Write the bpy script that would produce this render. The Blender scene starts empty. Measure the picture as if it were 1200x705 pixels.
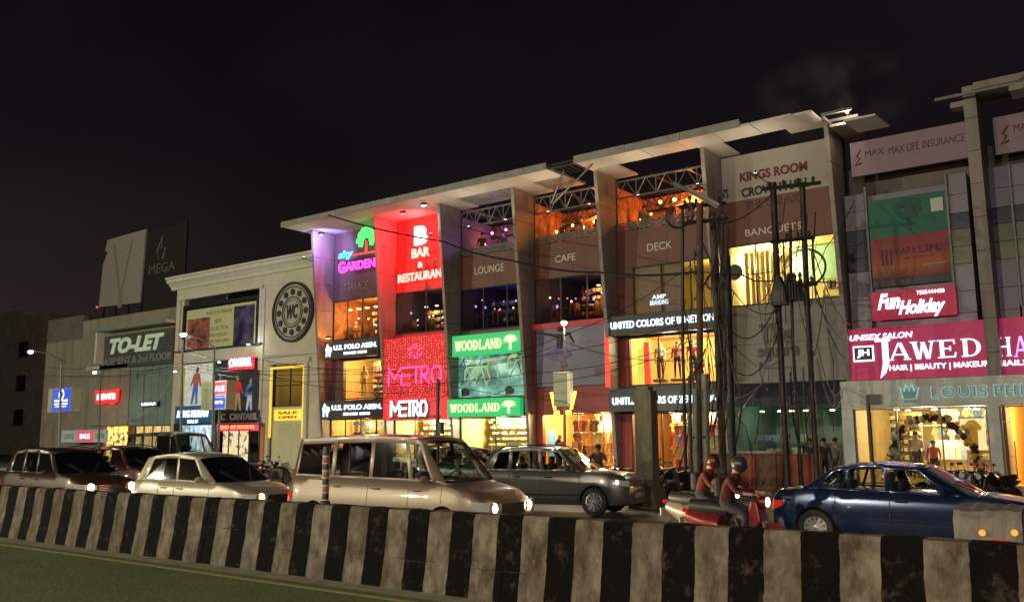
import bpy, bmesh, math, random
from mathutils import Vector, Matrix
random.seed(7)
rnd = random.random
S = bpy.context.scene
COL = S.collection
# ------------------------------------------------------------------ camera
FPX, YAW, PITCH, ROLL, CH = 1050.44, math.radians(36.6154), math.radians(8.5663), math.radians(-.3885), 2.0
_f0 = Vector((-math.sin(YAW), math.cos(YAW), 0)); _r0 = Vector((math.cos(YAW), math.sin(YAW), 0)); _z = Vector((0, 0, 1))
_w = _f0*math.cos(PITCH)+_z*math.sin(PITCH); _u = -_f0*math.sin(PITCH)+_z*math.cos(PITCH)
_r = _r0*math.cos(ROLL)+_u*math.sin(ROLL); _u2 = -_r0*math.sin(ROLL)+_u*math.cos(ROLL)
cam = bpy.data.cameras.new('camera'); camo = bpy.data.objects.new('camera', cam); COL.objects.link(camo)
cam.sensor_width = 36; cam.lens = 36*FPX/1200; cam.clip_end = 2000; cam.clip_start = .05
M = Matrix((_r, _u2, -_w)).transposed().to_4x4(); M.translation = Vector((0, 0, CH)); camo.matrix_world = M
S.camera = camo
# ------------------------------------------------------------------ world: night sky over a town
W = bpy.data.worlds.new('World'); S.world = W; W.use_nodes = True
nt = W.node_tree; bg = nt.nodes['Background']
sky = nt.nodes.new('ShaderNodeTexSky'); sky.sky_type = 'NISHITA'; sky.sun_disc = False
sky.sun_elevation = math.radians(-6); sky.sun_rotation = math.radians(200)
tc = nt.nodes.new('ShaderNodeTexCoord'); sx = nt.nodes.new('ShaderNodeSeparateXYZ')
cr = nt.nodes.new('ShaderNodeValToRGB'); e = cr.color_ramp.elements
e[0].position = 0.0; e[0].color = (.0165, .0112, .0104, 1); e[1].position = .75; e[1].color = (.0017, .0018, .0025, 1)
m1 = cr.color_ramp.elements.new(.3); m1.color = (.0046, .0032, .0041, 1)
nz = nt.nodes.new('ShaderNodeTexNoise'); nz.inputs['Scale'].default_value = 1.7; nz.inputs['Detail'].default_value = 4
mp = nt.nodes.new('ShaderNodeMapRange'); mp.inputs['From Min'].default_value = .35; mp.inputs['From Max'].default_value = .75
mp.inputs['To Min'].default_value = .55; mp.inputs['To Max'].default_value = 1.9
mx = nt.nodes.new('ShaderNodeVectorMath'); mx.operation = 'SCALE'
ad = nt.nodes.new('ShaderNodeVectorMath'); ad.operation = 'MULTIPLY_ADD'; ad.inputs[1].default_value = (.02, .02, .02)
L = nt.links.new
L(tc.outputs['Generated'], sx.inputs[0]); L(sx.outputs['Z'], cr.inputs[0]); L(tc.outputs['Generated'], nz.inputs['Vector'])
L(nz.outputs['Fac'], mp.inputs['Value']); L(cr.outputs[0], mx.inputs[0]); L(mp.outputs[0], mx.inputs['Scale'])
L(sky.outputs[0], ad.inputs[0]); L(mx.outputs[0], ad.inputs[2]); L(ad.outputs[0], bg.inputs[0])
bg.inputs[1].default_value = 1.0
S.view_settings.view_transform = 'Standard'; S.view_settings.look = 'None'; S.view_settings.exposure = .28; S.view_settings.gamma = 1
S.render.engine = 'CYCLES'; c = S.cycles
c.use_denoising = True; c.max_bounces = 5; c.diffuse_bounces = 2; c.glossy_bounces = 3; c.transmission_bounces = 4
c.transparent_max_bounces = 12; c.sample_clamp_indirect = 3; c.use_light_tree = True; c.caustics_reflective = False; c.caustics_refractive = False

# ------------------------------------------------------------------ helpers
def at(px, py, D):                       # the point of the plane y = D that the photograph shows at (px, py)
    d = (px-600)*_r-(py-352.5)*_u2+FPX*_w; t = D/d.y
    return t*d.x, CH+t*d.z
def R(D, xl, xr, yt, yb, xref=None):     # rectangle on the plane y = D
    x0 = at(xl, (yt+yb)/2, D)[0]; x1 = at(xr, (yt+yb)/2, D)[0]; xr_ = xl if xref is None else xref
    return x0, x1, at(xr_, yb, D)[1], at(xr_, yt, D)[1]

MATS = {}
def mat(name, col, rough=.6, metal=0, var=.12, scale=3.0, bump=.0, emit=None, es=1.0, spec=.5, coat=0, sample=True, dirt=None):
    if name in MATS: return MATS[name]
    m = bpy.data.materials.new(name); m.use_nodes = True; n = m.node_tree; b = n.nodes['Principled BSDF']
    b.inputs['Roughness'].default_value = rough; b.inputs['Metallic'].default_value = metal
    b.inputs['Specular IOR Level'].default_value = spec; b.inputs['Coat Weight'].default_value = coat
    t = n.nodes.new('ShaderNodeTexCoord'); no = n.nodes.new('ShaderNodeTexNoise')
    no.inputs['Scale'].default_value = scale; no.inputs['Detail'].default_value = 6; no.inputs['Roughness'].default_value = .6
    n.links.new(t.outputs['Object'], no.inputs['Vector'])
    r = n.nodes.new('ShaderNodeValToRGB'); q = r.color_ramp.elements
    q[0].position = .3; q[1].position = .7
    q[0].color = tuple(max(0, v*(1-var)) for v in col)+(1,); q[1].color = tuple(min(1, v*(1+var)) for v in col)+(1,)
    n.links.new(no.outputs['Fac'], r.inputs[0]); out = r.outputs[0]
    if dirt:
        n2 = n.nodes.new('ShaderNodeTexNoise'); n2.inputs['Scale'].default_value = dirt[1]; n2.inputs['Detail'].default_value = 9
        n2.inputs['Roughness'].default_value = .7
        mpn = n.nodes.new('ShaderNodeMapping'); mpn.inputs['Scale'].default_value = (1.6, 1.6, .22)
        n.links.new(t.outputs['Object'], mpn.inputs[0]); n.links.new(mpn.outputs[0], n2.inputs['Vector'])
        r2 = n.nodes.new('ShaderNodeValToRGB'); r2.color_ramp.elements[0].position = dirt[2]; r2.color_ramp.elements[1].position = dirt[2]+.22
        n.links.new(n2.outputs['Fac'], r2.inputs[0])
        mi = n.nodes.new('ShaderNodeMix'); mi.data_type = 'RGBA'
        n.links.new(r2.outputs[0], mi.inputs['Factor']); n.links.new(out, mi.inputs['A']); mi.inputs['B'].default_value = tuple(dirt[0])+(1,)
        out = mi.outputs['Result']
    n.links.new(out, b.inputs['Base Color'])
    if bump:
        bp = n.nodes.new('ShaderNodeBump'); bp.inputs['Strength'].default_value = bump; bp.inputs['Distance'].default_value = .02
        no3 = n.nodes.new('ShaderNodeTexNoise'); no3.inputs['Scale'].default_value = scale*9; no3.inputs['Detail'].default_value = 5
        n.links.new(t.outputs['Object'], no3.inputs['Vector'])
        n.links.new(no3.outputs['Fac'], bp.inputs['Height']); n.links.new(bp.outputs[0], b.inputs['Normal'])
    if emit:
        b.inputs['Emission Color'].default_value = tuple(emit)+(1,); b.inputs['Emission Strength'].default_value = es
        if not sample: m.cycles.emission_sampling = 'NONE'
    MATS[name] = m; return m
def glow(name, col, es, sample=False):
    return mat(name, tuple(min(.8, v*.6+.05) for v in col), .5, emit=col, es=es, sample=sample, var=.05)
def glowtex(name, c1, c2, es, scale=4, stretch=(1, 1, 1), c3=None, detail=3):   # backlit print with cloudy colour
    if name in MATS: return MATS[name]
    m = mat(name, c1, .4, var=0); n = m.node_tree; b = n.nodes['Principled BSDF']
    t = n.nodes.new('ShaderNodeTexCoord'); mpn = n.nodes.new('ShaderNodeMapping'); mpn.inputs['Scale'].default_value = stretch
    no = n.nodes.new('ShaderNodeTexNoise'); no.inputs['Scale'].default_value = scale; no.inputs['Detail'].default_value = detail
    r = n.nodes.new('ShaderNodeValToRGB'); q = r.color_ramp.elements
    q[0].position = .35; q[0].color = tuple(c1)+(1,); q[1].position = .65; q[1].color = tuple(c2)+(1,)
    if c3: k = q.new(.5); k.color = tuple(c3)+(1,)
    n.links.new(t.outputs['Object'], mpn.inputs[0]); n.links.new(mpn.outputs[0], no.inputs['Vector']); n.links.new(no.outputs['Fac'], r.inputs[0])
    n.links.new(r.outputs[0], b.inputs['Emission Color']); n.links.new(r.outputs[0], b.inputs['Base Color'])
    b.inputs['Emission Strength'].default_value = es; m.cycles.emission_sampling = 'NONE'; return m
def glass(name, tint=(.8, .85, .85), refl=.12, rough=.02):
    if name in MATS: return MATS[name]
    m = bpy.data.materials.new(name); m.use_nodes = True; n = m.node_tree; n.nodes.clear()
    o = n.nodes.new('ShaderNodeOutputMaterial'); mi = n.nodes.new('ShaderNodeMixShader'); tr = n.nodes.new('ShaderNodeBsdfTransparent')
    gl = n.nodes.new('ShaderNodeBsdfGlossy'); gl.inputs['Roughness'].default_value = rough; tr.inputs[0].default_value = tuple(tint)+(1,)
    fr = n.nodes.new('ShaderNodeFresnel'); fr.inputs[0].default_value = 1.5; ma = n.nodes.new('ShaderNodeMath'); ma.operation = 'MAXIMUM'
    ma.inputs[1].default_value = refl*.6; n.links.new(fr.outputs[0], ma.inputs[0]); n.links.new(ma.outputs[0], mi.inputs[0])
    n.links.new(tr.outputs[0], mi.inputs[1]); n.links.new(gl.outputs[0], mi.inputs[2]); n.links.new(mi.outputs[0], o.inputs[0])
    MATS[name] = m; return m

def put(o, parent=None):
    COL.objects.link(o)
    if parent is not None:
        o.parent = parent
        if parent.type == 'EMPTY': o.matrix_parent_inverse = Matrix.Translation(parent.location).inverted()
    return o
def tag(o, label=None, cat=None, group=None, kind=None):
    if label: o['label'] = label
    if cat: o['category'] = cat
    if group: o['group'] = group
    if kind: o['kind'] = kind
    return o
def thing(name, label, cat, loc=(0, 0, 0), group=None):
    o = bpy.data.objects.new(name, None); o.empty_display_size = .2; o.location = loc; COL.objects.link(o)
    return tag(o, label, cat, group)
class MB:
    def __init__(s): s.v = []; s.f = []
    def add(s, vs, fs):
        k = len(s.v); s.v += [tuple(v) for v in vs]; s.f += [tuple(i+k for i in f) for f in fs]; return s
    def box(s, x0, x1, y0, y1, z0, z1):
        return s.add([(x0, y0, z0), (x1, y0, z0), (x1, y1, z0), (x0, y1, z0), (x0, y0, z1), (x1, y0, z1), (x1, y1, z1), (x0, y1, z1)],
                     [(0, 3, 2, 1), (4, 5, 6, 7), (0, 1, 5, 4), (1, 2, 6, 5), (2, 3, 7, 6), (3, 0, 4, 7)])
    def prism(s, pts, a, b, axis='y'):      # outline extruded: axis y: pts=(x,z); x: pts=(y,z); z: pts=(x,y)
        n = len(pts)
        def P(p, t): return {'y': (p[0], t, p[1]), 'x': (t, p[0], p[1]), 'z': (p[0], p[1], t)}[axis]
        return s.add([P(p, a) for p in pts]+[P(p, b) for p in pts],
                     [tuple(range(n)), tuple(range(2*n-1, n-1, -1))]+[(i, i+n, (i+1) % n+n, (i+1) % n) for i in range(n)])
    def tube(s, pts, r, n=6, cap=True):
        pts = [Vector(p) for p in pts]; rs = r if isinstance(r, (list, tuple)) else [r]*len(pts)
        vs = []; fs = []
        up = Vector((0, 0, 1))
        for i, p in enumerate(pts):
            d = (pts[min(i+1, len(pts)-1)]-pts[max(i-1, 0)]).normalized()
            a = d.cross(up)
            if a.length < .05: a = d.cross(Vector((1, 0, 0)))
            a.normalize(); b = d.cross(a).normalized()
            for k in range(n):
                t = 2*math.pi*k/n; vs.append(p+a*math.cos(t)*rs[i]+b*math.sin(t)*rs[i])
        for i in range(len(pts)-1):
            for k in range(n): fs.append((i*n+k, i*n+(k+1) % n, (i+1)*n+(k+1) % n, (i+1)*n+k))
        if cap: fs.append(tuple(range(n-1, -1, -1))); fs.append(tuple(range(len(vs)-n, len(vs))))
        return s.add(vs, fs)
    def lathe(s, prof, cx=0, cy=0, cz=0, n=16, axis='z'):   # prof = (r, h)
        vs = []; fs = []; m = len(prof)
        for r, h in prof:
            for k in range(n):
                t = 2*math.pi*k/n; a, b = r*math.cos(t), r*math.sin(t)
                vs.append({'z': (cx+a, cy+b, cz+h), 'y': (cx+a, cy+h, cz+b), 'x': (cx+h, cy+a, cz+b)}[axis])
        for i in range(m-1):
            for k in range(n): fs.append((i*n+k, i*n+(k+1) % n, (i+1)*n+(k+1) % n, (i+1)*n+k))
        fs.append(tuple(range(n-1, -1, -1))); fs.append(tuple(range((m-1)*n, m*n)))
        return s.add(vs, fs)
    def ball(s, c, r, n=10, m=6):
        rx, ry, rz = r if isinstance(r, (list, tuple)) else (r, r, r)
        k = len(s.v)
        s.lathe([(max(.001, math.sin(math.pi*i/m)), -math.cos(math.pi*i/m)) for i in range(m+1)], n=n)
        for i in range(k, len(s.v)):
            x, y, z = s.v[i]; s.v[i] = (c[0]+x*rx, c[1]+y*ry, c[2]+z*rz)
        return s
    def mesh(s, name, m=None, smooth=False, mats=None):
        me = bpy.data.meshes.new(name); me.from_pydata(s.v, [], s.f)
        bm = bmesh.new(); bm.from_mesh(me); bmesh.ops.recalc_face_normals(bm, faces=bm.faces); bm.to_mesh(me); bm.free()
        if smooth:
            me.polygons.foreach_set('use_smooth', [True]*len(me.polygons))
            try: me.set_sharp_from_angle(angle=math.radians(38))
            except Exception: pass
        if m: me.materials.append(m)
        return me
    def build(s, name, m, parent=None, smooth=False, bevel=0):
        o = bpy.data.objects.new(name, s.mesh(name, m, smooth)); put(o, parent)
        if bevel:
            b = o.modifiers.new('bevel', 'BEVEL'); b.width = bevel; b.segments = 2; b.limit_method = 'ANGLE'
        return o
def bx(name, m, parent, x0, x1, y0, y1, z0, z1, bevel=0): return MB().box(x0, x1, y0, y1, z0, z1).build(name, m, parent, bevel=bevel)
def clone(name, me, parent, loc=(0, 0, 0), rz=0, m=None, scale=None, rot=None):
    o = bpy.data.objects.new(name, me); put(o, parent); o.location = loc; o.rotation_euler = rot or (0, 0, rz)
    if scale: o.scale = scale
    if m: o.material_slots[0].link = 'OBJECT'; o.material_slots[0].material = m
    return o
def copy_thing(root, loc, rz=0, label=None, scale=None):
    r = root.copy(); COL.objects.link(r); r.location = loc; r.rotation_euler = (0, 0, rz)
    if label: r['label'] = label
    if scale: r.scale = scale
    def rec(src, dst):
        for ch in src.children:
            d = ch.copy(); COL.objects.link(d); d.parent = dst; rec(ch, d)
    rec(root, r); return r
def light(kind, loc, power, col, parent=None, size=.3, spot=None, rot=None, sy=None, blend=.5):
    l = bpy.data.lights.new('lamp_light', kind); l.energy = power; l.color = col
    if kind == 'AREA':
        l.size = size
        if sy: l.shape = 'RECTANGLE'; l.size_y = sy
    else: l.shadow_soft_size = size
    if kind == 'SPOT': l.spot_size = math.radians(spot); l.spot_blend = blend
    o = bpy.data.objects.new('lamp_light', l); put(o, parent); o.location = loc
    if rot: o.rotation_euler = rot
    return o
# ---- lettering
def text_mesh(s, bold=.0, depth=.03, shear=0, spacing=1.0):
    cu = bpy.data.curves.new('lettering', 'FONT'); cu.body = s; cu.offset = bold; cu.extrude = depth/2; cu.shear = shear; cu.space_character = spacing
    cu.align_x = 'LEFT'; cu.resolution_u = 3
    o = bpy.data.objects.new('lettering', cu); me = bpy.data.meshes.new_from_object(o); bpy.data.objects.remove(o); bpy.data.curves.remove(cu)
    return me
def fit(me, x0, x1, z0, z1, y, depth=.03, slope=0):
    vs = me.vertices; xs = [v.co.x for v in vs]; ys = [v.co.y for v in vs]; zs = [v.co.z for v in vs]
    a, b, c_, d = min(xs), max(xs), min(ys), max(ys); zc = max(zs)-min(zs) or 1
    for v in vs:
        px = x0+(v.co.x-a)/(b-a)*(x1-x0); pz = z0+(v.co.y-c_)/(d-c_)*(z1-z0)+slope*(px-x0); py = y-depth*(v.co.z-min(zs))/zc
        v.co = (px, py, pz)
    return me
def text(s, rect, y, m, parent, bold=.0, depth=.04, shear=0, name='lettering', slope=0, spacing=1.0):
    me = fit(text_mesh(s, bold, .03, shear, spacing), *rect, y, depth, slope); me.materials.clear(); me.materials.append(m)
    o = bpy.data.objects.new(name, me); return put(o, parent)
# serif capitals from thick and thin strokes on a unit square
def _arc(cx, cy, rx, ry, a0, a1, w0, w1, n=14):
    o = []; i_ = []
    for k in range(n+1):
        t = math.radians(a0+(a1-a0)*k/n); w = w0+(w1-w0)*abs(math.cos(t))
        o.append((cx+rx*math.cos(t), cy+ry*math.sin(t))); i_.append((cx+(rx-w)*math.cos(t), cy+(ry-min(w, w0*1.2))*math.sin(t)))
    return o+i_[::-1]
def bar(x0, y0, x1, y1, w): return [(x0-w/2, y0), (x0+w/2, y0), (x1+w/2, y1), (x1-w/2, y1)]
def ser(x, y, w=.34, h=.06): return [(x-w/2, y), (x+w/2, y), (x+w/2, y+h), (x-w/2, y+h)]
T, N_ = .2, .09
SERIF = {
 'J': [bar(.62, .1, .62, 1, T), ser(.62, .94, .5), _arc(.38, .12, .34, .3, 180, 360, .09, .17)],
 'A': [bar(.08, 0, .5, 1, N_), bar(.92, 0, .55, 1, T), [(.25, .28), (.8, .28), (.8, .36), (.25, .36)], ser(.08, 0, .28), ser(.9, 0, .36)],
 'W': [bar(.12, 1, .3, 0, T*.9), bar(.5, .95, .34, 0, N_), bar(.5, .95, .7, 0, T*.9), bar(.9, 1, .74, 0, N_), ser(.12, .94, .32), ser(.9, .94, .28)],
 'E': [bar(.22, 0, .22, 1, T), [(.2, 0), (.85, 0), (.9, .28), (.83, .28), (.78, .08), (.2, .08)], [(.2, 1), (.83, 1), (.86, .74), (.79, .74), (.76, .92), (.2, .92)],
       [(.2, .47), (.62, .47), (.62, .55), (.2, .55)], [(.58, .38), (.65, .38), (.65, .64), (.58, .64)], ser(.18, 0, .36), ser(.18, .94, .36)],
 'D': [bar(.2, 0, .2, 1, T), _arc(.38, .5, .54, .5, -90, 90, .07, .2), [(.2, 0), (.4, 0), (.4, .07), (.2, .07)], [(.2, 1), (.4, 1), (.4, .93), (.2, .93)], ser(.16, 0, .3), ser(.16, .94, .3)],
 'H': [bar(.2, 0, .2, 1, T), bar(.8, 0, .8, 1, T), [(.2, .47), (.8, .47), (.8, .55), (.2, .55)], ser(.2, 0), ser(.2, .94), ser(.8, 0), ser(.8, .94)],
 'O': [_arc(.5, .5, .47, .52, 0, 180, .07, .18, 18), _arc(.5, .5, .47, .52, 180, 360, .07, .18, 18)],
 'L': [bar(.22, 0, .22, 1, T), [(.2, 0), (.85, 0), (.9, .3), (.83, .3), (.78, .08), (.2, .08)], ser(.2, 0, .34), ser(.22, .94, .4)],
 'N': [bar(.16, 0, .16, 1, N_), bar(.16, 1, .82, 0, T), bar(.84, 0, .84, 1, N_), ser(.16, 0, .3), ser(.12, .94, .24), ser(.84, .94, .3)],
 'B': [bar(.2, 0, .2, 1, T), _arc(.42, .75, .4, .25, -90, 90, .06, .18), _arc(.42, .26, .48, .26, -90, 90, .06, .2), [(.2, 0), (.44, 0), (.44, .06), (.2, .06)], [(.2, .48), (.44, .48), (.44, .54), (.2, .54)], [(.2, 1), (.44, 1), (.44, .94), (.2, .94)], ser(.16, 0, .28), ser(.16, .94, .28)],
}
def serif(word, rect, y, m, parent, depth=.05, split=False, widths=None):
    x0, x1, z0, z1 = rect; ws = widths or [1.15 if ch == 'W' else 1 for ch in word]; tot = sum(ws)+.12*(len(word)-1); u = (x1-x0)/tot; x = x0; mb = MB()
    for ch, w in zip(word, ws):
        if split: mb = MB()
        for k, poly in enumerate(SERIF.get(ch, [])):
            mb.prism([(x+p[0]*w*u, z0+p[1]*(z1-z0)) for p in poly], y-depth-.0015*k, y)
        if split: mb.build('letter', m, parent)
        x += (w+.12)*u
    if not split: mb.build('lettering', m, parent)
# ------------------------------------------------------------------ materials
concrete = mat('grey concrete', (.30, .29, .27), .85, var=.2, scale=1.5, bump=.3, dirt=((.12, .11, .10), 1.2, .55))
clad = mat('aluminium cladding grey', (.22, .19, .16), .5, var=.10, scale=.8, bump=.05, dirt=((.12, .10, .085), 1.6, .50))
cladbrown = mat('brown composite panel', (.155, .056, .040), .5, var=.12, scale=.7, dirt=((.085, .040, .032), 1.3, .5))
cladpurple = mat('dark maroon panel', (.12, .062, .062), .5, var=.12, scale=.8)
soffit = mat('white soffit panel', (.62, .58, .52), .6, var=.07, scale=.9, dirt=((.42, .37, .30), .7, .58))
steel = mat('painted steel', (.16, .16, .15), .5, .3, var=.15)
darksteel = mat('dark steel', (.035, .033, .032), .55, .4, var=.2)
black = mat('black plastic', (.018, .018, .018), .45, var=.2)
cream = mat('cream stucco', (.60, .56, .43), .8, var=.08, scale=1.2, bump=.15, dirt=((.33, .31, .25), .8, .6))
creamtrim = mat('pale cornice plaster', (.62, .61, .52), .75, var=.06, scale=2)
grnwall = mat('green grey panel', (.20, .27, .235), .6, var=.1, scale=.7)
tanwall = mat('tan plaster', (.30, .265, .21), .85, var=.15, scale=.8, bump=.15, dirt=((.17, .15, .12), .7, .5))
dimwall = mat('weathered wall', (.15, .13, .115), .9, var=.25, scale=.6, bump=.15)
redpan = mat('maroon shop panel', (.26, .035, .03), .5, var=.12)
charcoal = mat('charcoal board', (.035, .04, .045), .5, var=.15)
warmwall = mat('shop wall cream', (.72, .44, .14), .7, var=.05)
yelwall = mat('shop wall yellow', (.72, .55, .17), .7, var=.05)
orgwall = mat('lounge wall orange', (.55, .22, .08), .7, var=.6, scale=2.5)
darkroom = mat('dark lounge wall', (.07, .055, .06), .7, var=.2)
floorm = mat('shop floor tile', (.30, .25, .18), .35, var=.05)
wood = mat('brown wood', (.17, .09, .045), .55, var=.25, scale=4)
shopglass = glass('window glass', (.9, .9, .88), .06)
dimglass = glass('tinted glass', (.55, .55, .58), .14)
led = glow('white lit letter', (.74, .90, 1.0), 1.5)
ledwarm = glow('warm lit letter', (1, .82, .55), 1.8)
lampm = glow('lamp diffuser', (1, .93, .75), 9)
lampw = glow('white lamp diffuser', (.92, 1, .9), 14)
greenled = glow('green letter glow', (.05, .95, .25), 1.8)
asphalt = mat('asphalt', (.05, .049, .046), .62, var=.25, scale=2.5, bump=.5, dirt=((.075, .072, .066), .5, .5))
paving = mat('footpath concrete', (.16, .15, .14), .85, var=.2, scale=1, bump=.3)
earth = mat('ground', (.07, .062, .052), .95, var=.3, scale=.3)

# ------------------------------------------------------------------ ground, roads, kerbs
tag(MB().add([(-400, -150, -.05), (250, -150, -.05), (250, 400, -.05), (-400, 400, -.05)], [(0, 1, 2, 3)]).build('ground', earth), kind='structure')
nearasph = mat('near road asphalt', (.082, .105, .034), .8, var=.18, scale=1.2, bump=.9, dirt=((.115, .135, .055), .5, .5))
tag(MB().add([(-300, -16, 0), (150, -16, 0), (150, 9.2, 0), (-300, 9.2, 0)], [(0, 1, 2, 3)]).build('near_road', nearasph), kind='structure')
tag(MB().add([(-300, 9.202, .0), (150, 9.202, .0), (150, 28, .0), (-300, 28, .0)], [(0, 1, 2, 3)]).build('far_road', asphalt), kind='structure')
tag(bx('footpath', paving, None, -300, 150, 28.15, 36.6, -.04, .14), kind='structure')
tag(bx('near_footpath', paving, None, -300, 150, -24, -16, -.04, .14), kind='structure')
kb = tag(bx('kerb', concrete, None, -300, 150, 28.0, 28.147, -.04, .15), kind='structure')
gutter = mat('gutter strip dusty', (.20, .19, .12), .9, var=.35, scale=3, bump=.4)
tag(MB().add([(-120, 8.62, .004), (30, 8.62, .004), (30, 9.06, .004), (-120, 9.06, .004)], [(0, 1, 2, 3)]).build('gutter', gutter), kind='structure')
yel = mat('worn yellow paint', (.30, .29, .10), .8, var=.35, scale=5)
tag(MB().add([(-120, 8.32, .004), (30, 8.32, .004), (30, 8.44, .004), (-120, 8.44, .004)], [(0, 1, 2, 3)]).build('road_edge_line', yel), kind='structure')

# ------------------------------------------------------------------ median barrier, painted in black and off-white bands
def barrier_mat():
    m = bpy.data.materials.new('banded barrier paint'); m.use_nodes = True; n = m.node_tree; b = n.nodes['Principled BSDF']
    b.inputs['Roughness'].default_value = .9; b.inputs['Specular IOR Level'].default_value = .12; N = n.nodes.new; K = n.links.new
    t = N('ShaderNodeTexCoord'); s = N('ShaderNodeSeparateXYZ'); K(t.outputs['Object'], s.inputs[0])
    wob = N('ShaderNodeTexNoise'); wob.inputs['Scale'].default_value = 6; wob.inputs['Detail'].default_value = 5; K(t.outputs['Object'], wob.inputs['Vector'])
    wm = N('ShaderNodeMath'); wm.operation = 'MULTIPLY_ADD'; wm.inputs[1].default_value = .035; K(wob.outputs['Fac'], wm.inputs[0]); K(s.outputs['X'], wm.inputs[2])
    d = N('ShaderNodeMath'); d.operation = 'MULTIPLY_ADD'; d.inputs[1].default_value = 1/PER; d.inputs[2].default_value = PH+100; K(wm.outputs[0], d.inputs[0])
    f = N('ShaderNodeMath'); f.operation = 'FRACT'; K(d.outputs[0], f.inputs[0])
    g = N('ShaderNodeMath'); g.operation = 'GREATER_THAN'; g.inputs[1].default_value = .5; K(f.outputs[0], g.inputs[0])
    def noise(sc, p0, p1, c0, c1, st=(1, 1, 1), det=9):
        mp_ = N('ShaderNodeMapping'); mp_.inputs['Scale'].default_value = st; x = N('ShaderNodeTexNoise'); x.inputs['Scale'].default_value = sc
        x.inputs['Detail'].default_value = det; x.inputs['Roughness'].default_value = .68
        K(t.outputs['Object'], mp_.inputs[0]); K(mp_.outputs[0], x.inputs['Vector']); r = N('ShaderNodeValToRGB'); q = r.color_ramp.elements
        q[0].position = p0; q[1].position = p1; q[0].color = c0+(1,); q[1].color = c1+(1,); K(x.outputs['Fac'], r.inputs[0]); return r, x
    white, _ = noise(5.0, .36, .64, (.050, .042, .029), (.19, .17, .125), (1, 1, .6), 13)
    blk, _ = noise(5, .35, .75, (.0015, .0015, .0013), (.004, .0038, .0034))
    grime, _ = noise(2.6, .50, .66, (0, 0, 0), (1, 1, 1), (1, 1, .5), 12)
    chips, _ = noise(6, .56, .70, (0, 0, 0), (1, 1, 1), (1, 1, 1), 12)
    a = N('ShaderNodeMix'); a.data_type = 'RGBA'; K(grime.outputs[0], a.inputs['Factor']); K(white.outputs[0], a.inputs['A']); a.inputs['B'].default_value = (.085, .065, .042, 1)
    a2 = N('ShaderNodeMix'); a2.data_type = 'RGBA'; K(chips.outputs[0], a2.inputs['Factor']); K(blk.outputs[0], a2.inputs['A']); a2.inputs['B'].default_value = (.045, .034, .022, 1)
    mi = N('ShaderNodeMix'); mi.data_type = 'RGBA'; K(g.outputs[0], mi.inputs['Factor']); K(a.outputs['Result'], mi.inputs['A']); K(a2.outputs['Result'], mi.inputs['B'])
    K(mi.outputs['Result'], b.inputs['Base Color'])
    bp = N('ShaderNodeBump'); bp.inputs['Strength'].default_value = .7; bp.inputs['Distance'].default_value = .03
    h_ = N('ShaderNodeTexNoise'); h_.inputs['Scale'].default_value = 14; h_.inputs['Detail'].default_value = 8; K(t.outputs['Object'], h_.inputs['Vector'])
    K(h_.outputs['Fac'], bp.inputs['Height']); K(bp.outputs[0], b.inputs['Normal']); return m
# band edges read on the barrier's top edge
_xs = [at(px, py, 9.12)[0] for px, py in ((855, 616.5), (896.7, 619), (940, 621.5), (984, 624.3), (1031.7, 627), (1082.7, 630), (1136.7, 633.3))]
PER = (_xs[-1]-_xs[0])/6*2
PH = -(_xs[0]/PER) + .5      # black band runs from the first edge
BAR = barrier_mat()
bar_t = thing('road_barrier', 'long concrete median barrier painted in black and dirty white upright bands', 'barrier', (0, 9.2, 0))
def bprofile(seed):
    random.seed(seed); return 0
xa = -74.0; seg = 0
while xa < 16:                      # cast concrete lengths, butted with a thin joint and each a little out of line
    random.seed(900+seg); ln = 6.1; dy = random.uniform(-.005, .005); dz = random.uniform(-.008, .004)
    nst = 26; prof = [(8.99, -.02), (9.0, .10), (9.06, .42), (9.12, .96), (9.15, 1.025), (9.33, 1.03), (9.37, .96), (9.44, .35), (9.48, .02)]
    vs = []; fs = []
    for i in range(nst+1):
        x = xa+.003+(ln-.006)*i/nst
        for j, (y, z) in enumerate(prof):
            w = random.uniform(-.009, .009) if 1 < j < 7 else 0
            vs.append((x, y+dy+w, z+(dz+w*.8 if j in (3, 4, 5) else 0)))
    m_ = len(prof)
    for i in range(nst):
        for j in range(m_-1): fs.append((i*m_+j, (i+1)*m_+j, (i+1)*m_+j+1, i*m_+j+1))
    fs.append(tuple(range(m_))); fs.append(tuple(range(nst*m_, nst*m_+m_)))
    MB().add(vs, fs).build('barrier_block', BAR, bar_t); xa += ln; seg += 1
# long crack and chipped ledges that show part way down the face
random.seed(31)
crackm = mat('crack shadow gap', (.02, .018, .014), .9)
cracks = MB()
def yface(z): return 9.06+(z-.42)*.11 if z > .42 else 9.0+(z-.1)*.19
for px, py, n in ((235, 614, 9), (315, 640, 5), (460, 652, 7), (560, 664, 7)):
    p = None
    for Dt in (9.3, 9.4, 9.5): pass
    X, Z = at(px, py, 9.06); X2 = X
    pts = []
    for k in range(n+1): pts.append((X2+k*.11, yface(Z)-.006+random.uniform(-.003, .003), Z+random.uniform(-.02, .02)-.02))
    pts = [(a, yface(c_)-.004, c_) for a, b_, c_ in pts]
    cracks.tube(pts, [.003+.004*rnd() for _ in pts], 5)
cracks.build('crack', crackm, bar_t)
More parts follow.
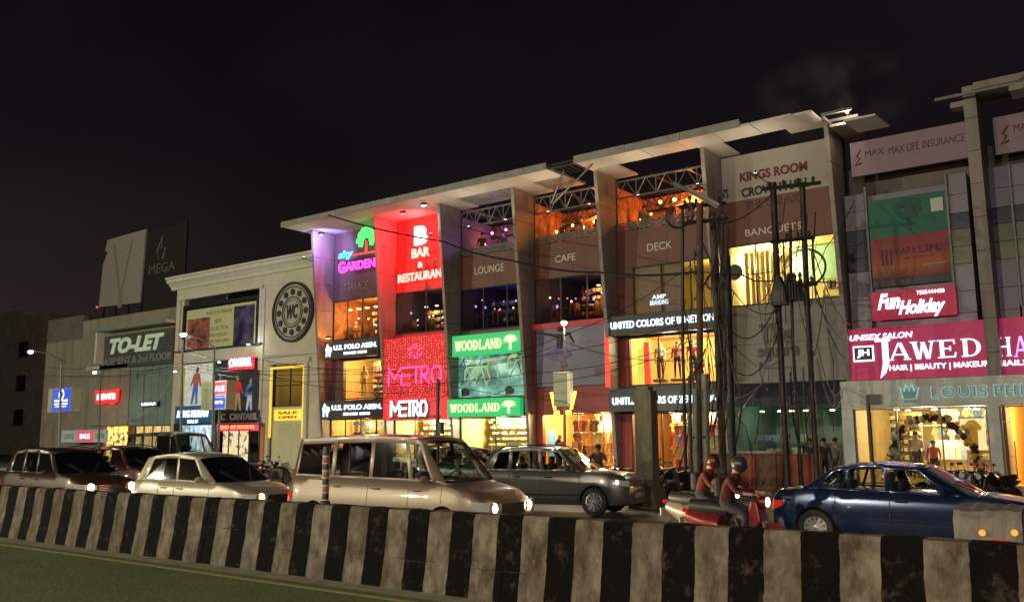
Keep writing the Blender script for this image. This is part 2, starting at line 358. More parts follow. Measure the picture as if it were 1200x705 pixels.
# reflective post on top of the barrier
X, Z = at(381, 588, 9.25); dp = thing('delineator_post', 'short orange and black banded reflective post standing on the barrier top', 'post', (X, 9.25, .97))
h0 = 1.03
MB().lathe([(.075, 0), (.075, .03), (.045, .05)], X, 9.25, h0, 14).build('base', black, dp)
orr = mat('orange reflective band', (.22, .08, .03), .35, var=.2); wh = mat('white reflective band', (.4, .38, .32), .35)
for k in range(7):
    MB().lathe([(.05, 0), (.052, .01), (.052, .095), (.05, .105)], X, 9.25, h0+.05+k*.107, 14).build('band', [black, orr][k % 2], dp, True)
    MB().lathe([(.053, 0), (.053, .018)], X, 9.25, h0+.046+k*.107, 14).build('ring', wh, dp, True)
MB().lathe([(.05, 0), (.045, .03), (.02, .05)], X, 9.25, h0+.8, 14).build('cap', black, dp, True)
bolts = MB()

# ------------------------------------------------------------------ main building
DW = 36.0                              # wall plane
Z1, Z2, Z3, Z4, Z5, Z6, Z7, ZT = 3.05, 4.10, 6.42, 7.36, 9.66, 11.10, 11.80, 14.05
FX = [-40.15, -35.0, -30.3, -25.5, -20.75, -15.45, -10.25]
FT = .17                               # fin thickness
mb_ = thing('commercial_building', 'long shopping building with seven tapering fins under a thin overhanging roof slab', 'building', (-26, 40, 0))
bx('core', concrete, mb_, FX[0]+.05, FX[6]+.2, 44.5, 50, 0, 13.2)
# fins made of stacked cladding panels
redfin = clad
def fin(x, z0=0.0, z1=14.02, yt=34.25, yb=35.62, name='fin', m=clad, th=FT, parent=mb_, n=9, yback=36.5):
    core = bx(name, darksteel, parent, x+.03, x+th-.03, 35.75, yback, z0, z1)
    for k in range(n):
        a = z0+(z1-z0)*k/n; b = z0+(z1-z0)*(k+1)/n-.018
        ya = yb+(yt-yb)*(a-z0)/(z1-z0); yb2 = yb+(yt-yb)*(b-z0)/(z1-z0)
        MB().prism([(ya, a), (yb2, b), (35.98, b), (35.98, a)], x, x+th, 'x').build('cladding_panel', m, core)
for i, x in enumerate(FX): fin(x)
# floor slabs, ceilings behind the front
for z in (3.8, 6.98, 10.55): bx('floor_slab', concrete, mb_, FX[0]+.3, FX[6], 36.32, 44.4, z, z+.18)
# roof canopy: front strip, return strips over the fins, fascia
XL = at(330, 266, 32.8)[0]
gapA, gapB = at(641, 205, 32.8)[0], at(673, 198, 32.8)[0]
xend = at(928, 150, 32.8)[0]; gapE = at(868, 155, 32.8)[0]
def strip(x0, x1, y0, y1, name='soffit_panel', pan=1.7):
    n = max(1, round((x1-x0)/pan)); w = (x1-x0)/n
    for k in range(n): bx(name, soffit, mb_, x0+k*w+.018, x0+(k+1)*w-.018, y0, y1, ZT+.0+random.uniform(0, .012), ZT+.09)
strip(XL, gapA, 32.8, 34.2); strip(gapB, xend, 32.8, 34.2)
strip(XL, FX[1], 34.22, 36.0); strip(FX[1]+.01, FX[2]+.0, 34.22, 36.0)
for i in (2, 3, 4, 5):
    strip(FX[i]-.1, FX[i]+1.25 if i != 5 else FX[i]+1.0, 34.22, 36.2)
strip(FX[6]-1.5, FX[6], 32.9, 34.9)
for a, b in ((XL, gapA), (gapB, gapE)):
    n = round((b-a)/2.4); w = (b-a)/n
    for k in range(n): bx('fascia', concrete, mb_, a+k*w+.012, a+(k+1)*w-.012, 32.72, 32.8, ZT-.02, ZT+.30+random.uniform(-.01, .01))
bx('roof_slab', concrete, mb_, XL+.1, gapA-.1, 32.83, 36.3, ZT+.1, ZT+.2)
bx('roof_slab', concrete, mb_, FX[1], FX[2], 36.3, 44.5, ZT+.1, ZT+.25)
bx('roof_slab', concrete, mb_, gapB+.1, gapE, 32.83, 34.2, ZT+.1, ZT+.2)
for z in (ZT+.16, ZT+.02):                       # bare frame where a soffit panel is missing
    bx('roof_beam', darksteel, mb_, gapA+.01, gapB-.01, 32.9, 32.98, z, z+.07)
for k in range(5):
    x = gapA+.2+k*(gapB-gapA-.4)/4; bx('roof_beam', darksteel, mb_, x, x+.06, 32.99, 34.2, ZT+.03, ZT+.1)
# hanging broken struts below the missing panel
MB().tube([(gapA+.4, 33.6, ZT+.05), (gapA-1.0, 34.6, ZT-1.05)], .04).build('strut', steel, mb_)
MB().tube([(gapB+.6, 33.4, ZT), (gapA-.9, 34.6, ZT-1.1)], .045).build('strut', steel, mb_)
# trusses over the open terrace
def truss(x0, x1, y, z0, z1, n, par, m=darksteel):
    t = MB().tube([(x0, y, z0), (x1, y, z0)], .05).tube([(x0, y, z1), (x1, y, z1)], .05).build('truss', m, par)
    d = MB()
    for k in range(n):
        a = x0+(x1-x0)*k/n; b = x0+(x1-x0)*(k+1)/n; d.tube([(a, y, z0), ((a+b)/2, y, z1), (b, y, z0)], .032); d.tube([(a, y, z0), (a, y, z1)], .028)
    d.build('web', m, t)
for i in (2, 3, 4):
    truss(FX[i]+FT, FX[i+1], 36.1, 13.05, 13.85, 5, mb_, steel); truss(FX[i]+FT, FX[i+1], 38.6, 12.9, 13.7, 5, mb_)
    for k in (1, 2): 
        x = FX[i]+FT+(FX[i+1]-FX[i])*k/3; bx('roof_beam', darksteel, mb_, x, x+.08, 36.15, 38.8, 13.9, 14.0)
# wall bands
def band(i, z0, z1, m, name='wall_panel', y0=DW, y1=DW+.3, n=1, x0=None, x1=None):
    a = FX[i]+FT+.002 if x0 is None else x0; b = FX[i+1]-.002 if x1 is None else x1
    for k in range(n): bx(name, m, mb_, a+(b-a)*k/n+.006, a+(b-a)*(k+1)/n-.006, y0, y1, z0+.003, z1-.003)
def room(i, z0, z1, m, depth=6, x0=None, x1=None, dh=0, fl=floorm, name='interior_wall', par=mb_, y=DW+.05):
    top = [(4, 5, 6, 7)] if name == 'interior_wall' else []
    a = FX[i]+FT+.02 if x0 is None else x0; b = FX[i+1]-.02 if x1 is None else x1
    y0, y1 = y, y+depth
    MB().add([(a, y0, z0), (b, y0, z0), (b, y1, z0), (a, y1, z0), (a, y0, z1), (b, y0, z1), (b, y1, z1), (a, y1, z1)],
             [(3, 2, 6, 7), (0, 3, 7, 4), (1, 2, 6, 5)]+top).build(name, m, par)
    MB().add([(a, y0, z0+.01), (b, y0, z0+.01), (b, y1, z0+.01), (a, y1, z0+.01)], [(0, 1, 2, 3)]).build('floor', fl, par)
    return a, b, y0, y1
def window(x0, x1, z0, z1, par, y=DW, n=2, rows=1, fm=darksteel, gm=shopglass, w=.06):
    f = MB()
    f.box(x0, x1, y-.03, y+.05, z0, z0+w).box(x0, x1, y-.03, y+.05, z1-w, z1).box(x0, x0+w, y-.03, y+.05, z0+w, z1-w).box(x1-w, x1, y-.03, y+.05, z0+w, z1-w)
    for k in range(1, n): x = x0+(x1-x0)*k/n; f.box(x-w/2, x+w/2, y-.025, y+.04, z0+w, z1-w)
    for k in range(1, rows): z = z0+(z1-z0)*k/rows; f.box(x0+w, x1-w, y-.02, y+.035, z-w/2, z+w/2)
    fr = f.build('window', fm, par)
    for k in range(n):
        for r_ in range(rows):
            a = x0+(x1-x0)*k/n+w/2; b = x0+(x1-x0)*(k+1)/n-w/2; c0 = z0+(z1-z0)*r_/rows+w/2; c1 = z0+(z1-z0)*(r_+1)/rows-w/2
            MB().add([(a, y+.006, c0), (b, y+.006, c0), (b, y+.006, c1), (a, y+.006, c1)], [(0, 1, 2, 3)]).build('pane', gm, fr)
def ceiling_lamps(xs, ys, z, label, power, col, m=lampm, r=.18, par=None, size=.3, lights=True):
    t = thing('ceiling_light', label, 'ceiling light', (xs[0], ys[0], z))
    for x in xs:
        for y in ys: MB().lathe([(r, -.05), (r, -.01), (r*.6, 0)], x, y, z, 10).build('diffuser', m, t)
    if lights:
        for x in (xs if len(xs) < 3 else (xs[0]*.75+xs[-1]*.25, xs[0]*.25+xs[-1]*.75)): light('POINT', (x, sum(ys)/len(ys), z-.35), power*4.8, col, t, size)
    return t
def bayx(i): return FX[i]+FT, FX[i+1]
LW = {}
# bay 0 (sky terrace)
a, b = bayx(0)
band(0, 10.05, ZT, cladpurple, n=2); 
x0, x1, z0, z1 = R(DW, 388, 443, 356, 400); z1 = 9.95
band(0, z1, 10.05, cladpurple); band(0, 7.36, 7.62, cladpurple)
window(a+.02, b-.02, 7.62, z1-.003, mb_, n=4); room(0, 7.5, 10.1, orgwall, 5)
window(a+.9, b-.02, Z2+.05, Z3, mb_, n=1); band(0, Z2, Z3, cladpurple, x0=a, x1=a+.9); room(0, Z2, Z3+.4, warmwall, 4)
band(0, Z1, Z2, cladpurple); band(0, Z3, 7.36, cladpurple)
window(a+.02, b-.02, .3, Z1-.003, mb_, n=4, rows=1); room(0, .2, Z1+.3, warmwall, 6)
# bay 1 (red)
redwall = mat('red painted panel', (.38, .03, .03), .5, var=.08)
band(1, 9.95, ZT, redwall, n=2); band(1, Z2-.1, 7.6, redwall); band(1, Z1-.1, Z2-.1, redwall)
a, b = bayx(1); window(a+.02, b-.02, 7.6, 9.947, mb_, n=2, gm=dimglass); room(1, 7.5, 10.2, darkroom, 6)
window(a+.02, b-.02, .3, Z1-.11, mb_, n=3); room(1, .2, Z1+.2, yelwall, 6)
# bays 2..4
for i in (2, 3, 4):
    a, b = bayx(i)
    band(i, Z5, Z6, cladbrown, n=2)
    par_ = bx('parapet', cladbrown, mb_, a+.004, b-.004, DW+.02, DW+.2, Z6+.003, Z6+.32)
    for k in range(4): bx('rail', steel, par_, a+.004, b-.004, DW-.02, DW+.03, Z6+.36+k*.10, Z6+.41+k*.10)
    for k in range(7): x = a+.1+(b-a-.2)*k/6; bx('rail_post', steel, par_, x, x+.04, DW+.032, DW+.07, Z6+.32, Z6+.72)
room(2, Z6, 13.6, mat('terrace wall purple', (.25, .12, .2), .8), 2.8, name='terrace_wall', fl=wood)
room(3, Z6, 13.6, orgwall, 2.8, name='terrace_wall', fl=wood)
room(4, Z6, 13.6, orgwall, 2.8, name='terrace_wall', fl=wood)
for i, g in ((2, dimglass), (3, dimglass)):
    a, b = bayx(i); window(a+.02, b-.02, Z4+.05, Z5-.003, mb_, n=3, gm=g); room(i, Z4, Z5+.3, darkroom, 6)
a, b = bayx(2)
band(2, Z3-.2, Z4+.05, cladpurple); band(2, Z1-.1, Z2, cladpurple); band(2, Z2, Z3-.2, charcoal)
window(a+.02, b-.02, .3, Z1-.11, mb_, n=2); room(2, .2, Z1+.2, yelwall, 6)
a, b = bayx(3)
band(3, 7.15, Z4+.05, redpan); band(3, Z2+.2, 7.15, charcoal); band(3, Z1+.0, Z2+.2, redpan, n=2)
window(a+.35, b-.12, .3, Z1-.003, mb_, n=2, fm=redpan); band(3, 0, Z1, redpan, x0=a, x1=a+.35); room(3, .2, Z1+.2, mat('warm orange wall', (.80, .36, .09), .7), 6)
a, b = bayx(4)
xs_, xe_ = at(742, 340, DW)[0], at(800, 340, DW)[0]
band(4, Z4, Z5, cladbrown, x0=a, x1=xs_); window(xs_, b-.02, Z4+.05, Z5-.003, mb_, n=3); room(4, Z4, Z5+.3, yelwall, 5)
bx('wall_panel', mat('pale brown blind', (.36, .26, .18), .8, var=.1), mb_, xs_+.1, xe_, DW+.12, DW+.16, Z4+.1, Z5-.05)
band(4, Z3, Z4, charcoal); band(4, Z2-.02, Z2+.1, charcoal); window(a+.45, b-.02, Z2+.1, Z3-.003, mb_, n=3); band(4, Z2+.1, Z3, redpan, x0=a, x1=a+.45)
room(4, Z2, Z3+.2, warmwall, 4)
band(4, Z1-.05, Z2-.02, charcoal); window(a+.5, b-.02, .3, Z1-.053, mb_, n=3); band(4, 0, Z1-.05, redpan, x0=a, x1=a+.5)
room(4, .2, Z1+.2, mat('warm orange wall', (.80, .36, .09)), 6)
# bay 5 (banquets)
a, b = bayx(5)
banner = mat('white vinyl banner', (.34, .31, .26), .6, var=.06)
band(5, 11.95, 13.95, banner, n=1); band(5, 10.0, 11.95, cladbrown, n=2)
window(a+.15, b-.02, 7.36, 9.997, mb_, n=4); band(5, 7.36, 10, cladbrown, x0=a, x1=a+.15)
room(5, 7.3, 10.2, mat('banquet wall', (.75, .62, .30), .7), 6)
greyp = mat('grey fascia board', (.26, .25, .235), .7, var=.1, scale=.6, dirt=((.17, .16, .15), .6, .55))
for k in range(3):
    for j in range(2): bx('wall_panel', greyp, mb_, a+(b-a)*k/3+.008, a+(b-a)*(k+1)/3-.008, DW, DW+.25, 4.1+1.63*j+.004, 4.1+1.63*(j+1)-.008)
# recessed porch below
MB().add([(a, 36.1, .2), (b, 36.1, .2), (b, 41, .2), (a, 41, .2), (a, 36.1, 4.2), (b, 36.1, 4.2), (b, 41, 4.2), (a, 41, 4.2)],
         [(3, 2, 6, 7), (0, 3, 7, 4), (1, 2, 6, 5), (4, 5, 6, 7), (0, 1, 2, 3)]).build('interior_wall', mat('dim green room wall', (.22, .30, .24), .8), mb_)
# ------------------------------------------------------------------ cream building with round clock-like emblem
wb = thing('cream_building', 'cream stucco building with moulded cornice and a big round emblem beside the finned mall', 'building', (-48.6, 40, 0))
WX0, WX1 = at(205, 400, DW)[0], FX[0]-.03
xm = at(309, 380, DW)[0]                   # left part / right part
wtop = 12.75
def block(x0, x1, z0, z1, m, par, name='wall', y0=DW, y1=DW+.35, bevel=0): return bx(name, m, par, x0, x1, y0, y1, z0, z1, bevel)
# left part: big framed billboard recess, posters, shop
bxa, _, bz0, bz1 = R(DW, 215, 305, 359, 411); bxb = at(304, 365, DW)[0]
block(WX0, WX1, 11.55, wtop, cream, wb); block(WX0, bxa-.02, 0, 11.545, cream, wb); block(bxb+.02, xm, 3.0, 11.545, cream, wb)
block(bxa-.02, bxb+.02, bz0-.9, bz0-.02, creamtrim, wb)
dx0, dx1 = at(318, 470, DW)[0], at(358, 470, DW)[0]
block(xm+.002, dx0-.3, 0, 11.545, cream, wb); block(dx1+.3, WX1, 0, 11.545, cream, wb); block(dx0-.298, dx1+.298, 6.75, 11.545, cream, wb)
# cornice
prof = [(35.98, 12.3), (35.85, 12.32), (35.8, 12.5), (35.55, 12.75), (35.45, 12.78), (35.42, 13.0), (35.3, 13.02), (35.28, 13.15), (36.3, 13.15), (36.3, 12.756), (35.98, 12.756)]
MB().prism(prof, WX0-.5, WX1, 'x').build('cornice', creamtrim, wb)
MB().prism([(35.98, 11.5), (35.86, 11.52), (35.8, 11.7), (35.98, 11.72)], WX0+.35, xm-.1, 'x').build('moulding', creamtrim, wb)
for x in (WX0+.35, bxb+.12): bx('moulding', creamtrim, wb, x, x+.25, 35.86, 35.99, bz0-.1, 11.49)
bx('pilaster', creamtrim, wb, xm-.12, xm+.12, 35.9, 35.99, 0, 11.45)
MB().prism([(35.98, 6.95), (35.8, 6.97), (35.74, 7.12), (35.98, 7.14)], xm+.2, WX1-.05, 'x').build('string_course', creamtrim, wb)
bx('core', concrete, wb, WX0+.1, WX1-.01, 40, 50, 0, 12.7)
# yellow lit doorway frame
for q in ((dx0-.28, dx0-.02), (dx1+.02, dx1+.28)): bx('door_surround', creamtrim, wb, q[0], q[1], 35.82, 35.98, 0, 6.5)
bx('door_surround', creamtrim, wb, dx0-.45, dx1+.45, 35.78, 35.98, 6.503, 6.8)
yel_l = glow('yellow tube light', (1, .70, .08), .62)
t = thing('doorway_light_frame', 'tall rectangle of yellow tube light round the glazed doorway of the cream building', 'light frame', ((dx0+dx1)/2, 35.9, 3))
for q in (dx0, dx1-.13): bx('tube', yel_l, t, q, q+.13, 35.84, 35.95, 2.0, 6.2)
bx('tube', yel_l, t, dx0, dx1, 35.84, 35.95, 6.203, 6.34)
window(dx0, dx1, 3.9, 6.45, wb, y=36.15, n=2, rows=2, gm=dimglass); block(dx0, dx1, 3.1, 3.88, cream, wb, 'panel', 36.1, 36.2)
ts_ = thing('door_sign', 'small yellow lit sign with red words inside the yellow doorway frame', 'sign', ((dx0+dx1)/2, 35.9, 3.2)); bx('board', glow('yellow lit sign', (1, .72, .05), .8), ts_, dx0+.35, dx1-.35, 35.98, 36.06, 3.05, 3.7); text('SALE', (dx0+.7, dx1-.7, 3.42, 3.6), 35.98, mat('red print', (.6, .03, .02), .5), ts_, .03, .02); text('OPEN', (dx0+.75, dx1-.75, 3.15, 3.32), 35.98, mat('red print', (.6, .03, .02), .5), ts_, .03, .02)
MB().add([(dx0, 36.3, 0), (dx1, 36.3, 0), (dx1, 39.5, 0), (dx0, 39.5, 0), (dx0, 36.3, 6.6), (dx1, 36.3, 6.6), (dx1, 39.5, 6.6), (dx0, 39.5, 6.6)], [(3, 2, 6, 7), (0, 3, 7, 4), (1, 2, 6, 5), (4, 5, 6, 7)]).build('interior_wall', yelwall, wb)
light('POINT', ((dx0+dx1)/2, 37.6, 5.8), 30, (1, .85, .5), wb, .3)
block(dx0, dx1, 0, 3.08, mat('door glass lit', (.35, .33, .2), .3, emit=(.8, .7, .35), es=.15, sample=False), wb, 'door', 36.12, 36.2)
# round emblem
ex, ez = at(340, 365, 35.7); er = abs(at(340, 331.5, 35.7)[1]-ez)
em = thing('round_emblem', 'large round black and cream emblem with a ring of rosettes and WC letters', 'emblem', (ex, 35.8, ez))
def ring(r0, r1, y0, y1, m, name, n=48):
    MB().add([(ex+r*math.cos(2*math.pi*k/n), y, ez+r*math.sin(2*math.pi*k/n)) for r, y in ((r1, y1), (r1, y0), (r0, y0), (r0, y1)) for k in range(n)],
             [(i*n+k, i*n+(k+1) % n, ((i+1) % 4)*n+(k+1) % n, ((i+1) % 4)*n+k) for i in range(4) for k in range(n)]).build(name, m, em)
ink = mat('emblem black', (.03, .028, .03), .6)
MB().lathe([(er*1.02, 0), (er*1.02, .1)], ex, 35.88, ez, 48, 'y').build('disc', mat('emblem cream', (.46, .44, .36), .7, var=.08), em)
ring(er*.96, er*1.05, 35.80, 35.99, ink, 'rim'); ring(er*.86, er*.90, 35.84, 35.878, ink, 'ring'); ring(er*.50, er*.54, 35.84, 35.878, ink, 'ring')
ring(er*.42, er*.44, 35.84, 35.878, ink, 'ring')
for k in range(12):
    t_ = 2*math.pi*k/12; cx_, cz_ = ex+er*.70*math.cos(t_), ez+er*.70*math.sin(t_)
    MB().lathe([(er*.115, 0), (er*.115, .04), (er*.05, .045)], cx_, 35.84, cz_, 10, 'y').build('rosette', ink, em)
text('WC', (ex-er*.30, ex+er*.30, ez-er*.24, ez+er*.26), 35.875, ink, em, .03, .04, .15)

# billboard in the recess of the cream building
bb = thing('framed_billboard', 'green-cream fashion billboard in a black frame with two dark portrait prints', 'billboard', ((bxa+bxb)/2, 36, bz0))
bx('board', mat('billboard print ground', (.58, .62, .34), .6, var=.08), bb, bxa+.3, bxb-.3, 36.02, 36.08, bz0+.0, bz1-.35)
fr = MB().box(bxa, bxb, 35.9, 36.2, bz1-.25, bz1).box(bxa, bxa+.22, 35.9, 36.2, bz0, bz1-.25).box(bxb-.22, bxb, 35.9, 36.2, bz0, bz1-.25).build('frame', black, bb)
bx('frame_base', black, bb, bxa-.5, bxb+.5, 35.7, 35.95, bz0-.12, bz0-.02)
pr1 = glowtex('portrait print red brown', (.05, .012, .012), (.35, .12, .09), .12, 1.6); pr2 = glowtex('portrait print navy', (.012, .012, .03), (.09, .07, .14), .12, 1.3)
bx('picture', pr1, bb, bxa+.5, bxa+3.0, 35.98, 36.015, bz0, bz1-1.0); bx('picture', pr2, bb, bxb-2.6, bxb-.5, 35.98, 36.015, bz0, bz1-.55)
ltr = mat('faded brown print', (.22, .13, .06), .7); cxm = (bxa+bxb)/2
text('WORLD OF FASHION', (cxm-1.6, cxm+1.2, bz1-.85, bz1-.6), 36.015, ltr, bb, 0, .006)
text('NEW', (cxm-.6, cxm+.2, bz1-1.45, bz1-1.2), 36.015, ltr, bb, 0, .006); text('COLLECTION', (cxm-1.3, cxm+.9, bz1-1.95, bz1-1.7), 36.015, ltr, bb, 0, .006)
text('THE SEASON', (cxm-1.2, cxm+.8, bz0+.75, bz0+.98), 36.015, ltr, bb, 0, .006); text('STORE NOW OPEN', (cxm-1.4, cxm+1.0, bz0+.35, bz0+.55), 36.015, ltr, bb, 0, .006)
tspot = mat('bracket lamp lit', (.8, .8, .7), .4, emit=(.9, 1, .8), es=5, sample=False)

# a person outline used on prints
def figure_print(cx_, z0, h, y, par, mats, lean=0, arm=1, name='figure_print'):
    def P(pts, m, dy=0): MB().prism([(cx_+(p[0]+lean*p[1])*h, z0+p[1]*h) for p in pts], y-.012-dy, y-dy-.002, 'y').build(name, m, par)
    P([(-.06, .9), (-.045, .97), (0, 1), (.045, .97), (.06, .9), (.035, .85), (-.035, .85)], mats[0])
    P([(-.13, .80), (0, .85), (.13, .80), (.20*arm, .62), (.27*arm, .48), (.21*arm, .46), (.12, .6), (.10, .48), (-.10, .48), (-.13, .60), (-.2, .47), (-.25, .49), (-.18, .68)], mats[1], .003)
    P([(-.11, .49), (.11, .49), (.13, .25), (.16, .0), (.08, .0), (.02, .36), (-.06, .0), (-.14, .01), (-.12, .25)], mats[2], .006)
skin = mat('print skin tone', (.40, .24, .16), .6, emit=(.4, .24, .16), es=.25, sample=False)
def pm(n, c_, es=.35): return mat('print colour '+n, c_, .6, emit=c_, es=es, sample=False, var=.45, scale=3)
# posters left
def poster(name, label, px, D, m, y_off=0, cat='poster', frame=None):
    x0, x1, z0, z1 = R(D, *px); t = thing(name, label, cat, ((x0+x1)/2, D, z0)); bx('board', m, t, x0, x1, D-.06, D, z0, z1)
    if frame:
        f = MB(); w = .07; f.box(x0-w, x1+w, D-.1, D, z1, z1+w).box(x0-w, x1+w, D-.1, D, z0-w, z0).box(x0-w, x0, D-.1, D, z0, z1).box(x1, x1+w, D-.1, D, z0, z1); f.build('frame', frame, t)
    return t, x0, x1, z0, z1
DP = 35.93
t, x0, x1, z0, z1 = poster('fashion_poster', 'white poster of a person in a blue skirt on the left of the cream building', (213, 249, 428, 476), DP, pm('pale', (.62, .64, .60), .30))
figure_print(x0+(x1-x0)*.45, z0+.1, (z1-z0)*.9, DP-.06, t, [pm('brown hair', (.10, .03, .02)), pm('rust', (.30, .10, .06)), pm('blue', (.05, .13, .40))], .12)
bx('stripe', pm('olive yellow', (.30, .32, .06)), t, x0+.02, x0+.45, DP-.075, DP-.062, z0, z1-.2)
block(bxa-.02, bxb+.02, 0, bz0-.91, charcoal, wb, 'wall', DW, DW+.2)
t, x0, x1, z0, z1 = poster('fashion_poster', 'black poster with two people in red and in blue right of the white poster', (266, 304, 436, 484), DP, pm('dark', (.03, .03, .032), .2))
figure_print(x0+(x1-x0)*.38, z0+.15, (z1-z0)*.85, DP-.06, t, [skin, pm('red', (.45, .03, .02)), pm('sand', (.32, .22, .12))], -.05)
figure_print(x0+(x1-x0)*.72, z0+.05, (z1-z0)*.80, DP-.06, t, [skin, pm('denim', (.07, .16, .36)), pm('pale denim', (.35, .42, .50))], .06, -1)
# ---- signs
def sign(name, label, px, D, board, items, xref=None, cat='sign', depth=.16, group=None, frame=None):
    x0, x1, z0, z1 = R(D, *px, xref=xref); t = thing(name, label, cat, ((x0+x1)/2, D, z0), group)
    if board: bx('board', board, t, x0, x1, D, D+depth, z0, z1)
    if frame:
        w = .06; f = MB(); f.box(x0, x1, D-.05, D, z1-w, z1).box(x0, x1, D-.05, D, z0, z0+w).box(x0, x0+w, D-.05, D, z0+w, z1-w).box(x1-w, x1, D-.05, D, z0+w, z1-w); f.build('frame', frame, t)
    for it in items:
        s, a, b, c0, c1, m = it[:6]; kw = it[6] if len(it) > 6 else {}
        rect = (x0+(x1-x0)*a, x0+(x1-x0)*b, z0+(z1-z0)*c0, z0+(z1-z0)*c1)
        if kw.get('serif'): serif(s, rect, D, m, t, split=kw.get('split', False), widths=kw.get('widths'))
        elif callable(s): s(t, rect, D, m)
        else: text(s, rect, D, m, t, kw.get('bold', .02), kw.get('depth', .05), kw.get('shear', 0))
    return t, x0, x1, z0, z1
bluebd = pm('sign blue', (.02, .10, .22), .25)
sign('shop_sign', 'blue shop sign with white slanted letters under the white poster', (205, 250, 476, 499), 35.7, bluebd,
     [('BEING HUMAN', .06, .88, .42, .78, led, dict(shear=.25, bold=.03)), ('SALE', .35, .62, .1, .3, led, dict(bold=.02))])
redb = glow('red lightbox', (.80, .03, .06), .8)
sign('shop_sign', 'small red lightbox with white letters above the black poster', (267, 296, 420, 434), 35.62, redb, [('CANTABIL', .06, .97, .25, .95, led, dict(bold=.05))])
dimled = mat('unlit grey letter', (.42, .44, .42), .5)
sign('shop_sign', 'unlit grey letters on the dark band below the black poster', (256, 303, 482, 495), 35.8, charcoal, [('CANTABIL', .3, .98, .2, .8, dimled, dict(bold=.03)), ('C', .08, .18, .2, .8, dimled)])
pinkb = glow('pink red lightbox', (.75, .05, .12), .7)
sign('shop_banner', 'pink red lightbox strip just over the lit entrance of the cream building', (254, 303, 496, 505), 35.6, pinkb, [('END OF SEASON', .1, .9, .25, .75, pm('orange', (.9, .4, .1), .9))])
# ground floor of the cream building: lit shop front
def glow_shop(x0, x1, z0, z1, par, y, n, wallm, depth=3):
    MB().add([(x0, y, z0), (x1, y, z0), (x1, y+depth, z0), (x0, y+depth, z0), (x0, y, z1), (x1, y, z1), (x1, y+depth, z1), (x0, y+depth, z1)],
             [(3, 2, 6, 7), (0, 3, 7, 4), (1, 2, 6, 5), (4, 5, 6, 7), (0, 1, 2, 3)]).build('interior_wall', wallm, par)
shopW = []
x0, x1, z0, z1 = R(35.6, 256, 304, 507, 535)
bx('shop_front_box', charcoal, wb, bxa-.02, x0, 35.62, 35.98, 0, 3.0)
glow_shop(x0, x1, .2, 2.9, wb, 35.6, 3, warmwall, .35); window(x0, x1, .2, 2.9, wb, y=35.6, n=4, fm=black)
bill = glowtex('lit shop print', (.9, .62, .2), (.15, .08, .05), .8, 3.5, (1, 1, 1), (.9, .85, .6), 6)
bx('display_print', bill, wb, x0+.05, x1-.05, 35.88, 35.93, .3, 2.8)
x0, x1, z0, z1 = R(35.55, 213, 249, 499, 535); bx('display_print', glowtex('lit teal print', (.85, .95, 1), (.05, .2, .12), .8, 2.2, (1.4, 1, .6), (.4, .6, .8), 4), wb, x0, x1, 35.5, 35.6, 0, 2.85)

# ------------------------------------------------------------------ building with the to-let board
tb = thing('tan_building', 'lower tan building with a dark to-let board and green panelled shop front', 'building', (-66, 40, 0))
TX0 = at(52, 440, 36.6)[0]; TXm = at(104, 400, 36.6)[0]; TXr = WX0-.02
ptop = at(60, 375, 36.6)[1]; rtop = at(200, 357, 36.6)[1]
block(TX0, TXr, 0, 9.9, tanwall, tb, 'wall', 36.6, 37); block(TXm-1, TXr, 9.9, 11.3, tanwall, tb, 'parapet', 36.6, 37); block(TX0, TXm-1.01, 9.9, ptop, dimwall, tb, 'parapet', 36.6, 37)
bx('side_wall', dimwall, tb, TX0, TX0+.3, 37.01, 52, 0, ptop-.2); bx('roof_slab', concrete, tb, TX0+.31, TXr, 37.01, 52, 9.3, 9.6)
cz = at(113, 390, 35.6)[1]
bx('canopy', creamtrim, tb, at(112, 385, 35.4)[0], TXr-.02, 35.2, 36.58, 10.0, 10.22); bx('canopy_edge', grnwall, tb, at(112, 385, 35.4)[0], TXr-.02, 35.1, 35.195, 9.95, 10.25)
bx('canopy_leg', creamtrim, tb, at(113, 400, 35.4)[0], at(113, 400, 35.4)[0]+.25, 35.3, 36.58, 7.6, 9.99)
tl, *_ = sign('to_let_board', 'dark to-let board with big pale green letters below a canopy', (118, 203, 384, 425), 35.9, mat('dark green board', (.07, .085, .075), .6, var=.2),
     [('TO-LET', .14, .88, .42, .90, mat('pale green letter', (.55, .66, .52), .5, emit=(.5, .7, .5), es=.18, sample=False), dict(bold=.05, shear=.25)),
      ('BASEMENT & 2nd FLOOR', .03, .99, .10, .32, mat('dull letter', (.24, .26, .23), .6), dict(bold=.02))], xref=200)
# green part with ribs
gx0, gx1, gz0, gz1 = R(36.3, 152, 203, 430, 496); gz1 = 7.4
for k in range(6): bx('wall_panel', grnwall, tb, gx0+(gx1-gx0)*k/6+.02, gx0+(gx1-gx0)*(k+1)/6-.02, 36.3, 36.58, 2.95, gz1)
lx0, lx1, lz0, lz1 = R(36.2, 104, 151, 433, 496)
for k in range(4): bx('wall_panel', tanwall, tb, lx0+(lx1-lx0)*k/4+.02, lx0+(lx1-lx0)*(k+1)/4-.02, 36.2, 36.58, 3.0, 7.2)
bx('ledge', creamtrim, tb, lx0-.1, lx1+.1, 35.9, 36.58, 7.22, 7.45)
redlit = glow('red sign face', (.85, .02, .02), .9)
def batwing(t, r, D, m):
    x0, x1, z0, z1 = r; w = x1-x0; h = z1-z0
    MB().prism([(x0, z1), (x0+w*.5, z1-h*.07), (x1, z1), (x1-w*.03, z0+h*.2), (x0+w*.78, z0), (x0+w*.52, z0+h*.14), (x0+w*.25, z0), (x0+w*.03, z0+h*.2)], D-.08, D).build('board', m, t)
